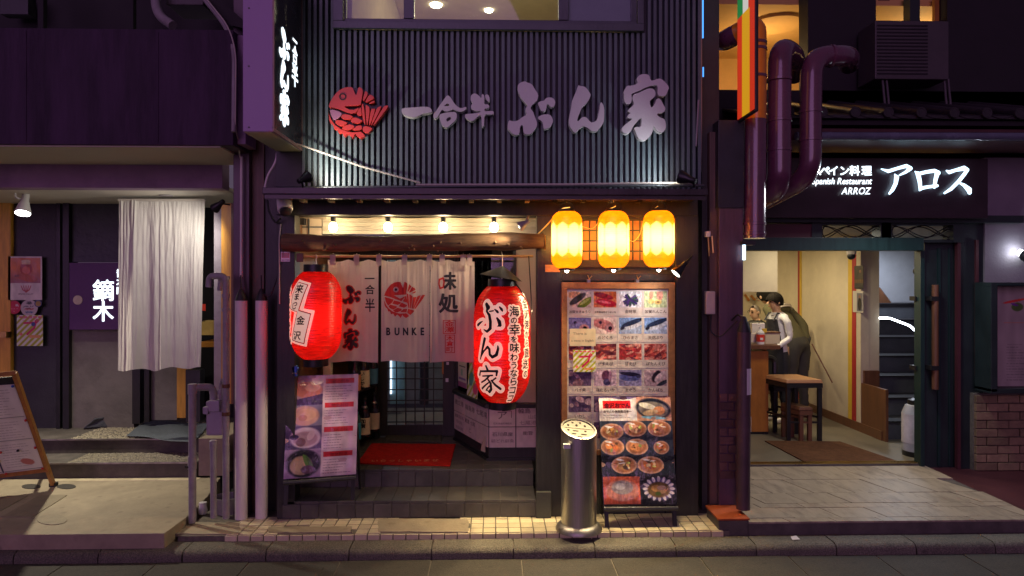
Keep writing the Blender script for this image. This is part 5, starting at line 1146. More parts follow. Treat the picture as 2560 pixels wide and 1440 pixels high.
i.rect(0, 142, 66, h_, (.55, .46, .60)).ell(34, 168, 31, 26, (.10, .10, .14)).ell(30, 172, 20, 18, (.62, .50, .44)).ell(44, 166, 4, 16, (.22, .36, .16), -30).ell(38, 164, 3, 14, (.3, .42, .2), -20).ell(42, 180, 12, 8, (.30, .18, .28))
for k in range(4):
    y = 8 + 47 * k; i.rect(70, y, 124, y + 10, (.68, .13, .18)); i.text(('旬の刺身', '地魚料理', '金沢の味', '加賀料理')[k], 82, y + 8.5, 8, (.45, .05, .09), grow=.1); i.lines(70, 122, y + 15, 6, 5, (.30, .22, .34), 1.3)
i.noise(.10, 10).noise(.14, 5, (.62, .30, .75))
P0 = V(709, 1208, -.06); P1 = V(890, 1183, .06); U = P1 - P0; U.z = 0; zt_ = Z(709, 945, .04)
o = easel('menu_stand', 'black stand with plastic wrapped pink and purple menu, left of the entrance step', (P0.x, P0.y, Z(709, 1208, -.06) + .03), U, (-.010, .14, Z(709, 942, .06) - Z(709, 1198, -.06)), i, .127)
cl = V(739, 935, .03); ck = thing('clip', 'bright blue plastic clip on top of the pink menu stand', 'clip', cl)
MB().prism([(-.022, .0), (-.010, -.035), (-.013, -.06), (-.004, -.06), (0, -.03), (.004, -.06), (.013, -.06), (.010, -.035), (.022, 0), (.014, .016), (-.014, .016)], lambda u, v, d: cl + Vector((u, d, v + .045)), -.03, .01).build('jaw', m_blue, ck, bev=.003)
MB().tube([cl + Vector((-.015, -.033, .01)), cl + Vector((.015, -.033, .01))], .004, 6).build('spring', m_steel, ck)
# door mats
q = [G(893, 1161, zf), G(1125, 1167, zf), G(1139, 1113, zf), G(929, 1111, zf)]
rm = thing('door_mat', 'red welcome mat with pale lettering before the sliding door', 'door mat', q[0].lerp(q[2], .5))
MB().prism([(p_.x, p_.y) for p_ in q], lambda u, v, d: (u, v, d), zf + .001, zf + .012).build('pile', m_redmat, rm, bev=.002)
x_, y_ = q[0].x + .10, q[0].y + .03
mb = MB(); ink(mb, text('いらっしゃいませ', 0, 0, .062, step=1.15), lambda u, v, d: Vector((x_ + u, y_ + v * 1.3, d)), .004, .002, zf + .0135); mb.build('lettering', mat('faded mat lettering', (.50, .16, .06), .9), rm, nofix=True)
q = [G(960, 1106, zf), G(1102, 1108, zf), G(1104, 1091, zf), G(966, 1089, zf)]
single(MB().prism([(p_.x, p_.y) for p_ in q], lambda u, v, d: (u, v, d), zf + .001, zf + .014), 'door_mat', m_greymat, 'small dark grey mat against the foot of the sliding door', 'door mat', bev=.002)
# sake bottles on the shelves
def bottle(label, x, y, z, h, r, gm, lm, neck=m_black, tx=None, band=None, lab_h=.42):
    t = thing('sake_bottle', label, 'bottle', (x, y, z), 'sake bottles on the entrance shelves'); c = (x, y, z)
    MB().lathe([(r * .9, 0), (r, .006), (r, h * .56), (r * .85, h * .64), (r * .42, h * .76), (r * .36, h * .90), (r * .40, h * .905), (r * .40, h * .93)], c, 20).build('glass', gm, t, smooth=True)
    MB().lathe([(r * .42, h * .92), (r * .44, h), (r * .3, h + .003)], c, 16).build('cap', neck, t, smooth=True)
    MB().lathe([(r + .0012, h * .06), (r + .0012, h * (.06 + lab_h))], c, 20, caps=False).build('paper_label', lm, t, smooth=True)
    if band: MB().lathe([(r * .62, h * .70), (r * .44, h * .77)], c, 20, caps=False).build('neck_band', band, t, smooth=True)
    if tx:
        mb = MB()
        ink(mb, text(tx, 0, h * .46, .042, True), lambda u, v, d: Vector((x + (r + d) * math.sin(u / r), y - (r + d) * math.cos(u / r), z + v)), .003, .0012, .003); mb.build('label_lettering', m_inkb, t, nofix=True)
m_lc, m_lo, m_lbl, m_teal = mat('cream label', (.62, .54, .40), .6), mat('orange label', (.60, .20, .08), .5), mat('blue label', (.07, .20, .34), .5), mat('teal carton', (.02, .26, .36), .5)
def sh(px, py, z): 
    w2 = (H - z) * F / (py - 700); Y = w2 - D; return X(px, Y), Y
for lab, px, z, Y, h, r, gm, lm, nk, tx, bd in (
    ('black sake bottle with cream label lettered down the front, lower shelf', 911, .358, 1.10, .36, .052, m_bglass, m_lc, m_black, '加賀', m_steel),
    ('black sake bottle with silver neck band at the door end of lower shelf', 935, .358, 1.32, .36, .050, m_bglass, m_lc, m_black, None, m_steel),
    ('pale green sake bottle with teal label on the lower shelf', 889, .358, .92, .34, .046, m_gglass, m_teal, m_blue, None, m_teal),
    ('sake bottle with orange label on the upper shelf behind the pink menu', 888, .784, .92, .33, .048, m_bglass, m_lo, m_lo, None, None),
    ('dark sake bottle with large cream label in middle of upper shelf', 909, .784, 1.10, .36, .054, m_bglass, m_lc, m_lc, 'いしかわ', None),
    ('sake bottle with blue label at the door end of upper shelf', 932, .784, 1.30, .34, .048, m_bglass, m_lbl, m_lbl, None, None)):
    bottle(lab, X(px, Y), Y, z + .001, h, r, gm, lm, nk, tx, bd)
bx = MB().pbox(808, 826, 880, 945, .62, .70); o = single(bx, 'carton', m_lc, 'narrow cream carton with black writing behind the left lantern', 'carton')
# ------------------------------------------------------------------ left shop: things
ct_ = thing('long_curtain', 'long white linen curtain hanging in the purple porch', 'curtain', V(400, 500, 1.1))
def lf(a, b, c, d, bot, ph):
    def fn(s, t):
        px = (a + (b - a) * s) * (1 - t) + (c + (d - c) * s) * t; py = 500 + (bot - 500 + 3 * math.sin(s * 9 + ph)) * t
        p_ = V(px, py, 1.1); p_.y += .075 * noise.noise(Vector((s * 3.2, t * .35, ph))) * (.15 + t * .85) + .016 * noise.noise(Vector((s * 9, t * .6, ph + 5))) * (.25 + .75 * t) + .012 * noise.noise(Vector((s * 20, t * 1.5, ph))) * (.5 + .5 * math.sin(s * 5 + ph)) + .005 * noise.noise(Vector((s * 24, t * 11, ph))); return p_
    return fn
for a, b, c, d, bot, ph in ((298, 401, 294, 401, 925, .4), (399, 512, 401, 499, 921, 2.2)):
    MB().grid(lf(a, b, c, d, bot, ph), 70, 60).build('cloth_panel', m_curt, ct_, smooth=True, nofix=True)
MB().tube([V(296, 500, 1.1), V(514, 500, 1.1)], .012).build('rod', m_offw, ct_, smooth=True)
ps = thing('lit_sign_panel', 'purple backlit sign panel with white 鏑木 lettering behind the curtain', 'sign', V(270, 740, Yw - .06))
MB().pbox(173, 420, 657, 824, Yw - .09, Yw - .0).build('panel', mat('deep purple panel', (.085, .025, .12), .5, var=.1), ps, bev=.003)
sw = _w(270, Yw - .09)[0] / F; mp_ = lambda u, v, d: V(u, -v, Yw - .09 - d)
for it_ in (text('鏑', 258, -699, 56, True), text('木', 258, -752, 54, True)): mb = MB(); ink(mb, it_, mp_, .7, .9, .004); mb.build('letter', m_sign, ps, nofix=True)
mb = MB(); ink(mb, text('喬木町', 302, -672, 22, True), mp_, .6, .8, .004); mb.build('small_lettering', m_sign, ps, nofix=True)
MB(aim(V(195, 750, Yw - .091), (0, -1, 0))).lathe([(.045, 0), (.045, .006), (.001, .007)], n=20).build('round_sticker', m_lc, ps)
def wallsheet(nm, label, cat, a, b, c, d, Y, im, m=m_print):
    o = sheet(nm, V(a, d, Y), (X(b, Y) - X(a, Y), 0, 0), (0, 0, Z(a, c, Y) - Z(a, d, Y)), im, m, None, t=.004); return tag(o, label, cat)
im = Img(84, 108, (.80, .76, .72)).rect(4, 4, 80, 66, (.78, .42, .12)); im.mix(np.clip((im.y - 30) / 40, 0, 1) * ((im.y < 66) & (im.x > 3) & (im.x < 80)), (.52, .30, .36)); im.ell(44, 30, 15, 17, (.62, .20, .03)).rect(34, 10, 55, 20, (.82, .70, .50)).ell(44, 12, 11, 4, (.85, .76, .60)).ell(46, 52, 26, 9, (.66, .30, .08), 12).ell(44, 34, 10, 10, (.78, .35, .05))
for k in (-2, -1, 0, 1, 2): im.items([stroke((44, -88, 1), (44 + 4 * k, -82, 1.2), (44 + 6 * k, -72, .8))], (.62, .14, .08))
im.text('SPRING VALLEY', 25, 94, 5, (.3, .24, .22)).lines(10, 12, 56, 1, 4); im.text('豊潤', 16, -0 + 50, 6, (.3, .2, .15), vertical=False); im.noise(.08, 8)
wallsheet('beer_poster', 'white framed poster of an amber beer glass on orange ground', 'poster', 20, 105, 641, 750, Yw - .05, im)
im = Img(50, 50, (.04, .04, .05)).ell(25, 25, 25, 25, (.72, .10, .20), 0, .06).rect(30, 14, 40, 22, (.8, .7, .7)); im.lines(10, 40, 30, 3, 5, (.85, .6, .6))
def disc(nm, label, px, py, r, Y, im):
    w2 = r * _w(px, Y)[0] / F; c = V(px, py, Y); N_ = 28; mb = MB(); h_ = im.h; vs = [c] ; cols = [im.a[h_ // 2, im.w // 2]]
    for k in range(1, 9):
        for j in range(N_):
            a = 2 * math.pi * j / N_; q = k / 8; vs.append(c + Vector((w2 * q * math.cos(a), 0, w2 * q * math.sin(a)))); cols.append(im.a[min(h_ - 1, int(h_ / 2 - q * math.sin(a) * h_ / 2 * .98)), min(im.w - 1, int(im.w / 2 + q * math.cos(a) * im.w / 2 * .98))])
    fs = [(0, 1 + j, 1 + (j + 1) % N_) for j in range(N_)] + [(1 + (k - 1) * N_ + j, 1 + k * N_ + j, 1 + k * N_ + (j + 1) % N_, 1 + (k - 1) * N_ + (j + 1) % N_) for k in range(1, 8) for j in range(N_)]
    o = MB(); o.v = vs; o.f = fs; o = o.build(nm, m_print, None, nofix=True); c_ = np.array(cols) ** 2.2; at = o.data.attributes.new('col', 'FLOAT_COLOR', 'POINT'); at.data.foreach_set('color', np.concatenate([c_, np.ones((len(c_), 1))], 1).astype(np.float32).ravel()); return tag(o, label, 'sticker')
disc('round_sticker', 'round crimson sticker on the dark door under the beer poster', 35, 768, 17, Yw - .045, im)
im = Img(60, 60, (.72, .68, .66)); im.ell(30, 12, 9, 5, (.2, .2, .2)).lines(10, 50, 24, 2, 7, (.3, .3, .3), 2).rect(14, 32, 46, 36, (.65, .15, .1)).rect(16, 42, 44, 47, (.15, .35, .5)); disc('round_sticker', 'round pale grey sticker with small lines of print, below the beer poster', 73, 770, 21, Yw - .047, im)
im = Img(30, 30, (.20, .26, .45)).ell(15, 15, 11, 11, (.60, .50, .20)); disc('round_sticker', 'small blue and gold round sticker overlapping the pale grey one', 95, 759, 9, Yw - .052, im)
im = pu(64, 76); im.lines(14, 54, 8, 2, 4, (.7, .2, .3)).ell(40, 22, 5, 5, (.2, .3, .55)); wallsheet('striped_poster', 'yellow striped poster with pink プ on the dark porch door', 'poster', 42, 107, 788, 865, Yw - .05, im)
o = single(MB().pbox(500, 551, 803, 838, 1.44, 1.62), 'wooden_box', mat('pale yellow wood', (.52, .33, .10), .5), 'pale wooden box on the ledge right of the curtain', 'box', bev=.003)
single(MB().pbox(504, 514, 760, 777, 1.35, 1.352), 'red_sign', m_red, 'tiny red square sign at right edge of the long curtain', 'sign')
single(MB().pbox(-4, 15, 830, 845, 1.64, 1.72), 'door_latch', m_brass, 'brass latch on the orange timber at far left', 'latch', bev=.004)
# slanting rock and rubber mat on the upper step
st_ = MB(); a = [G(206, 1072, .315), G(282, 1066, .315), G(276, 1055, .315), G(222, 1058, .315)]; tz = .43
st_.hexa([a[0], a[1], a[2], a[3], a[0] + Vector((.10, .03, .085)), a[1] + Vector((-.03, .02, .105)), a[2] + Vector((-.02, 0, .105)), a[3] + Vector((.06, 0, .09))]); single(st_, 'rock', m_slate, 'grey flat topped rock on the pebbled step by the porch wall', 'rock', bev=.008)
q = [G(315, 1090, .32), G(480, 1110, .32), G(525, 1062, .32), G(370, 1052, .32)]
single(MB().grid(lambda s, t: Vector((q[0].lerp(q[1], s).lerp(q[3].lerp(q[2], s), t).x, q[0].lerp(q[1], s).lerp(q[3].lerp(q[2], s), t).y, .322 + .012 * math.sin(s * 5 + t * 3) ** 2)), 30, 20), 'rubber_mat', m_bluemat, 'blue grey ribbed rubber mat on the upper porch step', 'mat', smooth=True, nofix=True)
# orange A-board
ab = thing('menu_stand', 'orange framed sandwich board with white pinned menus, cropped at left edge', 'menu stand', G(60, 1215, .06))
Pr = G(134, 1215, .062); tr_ = V(36, 932, -.02); wv = (tr_ - Pr); uv = (V(0, 940, -.10) - tr_); uv = Vector((-.52, -.30, .0)); lt, lbm = tr_ + uv * 1.0 + Vector((0, 0, -.03)), Pr + uv
def bar(a, b, m, nm, w2=.020): MB().tube([a, b], w2, 4).build(nm, m, ab)
MB().tube([Pr, tr_], .021, 4).build('stile', m_frameo, ab); MB().tube([lbm, lt], .021, 4).build('stile', m_frameo, ab)
MB().tube([tr_ + Vector((.01, 0, .0)), lt], .021, 4).build('rail', m_frameo, ab)
p1 = Pr.lerp(tr_, .16); p2 = lbm.lerp(lt, .16); MB().tube([p1, p2], .021, 4).build('rail', m_frameo, ab)
MB().box(Pr.x - .024, Pr.x + .024, Pr.y - .024, Pr.y + .024, .0605, .09).build('rubber_foot', m_blackrub, ab)
MB().tube([tr_ + Vector((0, .02, -.02)), Pr + Vector((-.42, .55, 0))], .016, 4).build('rear_leg', m_frameo, ab); MB().tube([lt + Vector((0, .02, -.02)), lbm + Vector((-.05, .55, 0))], .016, 4).build('rear_leg', m_frameo, ab)
i = Img(110, 170, (.92, .90, .86))
for (a, b, y0, y1) in ((0, 58, 4, 84), (60, 108, 4, 60), (60, 108, 64, 104), (60, 108, 108, 166), (0, 56, 88, 166)):
    i.rect(a, y0, b, y1, (.95, .93, .90)); i.lines(a + 4, b - 4, y0 + 5, int((y1 - y0) / 5) - 1, 5, (.55, .52, .5), 1.0, .5); i.rect(a, y1, b, y1 + 1, (.4, .38, .4))
i.rect(57, 86, 59, 168, (.12, .10, .28)).ell(92, 150, 9, 6, (.80, .50, .46), 30); i.noise(.05, 6)
U = p1 - p2; W_ = (tr_ - p1) * .96
nrm = W_.cross(U).normalized()
MB().hexa([p2 + nrm * .006, p1 + nrm * .006, p1 + nrm * .012, p2 + nrm * .012, p2 + W_ + nrm * .006, p1 + W_ + nrm * .006, p1 + W_ + nrm * .012, p2 + W_ + nrm * .012]).build('board', m_dgrey, ab)
sheet('menu_print', p2 + U * .04 + W_ * .02, U * .92, W_ * .91, i, m_matte, ab, t=.004)
for a, b, cc in ((.94, .92, m_blue), (.95, .57, m_red), (.62, .54, m_red), (.95, .27, m_red), (.58, .26, m_red), (.76, .26, m_inkb), (.53, .17, m_bamboo), (.95, .03, m_red), (.55, .02, m_red)):
    MB().ball(p2 + U * a + W_ * b - nrm * .008, .010, 6).build('magnet', cc, ab, smooth=True)
# gas meter with its pipes
gm_ = thing('gas_meter', 'grey gas meter with looping pipes in front of the purple pier', 'gas meter', G(500, 1300, 0))
Yg = -.10
MB().tube(rounded([V(481, 1306, Yg), V(481, 968, Yg), V(530, 968, Yg + .08), V(534, 985, Yg + .1), V(534, 1010, Yg + .1)], .055), .0265, 14).build('inlet_pipe', m_gpipe, gm_, smooth=True)
for a, b in (((481, 1140), (481, 1172)), ((481, 960), (481, 985))): MB().tube([V(*a, Yg), V(*b, Yg)], .031, 14).build('coupling', m_gpipe, gm_, smooth=True)
MB().tube([V(472, 1168, Yg - .01), V(464, 1168, Yg - .03)], .010, 8).build('valve', m_black, gm_)
MB().tube(rounded([V(565, 1296, -.06), V(565, 700, -.06), V(556, 690, -.06), V(524, 690, .0), V(522, 718, .0)], .05), .0235, 14).build('riser_pipe', m_gpipe, gm_, smooth=True)
MB().tube(rounded([V(548, 690, -.03), V(552, 700, -.01), V(549, 726, .0)], .03), .018, 10).build('branch_pipe', m_gpipe, gm_, smooth=True)
for py in (690, 735, 770, 960, 1030): MB().tube([V(565, py, -.06), V(565, py + 9, -.06)], .029, 12).build('coupling', m_gpipe if py < 900 else m_woodd, gm_, smooth=True)
mb = MB().pbox(514, 556, 1012, 1090, -.03, .13); mb.build('meter_body', m_meter, gm_, bev=.018)
MB().pbox(520, 548, 1002, 1030, -.06, -.02).build('meter_face', m_meter, gm_, bev=.008); MB().pbox(506, 520, 1018, 1036, -.05, .05).build('meter_port', m_meter, gm_, bev=.006); MB().pbox(514, 560, 1004, 1016, -.02, .10).build('meter_top', m_meter, gm_, bev=.008)
MB().tube([V(552, 1005, .02), V(552, 960, .02), V(556, 950, -.02)], .014, 8).build('outlet_pipe', m_gpipe, gm_, smooth=True); MB().lathe([(.022, 0), (.026, .02), (.02, .035)], V(551, 985, .02), 10).build('coupling', m_gpipe, gm_, smooth=True)
mb = MB().tube([V(534, 1294, -.08), V(533, 1120, -.08)], .0225, 12); o = single(mb, 'stub_pipe', m_gpipe, 'short grey stub pipe standing beneath the gas meter', 'pipe', smooth=True); o2 = MB().lathe([(.026, 0), (.027, .06), (.02, .065)], V(533, 1122, -.08), 12).build('pipe_cap', m_gpipe, o, smooth=True)
single(MB().pbox(496, 562, 1096, 1190, .22, .8), 'concrete_block', m_conc, 'square concrete plinth behind the gas pipes', 'plinth', bev=.006)
single(MB().lathe([(.03, 0), (.034, .03), (.026, .06), (.028, .085), (.001, .09)], G(507, 1284, 0), 14), 'salt_jar', m_white, 'tiny white jar on tiles by the gas pipes', 'jar', smooth=True)
single(MB().lathe([(.085, 0), (.10, .12), (.105, .125), (.095, .125), (.08, .01)], (X(570, .16), .16, 0), 20, caps=False), 'plant_pot', m_gpipe, 'grey pot tucked behind the riser pipe', 'pot', smooth=True)
# ivory pipe covers and thin conduits
pcv = thing('pipe_cover', 'ivory pipe cover with black cap, left of the pair on the corner', 'pipe cover', (X(603, .02), .02, 0), 'ivory pipe covers standing at the corner')
c = pcv.location; zt_ = Z(603, 752, .02)
MB().lathe([(.044, 0), (.044, zt_), (.040, zt_ + .004)], c, 24).build('cover', m_wpipe, pcv, smooth=True); MB().lathe([(.043, zt_), (.036, zt_ + .03), (.014, zt_ + .085), (.010, zt_ + .09)], c, 20).build('cap', m_blackrub, pcv, smooth=True)
MB().tube([(c.x, c.y, zt_ + .08), (c.x - .003, c.y, zt_ + .19)], .006, 6).build('cable', m_blackrub, pcv)
copy_tree(pcv, None, (X(654, .04), .04, 0), 'ivory pipe cover with black cap, right of the pair beside the black post')
single(MB().tube([V(603, 692, .06), V(604, 392, .06)], .0105, 10).tube([V(603, 692, .06), V(603, 730, .03)], .006, 6), 'conduit', m_wpipe, 'thin pale conduit running up the corner above the pipe covers', 'conduit', smooth=True)
single(MB().tube(rounded([V(700, 585, .0), V(712, 640, -.0), V(676, 742, .02), V(660, 735, .03)], .1), .006, 6), 'black_cable', m_blackrub, 'black cable sagging to the right ivory pipe cover', 'cable', smooth=True)
# ------------------------------------------------------------------ right building: the Spanish restaurant
ar = thing('tapas_building', 'dark restaurant building with open green doorway, tiled eave and white lettering on right', 'building', (3, 1.2, 0))
Ya = 1.15; zA = .06
MB().box(X(1757, .1), X(1800, .1), .12, .5, 0, 4.4).build('corner_wall', m_blackwall, ar)
MB().box(X(1798, .0), X(1858, .0), .0, 1.3, 0, Z(1830, 310, 0)).build('brick_pier', m_postp, ar, bev=.004)
base = None
for r in range(10):                                        # bricks at the pier's foot
    for k in range(2):
        px0 = 1800 + (0 if k == 0 else (38 if r % 2 else 22)); px1 = (1834 if r % 2 else 1818) if k == 0 else 1857
        py = 985 + 21.5 * r
        MB().pbox(px0, px1, py, py + 18.5, -.012, .004).build('brick', m_brickp, ar, bev=.002)
MB().pbox(1796, 1860, 300, 520, -.015, .3).build('pier_head', m_dgrey, ar, bev=.004)
MB().pbox(1774, 1798, 330, 1280, .06, .2).build('pier_return', m_postw, ar)
# lintel zone, fascia, doorway
MB().pbox(1856, 2470, 395, 545, .92, 1.05).build('fascia', mat('black maroon fascia', (.030, .016, .022), .4, var=.2), ar, bev=.004)
MB().pbox(1856, 2560, 538, 556, 1.0, 1.2).build('door_head', m_dgreen, ar)
MB().pbox(1856, 2310, 594, 626, 1.04, 1.2).build('door_lintel', m_green, ar, bev=.004)
MB().pbox(1856, 2056, 560, 598, 1.06, 1.2).build('transom_panel', m_maroon, ar)
for a, b in ((2056, 2202), (2230, 2384)):
    tw = MB().pbox(a - 26, a, 556, 606, 1.05, 1.2).pbox(b, b + 26, 556, 606, 1.05, 1.2).pbox(a, b, 556, 562, 1.05, 1.2).pbox(a, b, 599, 606, 1.06, 1.2).build('transom_window', m_dgreen, ar)
    MB().pbox(a, b, 562, 599, 1.14, 1.145).build('pane', m_glass, tw)
    mb = MB(); w_ = b - a; cx = (a + b) / 2
    for s in (-1, 1):
        for o_ in (0, 14):
            pts = [V(cx + s * (q - .5) * w_, 580 + (16 if o_ == 0 else 13) * math.cos((q + .07 * o_ / 14) * 6.283) * s, 1.12) for q in [k / 24 for k in range(25)]]
            mb.tube(pts, .005, 5)
    mb.tube(arc(V(a + 18, 580, 1.12), .068, R(90), R(270), (1, 0, 0), (0, 0, 1), 10), .005, 5).tube(arc(V(b - 18, 580, 1.12), .068, R(-90), R(90), (1, 0, 0), (0, 0, 1), 10), .005, 5)
    mb.build('leadwork', m_black, tw)
MB().pbox(2302, 2312, 626, 1172, 1.10, 1.2).build('door_edge', m_green, ar, bev=.002)
sdn = MB().pbox(2312, 2400, 600, 1172, 1.13, 1.19).build('sliding_door', m_dgreen, ar, bev=.003)
MB().pbox(2345, 2352, 620, 1165, 1.115, 1.13).pbox(2372, 2376, 620, 1165, 1.12, 1.13).build('door_moulding', m_green, sdn)
for px, w_, ya, yb, py0, py1, nm in ((2338, 8, 1.03, 1.08, 712, 973, 'door_pull'), (2295, 6, 1.16, 1.22, 714, 966, 'door_pull')):
    MB().tube([V(px, py0, ya + .03), V(px, py1, ya + .03)], w_ * _w(px, ya)[0] / F, 12).build(nm, m_woodd if px > 2300 else m_wood, sdn, smooth=True)
    for py in (746, 920): MB().pbox(px - w_ - 1, px + w_ + 1, py - 5, py + 6, ya + .0, ya + .09).build('pull_bracket', m_black, sdn)
MB().pbox(2400, 2470, 545, 1180, 1.08, 1.3).build('door_case', m_dgreen, ar)
MB().pbox(2394, 2402, 600, 1175, 1.06, 1.1).pbox(2440, 2447, 600, 940, 1.06, 1.1).build('case_moulding', m_maroon, ar)
MB().box(X(1860, 1.1), X(2310, 1.1), 1.13, 1.24, .02, .066).build('sill', m_concd, ar)
for k in range(3): MB().box(X(1860, 1.1), X(2310, 1.1), 1.145 + .03 * k, 1.153 + .03 * k, .066, .074).build('sill_track', m_brass, ar)
# interior shell
xw = 4.13; xl_ = X(1860, 1.2)
MB().box(xl_ - .6, 6.2, 1.24, 6.2, -.1, zA).build('floor', m_floor, ar)
MB().box(xw, xw + .10, 2.49, 6.1, zA, 2.32).build('side_wall', m_cream, ar)
MB().box(xl_ - .6, xw + .2, 5.6, 5.7, zA, 2.6).build('back_wall', m_cream, ar)
MB().box(xl_ - .62, xl_ - .55, 1.24, 5.6, zA, 2.6).build('side_wall', m_cream, ar)
MB().box(xl_ - .6, 6.2, 1.22, 5.7, 2.28, 2.36).build('ceiling', m_cream, ar)
MB().box(xw - .012, xw, 2.06, 6, zA, zA + .10).build('skirting', m_woodd, ar)
for px, w_, mA, mB in ((2131, .085, m_sred, m_syel), (2000, .055, m_syel, m_sred)):
    y = xw * 0 + (xw * math.cos(TH) * 1) ; u = (px - 1280) / F; yy = xw * (math.cos(TH) - u * math.sin(TH)) / (math.sin(TH) + u * math.cos(TH)) - D
    y0 = yy - w_; y1 = yy + w_
    MB().box(xw - .006, xw - .001, yy, y1, zA + .02, 2.27).build('wall_stripe', mB, ar)
    MB().box(xw - .006, xw - .001, y0, yy, zA + .02, 2.27).build('wall_stripe', mA, ar)
# stairwell
MB().pbox(2161, 2198, 626, 927, 2.50, 2.6).build('stair_newel', m_cream, ar)
MB().pbox(2161, 2199, 927, 1065, 2.46, 2.6).build('stair_side', m_woodd, ar)
MB().box(xw, xw + .03, 2.0, 2.48, zA, zA + .55).build('stair_string', m_woodd, ar)
MB().box(X(2198, 3.9), 6.2, 4.3, 4.4, zA, 2.4).build('stair_wall', mat('blue grey stair wall', (.42, .44, .48), .8, var=.08), ar)
for k in range(7):
    yk = 2.12 + .30 * k; zk = zA + .20 * (k + 1)
    MB().box(xw + .04, 6.0, yk, yk + .32, zk - .20, zk - .02).build('stair_riser', m_stair, ar)
    MB().box(xw + .03, 6.0, yk - .02, yk + .32, zk - .018, zk).build('stair_tread', m_dgrey, ar, bev=.003)
MB().hexa([V(2198, 718, 4.0), V(2200, 718, 4.2), V(2290, 835, 4.25), V(2286, 835, 4.0), V(2198, 820, 4.0), V(2200, 820, 4.2), V(2291, 838, 4.25), V(2286, 838, 4.0)]).build('stair_soffit', m_woodd, ar)
led = thing('led_strip', 'bright white bent led tube running up the stair rail inside', 'led light', V(2240, 810, 2.4))
MB().tube(rounded([V(2198, 795, 2.5), V(2224, 795, 2.45), V(2276, 815, 2.3), V(2292, 831, 2.25)], .03), .011, 8).build('tube', m_tube, led, smooth=True)
# eave with round end tiles
ev = MB(); Ye = .55
MB().box(X(1900, Ye), 7.2, Ye, 1.1, Z(2300, 352, Ye), Z(2300, 322, Ye)).build('eave_gutter', m_maroon, ar, bev=.006)
MB().tube([V(1990, 340, Ye - .04), (7.2, Ye - .04, Z(2300, 341, Ye))], .035, 12).build('eave_pipe', mat('gloss blue grey gutter', (.11, .12, .17), .25, coat=.6), ar, smooth=True)
MB().box(X(1900, Ye), 7.2, Ye + .02, 1.4, Z(2300, 312, Ye), Z(2300, 300, Ye)).build('eave_board', m_night, ar)
MB().hexa([(X(1900, Ye), Ye - .02, Z(2300, 298, Ye)), (7.2, Ye - .02, Z(2300, 298, Ye)), (7.2, 1.6, 3.45), (X(1900, Ye), 1.6, 3.45), (X(1900, Ye), Ye - .02, Z(2300, 290, Ye)), (7.2, Ye - .02, Z(2300, 290, Ye)), (7.2, 1.6, 3.47), (X(1900, Ye), 1.6, 3.47)]).build('roof_deck', m_roof, ar)
zr = Z(2300, 284, Ye); dx = 83 * _w(2300, Ye)[0] / F; x0 = X(2132, Ye); base = cov = None
for k in range(-2, 7):
    p_ = Vector((x0 + dx * k, Ye - .03, zr))
    if base is None:
        base = MB(aim(p_, (0, -1, 0))).lathe([(.001, .012), (.030, .012), (.034, .016), (.043, .016), (.046, 0), (.046, -.05)], n=20, caps=False).build('end_tile', m_roof, ar, smooth=True)
        cov = MB().tube([p_, (p_.x, 1.55, 3.50)], .045, 12).build('cover_tile', m_roof, ar, smooth=True); pan = MB().grid(lambda s, t: Vector((p_.x + .03 + (dx - .06) * s, p_.y + (1.55 - p_.y) * t, p_.z - .01 - .035 * math.sin(s * math.pi) + (3.47 - p_.z) * t)), 8, 6).build('pan_tile', m_roof, ar, smooth=True, nofix=True); pb = p_.copy(); ob = [o.location.copy() for o in (base, cov, pan)]
    else:
        for o, l in zip((base, cov, pan), ob): dupe(o, l + (p_ - pb), ar)
# upper storey with lit windows
MB().box(X(1760, 1.5), X(1775, 1.5), 1.5, 1.7, 3.2, 5.2).build('upper_wall', m_night, ar)
MB().box(X(2020, 1.5), X(2190, 1.5), 1.5, 1.7, 3.3, 5.2).build('upper_wall', m_night, ar)
MB().box(X(2368, 1.5), 8.5, 1.5, 1.7, 3.0, 5.2).build('upper_wall', m_night, ar)
MB().box(X(1760, 1.5), 8.5, 1.5, 1.7, 2.9, Z(1900, 225, 1.5)).build('upper_wall', m_night, ar)
MB().box(X(2186, 1.5), X(2370, 1.5), 1.5, 1.7, 3.2, Z(2280, 52, 1.5)).build('upper_wall', m_night, ar)
MB().box(X(1700, 3.4), 8, 3.4, 3.5, 2.8, 5.6).build('upper_room_wall', m_winlit, ar)
MB().box(X(1775, 1.6), 8, 1.72, 3.4, 4.55, 4.6).build('upper_room_ceiling', m_winlit, ar)
MB().lathe([(.30, 0), (.28, -.03), (.05, -.035), (.001, -.03)], (X(1940, 2.2), 2.2, 4.55), 20).build('ceiling_unit', m_winlit, ar, smooth=True)
MB().box(X(2275, 1.55), X(2300, 1.55), 1.55, 1.66, 3.5, 5.2).build('window_post', m_dgreen, ar); MB().box(X(2340, 1.6), X(2368, 1.6), 1.62, 1.66, 3.5, 5.2).build('window_jamb', m_wood, ar)
MB().pbox(2200, 2224, -10, 50, 2.6, 2.64).build('room_picture', m_woodd, ar)
lamp('POINT', 'upper_room_light', (X(1900, 2.4), 2.4, 4.1), ar, (1, .68, .30), 13, size=.15)
lamp('POINT', 'upper_room_light', (X(2290, 2.4), 2.4, 4.2), ar, (1, .74, .36), 14, size=.15)
acu = thing('air_conditioner', 'grey outdoor air conditioner unit on stand legs above the tiled eave', 'air conditioner', V(2280, 200, 1.3))
Yc = 1.15
MB().pbox(2188, 2372, 52, 198, Yc, Yc + .3).build('casing', m_acw, acu, bev=.008)
for k in range(15): MB().pbox(2194, 2320, 62 + 8.6 * k, 65 + 8.6 * k, Yc - .008, Yc + .002).build('grille_bar', m_night, acu)
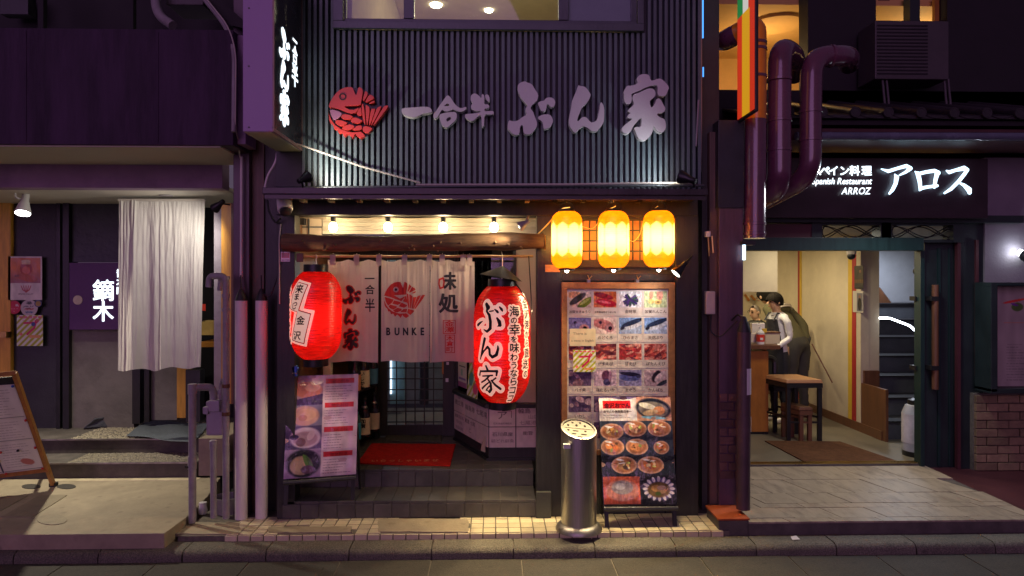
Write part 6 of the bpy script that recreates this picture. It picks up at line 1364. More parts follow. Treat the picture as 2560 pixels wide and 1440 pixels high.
for px in (2206, 2216, 2360, 2370): MB().tube([V(px, 198, Yc + .04), V(px + 6, 262, Yc + .0)], .012, 8).build('stand_leg', m_acw, acu)
# sign lettering
def stroke_px(*p): return stroke(*[(x / 5.818 + 2020, -(y / 5.818 + 390), w_ / 5.818) for x, y, w_ in p])
Ys = .90; f = lambda u, v, d: V(u, -v, Ys - d)
AL = thing('sign_lettering', 'white neon restaurant lettering アロス with small Spanish Restaurant text on dark fascia', 'sign', V(2240, 450, Ys))
A1 = [stroke_px((1066, 190, 8), (1170, 222, 24), (1300, 180, 22), (1430, 145, 26), (1490, 180, 30), (1420, 235, 20), (1330, 280, 10)), stroke_px((1262, 268, 10), (1288, 310, 34), (1275, 400, 28), (1230, 490, 26), (1185, 545, 16))]
A2 = [stroke_px((1560, 228, 10), (1600, 260, 34), (1625, 370, 30), (1635, 480, 24), (1622, 498, 12)), stroke_px((1600, 262, 24), (1720, 232, 24), (1840, 215, 26), (1895, 245, 32)), stroke_px((1880, 250, 34), (1855, 340, 28), (1838, 450, 24)), stroke_px((1640, 470, 24), (1740, 450, 22), (1880, 432, 20))]
A3 = [stroke_px((2016, 215, 12), (2055, 236, 26), (2150, 205, 22), (2270, 178, 34), (2318, 200, 26), (2270, 270, 26), (2190, 370, 26), (2080, 480, 24), (1985, 540, 14)), stroke_px((2190, 385, 10), (2270, 425, 24), (2340, 490, 40), (2350, 530, 30))]
for it in (A1, A2, A3): mb = MB(); ink(mb, it, f, .8, 0, .012, .0); mb.build('letter', m_signb, AL, nofix=True)
mb = MB(); k5 = lambda y: -(y / 5.818 + 390)
its = []
for ch, x in zip('スペイン料理', (70, 190, 315, 470, 620, 795)): its += text(ch, x / 5.818 + 2020 - 3, k5(270), 26)
ink(mb, its, f, .6, .9, .010)
its = text('Spanish Restaurant', 0, k5(408), 22, shear=.25, sx=.86, step=.97); dx = 2180 - max(ibox(i)[1] for i in its)
for i in its: i[1][:, [0, 2]] += dx
ink(mb, its, f, .5, .45, .010)
its = text('ARROZ', 0, k5(555), 24, shear=.25, sx=.86, step=.97); dx = 2178 - max(ibox(i)[1] for i in its)
for i in its: i[1][:, [0, 2]] += dx
ink(mb, its, f, .5, .35, .010); mb.build('small_lettering', m_sign, AL, nofix=True)
lamp('AREA', 'letter_glow', V(2240, 470, Ys - .30), AL, (.90, .92, 1), 22, (0, -.75, -1), size=.3)
# projecting flag sign, vent pipes
fs_ = thing('flag_sign', 'narrow lit projecting sign with red and yellow vertical stripes', 'sign', V(1865, 285, -.2))
xf = X(1843, .0); zb_ = Z(1865, 287, -.17)
MB().box(xf, xf + .022, -.36, -.0, zb_ - .02, 4.2).build('case', m_black, fs_, bev=.004)
sr_, sy_, sgn_, sw_ = (emitter('lit red stripe', (.75, .04, .008), .5), emitter('lit yellow stripe', (.85, .40, .008), .5), emitter('lit green corner', (.02, .25, .06), .5), emitter('lit white corner', (.8, .75, .7), .5))
YF0, YF1 = -.345, -.015; a_, b_ = YF0 + .32 * .33, YF1 - .32 * .28
for y0, y1, m_, nm in ((YF0, YF0 + .085, sr_, 'red_stripe'), (YF0 + .085, YF1 - .095, sy_, 'yellow_stripe'), (YF1 - .095, YF1, sr_, 'red_stripe')): [MB().box(xf + q, xf + q + .0035, y0, y1, zb_ + .0, Z(1865, 25, -.2) + .0).build(nm, m_, fs_) for q in (-.004, .0225)]
zt5 = Z(1865, 25, -.2)
for y0, y1, m_, nm in ((YF0, YF0 + .11, sr_, 'red_stripe'), (YF0 + .11, YF1 - .11, sw_, 'white_stripe'), (YF1 - .11, YF1, sgn_, 'green_stripe')): MB().box(xf - .004, xf - .0005, y0, y1, zt5 + .001, 4.15).build(nm, m_, fs_)
def duct(label, pts, r, rd, bands=(), collar=None):
    t = thing('vent_pipe', label, 'vent pipe', pts[len(pts) // 2], 'fat red vent pipes beside the Spanish restaurant')
    MB().tube(rounded(pts, rd, 9), r, 20).build('pipe', m_duct, t, smooth=True)
    for p_, d in list(bands) + [(pts[-2].lerp(pts[-3], .45), pts[-2] - pts[-3]), (pts[-2].lerp(pts[-3], .8), pts[-2] - pts[-3])]: MB(aim(p_, d)).lathe([(r + .001, -.012), (r + .006, -.01), (r + .006, .01), (r + .001, .012)], n=24, caps=False).build('band', m_duct, t, smooth=True)
    return t
Yv = .02
d1 = duct('orange topped vertical vent pipe nearest the flag sign, elbowed at top', [V(1800, 108, .75), V(1815, 100, .2), V(1888, 62, Yv), V(1888, 300, Yv), V(1886, 596, Yv)], .0800, .14, [(V(1888, 125, Yv), (0, 0, 1)), (V(1886, 560, Yv), (0, 0, 1)), (V(1886, 585, Yv), (0, 0, 1))])
MB().tube(rounded([V(1815, 100, .2) * .6 + V(1888, 62, Yv) * .4, V(1888, 62, Yv), V(1888, 300, Yv)], .14, 9), .0812, 20).build('orange_lit_sleeve', mat('orange lit pipe tone', (.85, .30, .015), .32, var=.15, coat=.4), d1, smooth=True)  # orange pipe top; the lit sign's brightness is put into its colour
d2 = duct('middle red vent pipe with hooked top and rounded lower bend', [V(1985, 185, .75), V(1985, 140, .35), V(1950, 118, .12), V(1948, 260, .10), V(1948, 470, .10), V(1898, 500, .45)], .0880, .15, [(V(1948, 200, .1), (0, 0, 1))])
d3 = duct('right red vent pipe bending sideways at the top', [V(2122, 160, .62), V(2122, 138, .25), V(2030, 142, .16), V(2027, 240, .14), V(2026, 440, .14), V(1915, 500, .55)], .0820, .16, [(V(2078, 140, .2), (1, 0, 0))])
lt5 = thing('tube_lamp', 'small glowing blue white tube lamp under the vent pipe end', 'lamp', V(1861, 630, .0))
MB().tube([V(1860, 612, -.04), V(1860, 650, -.04)], .012, 10).build('tube', m_signb, lt5, smooth=True); MB().pbox(1856, 1890, 602, 612, -.05, .05).build('holder', m_dgrey, lt5)
# pole on the orange pedestal, gutter pipe, intercom
pd_ = thing('pedestal', 'low dark pedestal with orange top at the foot of the pier', 'pedestal', G(1833, 1340, -.04))
MB().pbox(1797, 1872, 1302, 1348, -.30, -.02).build('block', m_concd, pd_, bev=.004); zz = Z(1833, 1300, -.30)
MB().box(X(1795, -.305), X(1874, -.305), -.308, -.015, zz, zz + .012).build('orange_top', mat('burnt orange rubber', (.42, .085, .02), .8, bump=.5, bsc=150), pd_)
po = thing('guard_pole', 'dark maroon guard pole with white stickers standing on the orange pedestal', 'pole', V(1858, 1275, -.18))
MB().tube([V(1858, 1272, -.18), V(1860, 830, -.18)], .0485, 20).build('shaft', mat('maroon pole paint', (.085, .05, .06), .42, var=.3, sc=4, dirt=.3), po, smooth=True)
MB().lathe([(.0475, 0), (.045, .03), (.02, .10), (.012, .12)], V(1860, 832, -.18), 20).build('cap', m_blackrub, po, smooth=True); MB().tube(rounded([V(1860, 798, -.18), V(1845, 785, -.12), V(1830, 800, -.02)], .03), .008, 6).build('cable', m_blackrub, po, smooth=True)
def pst(py0, py1, a0, a1):
    c = V(1860, py1, -.18); h_ = Z(1860, py0, -.18) - c.z
    MB().grid(lambda s, t: c + Vector((.0497 * math.sin(a0 + (a1 - a0) * s), -.0497 * math.cos(a0 + (a1 - a0) * s), h_ * t)), 8, 2).build('sticker', m_white, po, smooth=True, nofix=True)
pst(920, 985, .05, 1.5); pst(1040, 1078, .9, 1.5)
it = thing('intercom', 'small ivory intercom box on the black wall right of the menu board', 'intercom', V(1776, 757, .04)); MB().pbox(1765, 1789, 728, 786, .0, .06).build('box', m_offw, it, bev=.010); MB().tube(rounded([V(1778, 786, .03), V(1775, 830, .05), V(1800, 845, .0), V(1845, 800, -.05)], .1), .005, 6).build('cable', m_blackrub, it, smooth=True)
sk = thing('cable_socket', 'small brass and white socket with wires on the dark post', 'socket', V(1770, 600, .04)); MB().pbox(1765, 1777, 578, 592, .01, .06).build('box', m_white, sk, bev=.004); MB().tube([V(1770, 592, .02), V(1773, 640, .03)], .006, 6).tube([V(1780, 590, .03), V(1783, 632, .03)], .008, 6).build('wires', m_brass, sk, smooth=True)
single(MB().tube([V(1751, -60, .0), V(1751, 300, .0), V(1749, 430, .0)], .013, 10).tube([V(1746, 250, -.02), V(1740, 365, -.02)], .007, 6), 'downpipe', m_gpipe, 'grey downpipe at the right edge of the ribbed wall', 'downpipe', smooth=True)
single(MB().tube([V(1757, 0, .02), V(1757, 95, .02)], .006, 8).tube([V(1758, 168, .02), V(1758, 192, .02)], .005, 8), 'blue_led_strip', emitter('blue led', (.06, .32, 1), 1.4), 'thin blue led strip on upper right edge of the ribbed wall', 'led light')
# far right: rendered wall, brick base, menu case, wall lamp
Yr = 1.0
MB().pbox(2462, 2900, 395, 985, Yr + .06, Yr + .3).build('right_wall', mat('grey violet render', (.20, .18, .20), .8, var=.15, sc=2, bump=.3), ar)
bw_ = MB().box(X(2440, Yr), 7.5, Yr + .03, Yr + .3, -.1, Z(2500, 985, Yr)).build('brick_base', m_mortar, ar)
base = None; bx0 = X(2441, Yr); bwid, bh = .205, .068
for r in range(13):
    for k in range(-1, 7):
        x = bx0 + bwid * k + (bwid / 2 if r % 2 else 0); x1_ = x + bwid - .010
        z = .035 + r * (bh + .009)
        if z + bh > Z(2500, 985, Yr) + .01: break
        if x < bx0:
            if x1_ - bx0 > .03: MB().box(bx0, x1_, Yr, Yr + .05, z, z + bh).build('brick', m_brickt, bw_, bev=.004)
            continue
        if base is None: base = MB().box(x, x1_, Yr, Yr + .05, z, z + bh).build('brick', m_brickt, bw_, bev=.004); q0 = (x, z)
        else: dupe(base, (x - q0[0] + base.location.x if False else x - q0[0], random.uniform(-.003, .003), z - q0[1]), bw_)
# parts of the brick base were built relative to the building's own origin
mc = thing('menu_case', 'dark framed wall case with menus at right edge above bricks', 'display case', V(2520, 850, .9))
MB().pbox(2478, 2640, 706, 716, .84, 1.05).pbox(2478, 2494, 716, 980, .84, 1.05).pbox(2478, 2640, 972, 984, .84, 1.05).build('case_frame', m_dgreen, mc, bev=.003); MB().pbox(2494, 2640, 710, 713, .83, .842).build('green_strip', m_green, mc)
im = Img(90, 170, (.62, .58, .54)); im.lines(14, 46, 96, 14, 4.5, (.4, .38, .36), 1.0, .5).lines(50, 84, 96, 12, 5, (.4, .38, .36), 1, .5).ell(26, 24, 18, 2, (.80, .20, .16), -12).ell(30, 34, 9, 7, (.30, .42, .16)).ell(26, 30, 6, 2, (.4, .2, .5), 20).rect(10, 60, 84, 61, (.75, .5, .38)).noise(.10, 6)
o = sheet('menu_paper', V(2494, 972, .99), (X(2640, .99) - X(2494, .99), 0, 0), (0, 0, Z(2500, 716, .99) - Z(2500, 972, .99)), im, m_matte, mc)
wl = thing('wall_lamp', 'round dark wall lamp glowing on the grey wall at far right edge', 'lamp', V(2562, 640, .95)); MB().ball(V(2566, 640, .92), .055, 12).build('shade', m_dgrey, wl, smooth=True); MB().tube([V(2566, 640, .95), V(2566, 640, 1.07)], .02, 10).build('mount', m_dgrey, wl)
lamp('POINT', 'glow', V(2548, 625, .98), wl, (.72, .82, 1), .9, size=.02)
MB(aim(V(2552, 632, .985), (-.3, 1, .2))).lathe([(.03, 0), (.03, .01), (.001, .012)], n=14).build('lens', m_ledc, wl)
# ------------------------------------------------------------------ inside the Spanish restaurant: furniture
cn = thing('bar_counter', 'orange brown timber bar counter inside the doorway on the left', 'counter', V(1900, 1090, 2.4))
Yk = 2.38
MB().box(xl_ - .5, X(1921, Yk), Yk, Yk + .05, zA + .03, Z(1900, 878, Yk)).build('front_panel', m_wood, cn, bev=.003)
MB().box(xl_ - .5, X(1921, Yk), Yk + .02, Yk + .05, zA, zA + .03).build('kick', m_black, cn)
MB().box(X(1921, Yk) - .04, X(1921, Yk), Yk + .05, 3.6, zA, Z(1900, 878, Yk)).build('side_panel', m_woodd, cn); MB().box(X(1921, Yk) - .0, X(1944, Yk) , Yk + .30, Yk + .36, zA, Z(1900, 868, Yk)).build('end_post', m_wood, cn)
MB().box(xl_ - .5, X(1946, Yk), Yk - .06, 3.0, Z(1900, 872, Yk), Z(1900, 862, Yk)).build('counter_top', m_woodd, cn, bev=.004)
zct = Z(1900, 862, Yk)
single(MB().pbox(1853, 1944, 628, 730, 2.35, 2.75), 'hood', m_cream, 'plain cream hood box hanging above the bar counter', 'hood', bev=.004)
bk_ = thing('counter_box', 'cream box with dark lid standing on the bar counter', 'box', (X(1925, 2.55), 2.55, zct)); MB().box(X(1909, 2.55), X(1945, 2.55), 2.5, 2.62, zct, Z(1925, 832, 2.55)).build('case', m_cream, bk_); MB().box(X(1906, 2.55), X(1946, 2.55), 2.49, 2.63, Z(1925, 832, 2.55), Z(1925, 829, 2.55)).build('lid', m_woodd, bk_)
sbt = thing('sanitizer_bottle', 'clear sanitizer bottle with red label on the bar counter', 'bottle', (X(1901, 2.46), 2.46, zct)); c = sbt.location
MB().lathe([(.042, 0), (.044, .02), (.044, .13), (.02, .16), (.014, .17), (.014, .19)], c, 18).build('body', mat('clear plastic', (.66, .68, .70), .2), sbt, smooth=True); MB().lathe([(.0455, .03), (.0455, .11)], c, 18, caps=False).build('red_label', m_red, sbt, smooth=True); MB().box(c.x - .02, c.x + .012, c.y - .0465, c.y - .045, zct + .05, zct + .075).build('label_mark', m_white, sbt); MB().tube([c + Vector((0, 0, .19)), c + Vector((0, 0, .215)), c + Vector((-.035, 0, .215))], .007, 8).build('pump', m_white, sbt)
single(MB().pbox(1880, 1912, 808, 855, 2.66, 2.72), 'menu_card', m_white, 'white menu card standing upright on the bar counter behind the sanitizer', 'menu card')
single(MB().pbox(1907, 1917, 822, 831, 2.44, 2.5), 'yellow_tag', m_syel, 'small yellow tag by the cream counter box', 'tag')
single(MB().pbox(1852, 1896, 834, 856, 2.5, 2.56), 'paper_stack', m_offw, 'stack of pale papers at the left end of bar counter', 'papers')
for k in range(3): 
    kn = thing('kitchen_tool', ('wooden handled knife hung on the back wall, leftmost', 'wooden handled knife hung on the back wall, middle', 'wooden handled knife hung on the back wall, right')[k], 'knife', V(1868 + 14 * k, 745, 5.5), 'knives on the kitchen wall'); MB().tube([V(1862 + 15 * k, 736 + 3 * k, 5.5), V(1873 + 15 * k, 752 - 2 * k, 5.5)], .02, 6).build('handle', m_wood, kn); MB().hexa([V(1873 + 15 * k, 750 - 2 * k, 5.5), V(1876 + 15 * k, 753 - 2 * k, 5.5), V(1876 + 15 * k, 753 - 2 * k, 5.52), V(1873 + 15 * k, 750 - 2 * k, 5.52), V(1881 + 15 * k, 738, 5.5), V(1883 + 15 * k, 740, 5.5), V(1883 + 15 * k, 740, 5.52), V(1881 + 15 * k, 738, 5.52)]).build('blade', m_steel, kn)
def stool(label, px0, px1, pyf, ptop, depth, seatm, back=None, name='bar_stool', hs=None):
    g0, g1 = G(px0, pyf, zA), G(px1, pyf, zA); t = thing(name, label, 'stool', (g0 + g1) / 2); Y = g0.y; zt_ = Z((px0 + px1) / 2, ptop, Y)
    x0, x1 = g0.x, g1.x; dx_ = -.10
    MB().hexa([(x0 - .01, Y - .01, zt_ - .025), (x1 + .01, Y - .01, zt_ - .025), (x1 + .01 + dx_, Y + depth, zt_ - .025), (x0 - .01 + dx_, Y + depth, zt_ - .025), (x0, Y, zt_ + .012), (x1, Y, zt_ + .012), (x1 + dx_, Y + depth, zt_ + .018), (x0 + dx_, Y + depth, zt_ + .018)]).build('seat', seatm, t, bev=.008)
    MB().hexa([(x0 - .006, Y - .006, zt_ - .075), (x1 + .006, Y - .006, zt_ - .075), (x1 + .006 + dx_, Y + depth, zt_ - .075), (x0 - .006 + dx_, Y + depth, zt_ - .075), (x0 - .006, Y - .006, zt_ - .027), (x1 + .006, Y - .006, zt_ - .027), (x1 + .006 + dx_, Y + depth, zt_ - .027), (x0 - .006 + dx_, Y + depth, zt_ - .027)]).build('seat_frame', m_black, t)
    L = [(x0 + .018, Y + .018), (x1 - .018, Y + .018), (x0 + .018 + dx_, Y + depth - .018), (x1 - .018 + dx_, Y + depth - .018)]
    for a, b in L: MB().box(a - .02, a + .02, b - .02, b + .02, zA, zt_ - .078).build('leg', m_black, t, bev=.003)
    zs_ = zA + .20
    for a, b in ((0, 1), (2, 3), (0, 2), (1, 3)): MB().tube([(*L[a], zs_ + (.0 if a + b in (1, 5) else .05)), (*L[b], zs_ + (0 if a + b in (1, 5) else .05))], .014, 4).build('stretcher', m_black, t)
    if back:
        MB().tube(rounded([(x0 + dx_ + .02, Y + depth - .02, zt_), (x0 + dx_ + .01, Y + depth, zt_ + back), (x1 + dx_ - .01, Y + depth, zt_ + back), (x1 + dx_ - .02, Y + depth - .02, zt_)], .08), .034, 8).build('backrest', m_black, t, smooth=True)
    return t
stool('black bar stool with tan vinyl seat nearest the doorway', 1968, 2056, 1104, 952, .38, m_seat)
stool('black bar chair with curved backrest behind the tan seated stool', 1935, 1990, 1082, 962, .30, m_black, back=.27, name='bar_chair')
ls = stool('low brown timber stool at the customer feet', 2000, 2030, 1104, 1020, .24, m_woodd, name='low_stool')
for o in ls.children: o.data.materials[0] = m_woodd
q = [G(2012, 1157, zA), G(2246, 1156, zA), G(2100, 1106, zA), G(1912, 1104, zA)]
single(MB().prism([(p_.x, p_.y) for p_ in q], lambda u, v, d: (u, v, d), zA + .001, zA + .012), 'door_mat', m_brownmat, 'large brown mat on the grey floor inside the Spanish restaurant', 'door mat', bev=.002)
kg = thing('water_bottle', 'large clear bottle with white label and dark base behind the green door edge', 'bottle', G(2292, 1138, zA)); c = kg.location
MB().lathe([(.125, .0), (.13, .05)], c, 24).build('base', m_black, kg, smooth=True); MB().lathe([(.128, .05), (.13, .10), (.13, .42), (.10, .49), (.07, .50)], c, 24).build('body', mat('cloudy plastic', (.44, .46, .52), .18, var=.15), kg, smooth=True); MB().lathe([(.08, .49), (.08, .54), (.03, .56)], c, 18).build('lid', m_black, kg, smooth=True); MB().lathe([(.1325, .13), (.1325, .41)], c, 24, caps=False).build('white_label', mat('lilac white label', (.56, .54, .60), .5), kg, smooth=True)
dm = thing('dome_camera', 'small black dome camera at the top of the doorway', 'camera', V(2128, 636, 2.3)); MB().ball(V(2128, 640, 2.3), .042, 10).build('dome', m_black, dm, smooth=True); MB().lathe([(.05, 0), (.05, .10)], V(2128, 636, 2.3), 16).build('mount', m_offw, dm, smooth=True)
def wallposter(label, px0, px1, c0, c1, im):
    def yx(px):
        u = (px - 1280) / F; return (xw) * (math.cos(TH) - u * math.sin(TH)) / (math.sin(TH) + u * math.cos(TH)) - D
    ya, yb = yx(px0), yx(px1); zt_, zb2 = Z(px1, c0, yb), Z(px1, c1, yb)
    o = sheet('wall_poster', (xw - .010, ya, zb2), (0, yb - ya, 0), (0, 0, zt_ - zb2), im, m_print, None, t=.003); return tag(o, label, 'poster')
im = Img(40, 80, (.06, .07, .10)).ell(26, 20, 5, 6, (.42, .26, .20)).ell(24, 38, 10, 14, (.12, .11, .13)).rect(0, 48, 40, 60, (.32, .20, .10)).rect(0, 60, 40, 80, (.10, .12, .16)).noise(.3, 10)
wallposter('dark poster of a performer on the wall beside the stairs', 2138, 2160, 664, 722, im)
im = Img(40, 60, (.72, .70, .66)).rect(16, 6, 38, 56, (.40, .40, .44)).ell(26, 16, 4, 5, (.5, .34, .28)).ell(26, 36, 7, 17, (.06, .06, .09))
wallposter('white poster with a small dark standing figure, below the dark one', 2134, 2160, 728, 782, im)
hk = thing('hanging_bag', 'small dark pouch hanging by the inner door edge', 'pouch', V(2293, 680, 1.6)); MB().ball(V(2292, 678, 1.6), .035, 10, 1.2).build('pouch', m_black, hk, smooth=True); MB().tube([V(2292, 670, 1.6), V(2290, 656, 1.6)], .006, 6).build('strap', m_black, hk); MB().pbox(2291, 2298, 684, 712, 1.6, 1.63).build('tail', m_black, hk)
lamp('AREA', 'interior_lamp', (xl_ + .85, 1.75, 2.26), ar, (1, .86, .62), 9, (0, 0, -1), size=.3)
lamp('AREA', 'interior_lamp', (xl_ + .75, 3.0, 2.26), ar, (1, .80, .48), 25, (0, 0, -1), size=.5)
lamp('AREA', 'interior_lamp', (xl_ + .45, 4.7, 2.26), ar, (1, .78, .44), 20, (0, 0, -1), size=.5)
lamp('AREA', 'stair_lamp', (xw + .9, 3.6, 2.27), ar, (.80, .86, 1), 14, (0, 0, -1), size=.4)
MB().lathe([(.09, 0), (.085, -.02), (.001, -.022)], (xl_ + .75, 3.0, 2.28), 18).build('ceiling_lamp', m_ceil, ar, smooth=True)
MB().lathe([(.09, 0), (.085, -.02), (.001, -.022)], (xl_ + .45, 4.7, 2.28), 18).build('ceiling_lamp', m_ceil, ar, smooth=True)
single(MB().tube([V(2081, 957, 2.9), V(2030, 860, 3.1)], .008, 6), 'walking_stick', m_woodd, 'thin brown stick leaning against the cream wall behind the customer', 'stick')
q = G(1988, 1350, ZK); mb = MB(); mb.add([(q.x - .02, q.y, ZK + .002), (q.x + .03, q.y - .01, ZK + .008), (q.x + .02, q.y + .03, ZK + .02), (q.x - .02, q.y + .03, ZK + .012)], [(0, 1, 2, 3)]); single(mb, 'paper_scrap', m_white, 'tiny scrap of white paper on the kerb before the right platform', 'litter')
# ------------------------------------------------------------------ people
m_skin = mat('skin', (.52, .32, .21), .5, var=.06, bump=.02); m_hair = mat('black hair', (.008, .006, .005), .85, spec=.15, var=.3, sc=30); m_shirt = mat('white shirt', (.68, .70, .74), .8, var=.05); m_apron = mat('black apron', (.018, .020, .028), .8)
m_olive = mat('olive jacket', (.085, .080, .035), .85, var=.2); m_trou = mat('dark trousers', (.045, .045, .040), .85); m_grey_hair = mat('short grey hair', (.30, .26, .22), .7)
def skin(name, verts, edges, m, parent, sub=2, mats=None, pick=None):
    """verts: (x, y, z, radius x, radius y); first vertex is the root"""
    me = bpy.data.meshes.new(name); me.from_pydata([v[:3] for v in verts], edges, []); o = bpy.data.objects.new(name, me); COL.objects.link(o)
    md = o.modifiers.new('skin', 'SKIN'); md.use_smooth_shade = True
    for i, v in enumerate(verts): me.skin_vertices[0].data[i].radius = (v[3], v[4] if len(v) > 4 else v[3])
    me.skin_vertices[0].data[0].use_root = True
    s_ = o.modifiers.new('sub', 'SUBSURF'); s_.levels = sub; s_.render_levels = sub
    dg = bpy.context.evaluated_depsgraph_get(); m2 = bpy.data.meshes.new_from_object(o.evaluated_get(dg)); bpy.data.objects.remove(o); m2.name = name
    if parent and not isinstance(parent, Matrix): pass
    m2.materials.clear()
    for q in (mats or [m]): m2.materials.append(q)
    if pick:
        for p_ in m2.polygons: p_.material_index = pick(p_.center)
    for v_ in m2.vertices:
        if v_.co.z < 1.36: v_.co += v_.normal * (.011 * noise.noise(Vector((v_.co.x * 9, v_.co.y * 9, v_.co.z * 16))) + .006 * noise.noise(v_.co * 34))
    for p_ in m2.polygons: p_.use_smooth = True
    o = bpy.data.objects.new(name, m2); COL.objects.link(o); o.parent = parent; return o
def person(label, px, Y, yaw, height, lean=0., arms='work', mats=None, sit=False):
    t = thing('person', label, 'person', (X(px, Y), Y, zA)); t.rotation_euler = (0, 0, R(yaw)); k = height / 1.7      # faces local -Y
    ca, sa = math.cos(lean), math.sin(lean)
    L = lambda y, z: (y * ca - (z - .92) * sa, .92 + y * sa + (z - .92) * ca) if z > .92 else (y, z)
    def v(x, y, z, r, r2=None, w_=1.18 if arms == 'down' else 1.0):
        yy, zz = L(y, z); q = w_ if z < 1.44 else 1; r, x = r * q, x * q; return (x * k, yy * k, zz * k, r * k, (r2 or r) * k)
    V_ = [v(0, 0, .95, .135, .105), v(0, .0, 1.12, .125, .095), v(0, .01, 1.30, .150, .105), v(0, .01, 1.42, .105, .08), v(0, -.005, 1.49, .050), v(0, -.025, 1.56, .070, .085), v(0, -.03, 1.64, .070, .088), v(0, -.02, 1.69, .045, .055)]
    E_ = [(0, 1), (1, 2), (2, 3), (3, 4), (4, 5), (5, 6), (6, 7)]
    for s in (-1, 1):
        n = len(V_); V_ += [v(.17 * s, .01, 1.39, .055), v(.215 * s, .03, 1.14, .045), v(.17 * s, -.17, 1.03, .034), v(.13 * s, -.25, 1.03, .026, .032)] if arms == 'work' else [v(.17 * s, .01, 1.39, .058), v(.235 * s, .03, 1.13, .048), v(.24 * s, -.04, .90, .036), v(.235 * s, -.07, .80, .026, .034)]
        E_ += [(3, n), (n, n + 1), (n + 1, n + 2), (n + 2, n + 3)]
        n = len(V_); V_ += [v(.09 * s, 0, .86, .092), v(.10 * s, -.01, .49, .062), v(.10 * s, .02, .10, .042), v(.10 * s, -.02, .045, .042), v(.105 * s, -.14, .03, .032)]
        E_ += [(0, n), (n, n + 1), (n + 1, n + 2), (n + 2, n + 3), (n + 3, n + 4)]
    top_m, bot_m = mats
    hz = 1.475 * k
    def pick(c):
        z, y = c.z / k, c.y / k; d_ = z - .92; z, y = (.92 - y * sa + d_ * ca, y * ca + d_ * sa) if d_ > 0 else (z, y)
        if z > 1.475: return 0
        if arms == 'work' and y < -.20 and .95 < z < 1.1: return 0
        if arms != 'work' and z < .85 and abs(c.x / k) > .19: return 0
        if z < .075: return 3
        return 2 if z < .95 else 1
    skin('body', V_, E_, None, t, 2, [m_skin, top_m, bot_m, m_white], pick)
    hy, hz_ = L(-.03, 1.615); mb = MB(); hc = Vector((0, hy * k, hz_ * k))
    mb.lathe([(.001, -.0), (.012, .0), (.010, .02), (.003, .035)], hc + Vector((0, -.098 * k, -.035 * k)), 8); mb.build('nose', m_skin, None, smooth=True); o = bpy.context.scene.objects[-1] if False else COL.objects[-1]; o.parent = t
    for s in (-1, 1):
        o = MB().ball(hc + Vector((s * .078 * k, .005, -.015 * k)), .022 * k, 8, 1.3).build('ear', m_skin, None, smooth=True); o.parent = t
        o = MB().ball(hc + Vector((s * .030 * k, -.085 * k, .0)), .010 * k, 6).build('eye', m_hair, None, smooth=True); o.parent = t
    for s in (-1, 1):
        o = MB().tube([hc + Vector((s * .045 * k, -.082 * k, .020 * k)), hc + Vector((s * .018 * k, -.093 * k, .022 * k))], .005 * k, 5).build('eyebrow', m_hair, None); o.parent = t
    o = MB().tube(arc((0, L(-.005, 1.455)[0] * k, L(-.005, 1.455)[1] * k), .062 * k, R(-200), R(20), (1, 0, 0), (0, .9, .3), 12), .016 * k, 6).build('collar', mats[0], None, smooth=True); o.parent = t
    o = MB().ball(hc + Vector((0, -.088 * k, -.062 * k)), .016 * k, 6, .4).build('mouth', mat('lips', (.35, .14, .11), .5), None, smooth=True); o.parent = t
    return t, hc, k
def hair(t, hc, k, m, low, front, grow=1.08):
    def fn(s, u):
        a = s * 6.2832; fr = .5 - .5 * math.sin(a) ; b = low + (front - low) * max(0, -math.sin(a)) ; ph = u * (1.57 - b) ; r = .095 * k * grow * (1 + .03 * math.sin(a * 17))
        return hc + Vector((r * .90 * math.sin(ph) * math.cos(a), r * 1.12 * math.sin(ph) * math.sin(a) + .008 * k, r * 1.15 * math.cos(ph)))
    o = MB().grid(fn, 40, 12).build('hair', m, None, smooth=True, nofix=True); o.parent = t
t, hc, k = person('waiter in white shirt and black apron looking down behind the bar counter', 1947, 3.05, -74, 1.53, .06, 'work', (m_shirt, m_apron))
hair(t, hc, k, m_hair, -.42, .22, 1.15)
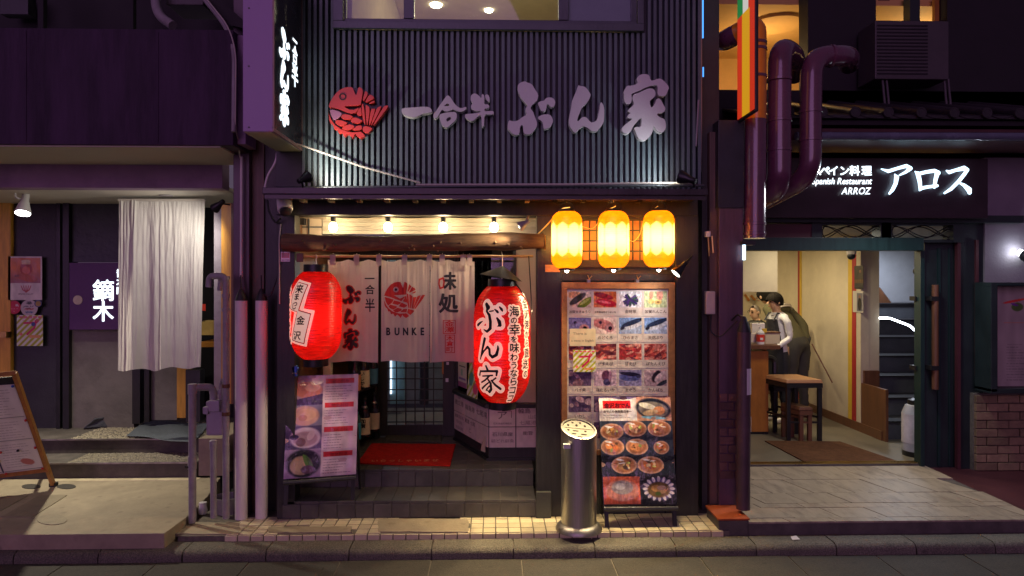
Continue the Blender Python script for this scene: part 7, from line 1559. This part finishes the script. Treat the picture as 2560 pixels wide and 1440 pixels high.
def apron(s, u):
    z = (.50 + .88 * u) * k; w_ = (.20 if u < .55 else .20 - (u - .55) * .20) * k; a = (s - .5) * 2; y = (-.135 - .06 * max(0, z / k - .92) + .05 * a * a) * k
    return Vector((a * w_, y, z))
o = MB().grid(apron, 14, 18).build('apron', m_apron, None, smooth=True, nofix=True); o.parent = t
for s in (-1, 1): o = MB().tube([(s * .09 * k, -.155 * k, 1.36 * k), (s * .085 * k, -.09 * k, 1.46 * k), (s * .06 * k, .09 * k, 1.43 * k), (-s * .04 * k, .12 * k, 1.2 * k)], .012 * k, 6).build('apron_strap', m_apron, None, smooth=True); o.parent = t
o = MB().hexa([(-.20 * k, -.02, .96 * k), (-.205 * k, .06, .96 * k), (-.215 * k, .06, .96 * k), (-.21 * k, -.02, .96 * k), (-.19 * k, -.0, .72 * k), (-.20 * k, .07, .76 * k), (-.215 * k, .07, .76 * k), (-.21 * k, -.0, .72 * k)]).build('cloth', m_white, None); o.parent = t
t, hc, k = person('customer in olive jacket and dark trousers leaning over behind the waiter', 1994, 3.35, -146, 1.76, .66, 'down', (m_olive, m_trou))
hair(t, hc, k, m_hair, -.55, .25, 1.1)
for z in (1.335, 1.365): o = MB().tube([Vector((.215 * math.cos(a) * k, ((.135 * math.sin(a) + .01) * math.cos(.66) - (z - .92) * math.sin(.66)) * k, (.92 + (.135 * math.sin(a) + .01) * math.sin(.66) + (z - .92) * math.cos(.66)) * k)) for a in [R(q) for q in range(20, 161, 14)]], .010 * k, 6).build('stripe', m_offw, None, smooth=True); o.parent = t
t, hc, k = person('bald customer with glasses seated at the far end of bar counter', 1897, 4.0, -60, 1.36, .12, 'work', (m_trou, m_trou))
hair(t, hc, k, m_grey_hair, -.25, 1.2, 1.0)
for s in (-1, 1): o = MB().tube(arc(hc + Vector((s * .032 * k, -.098 * k, 0)), .022 * k, 0, 6.283, (1, 0, 0), (0, 0, 1), 10), .003, 4).build('glasses', m_black, None); o.parent = t
bpy.context.view_layer.update()
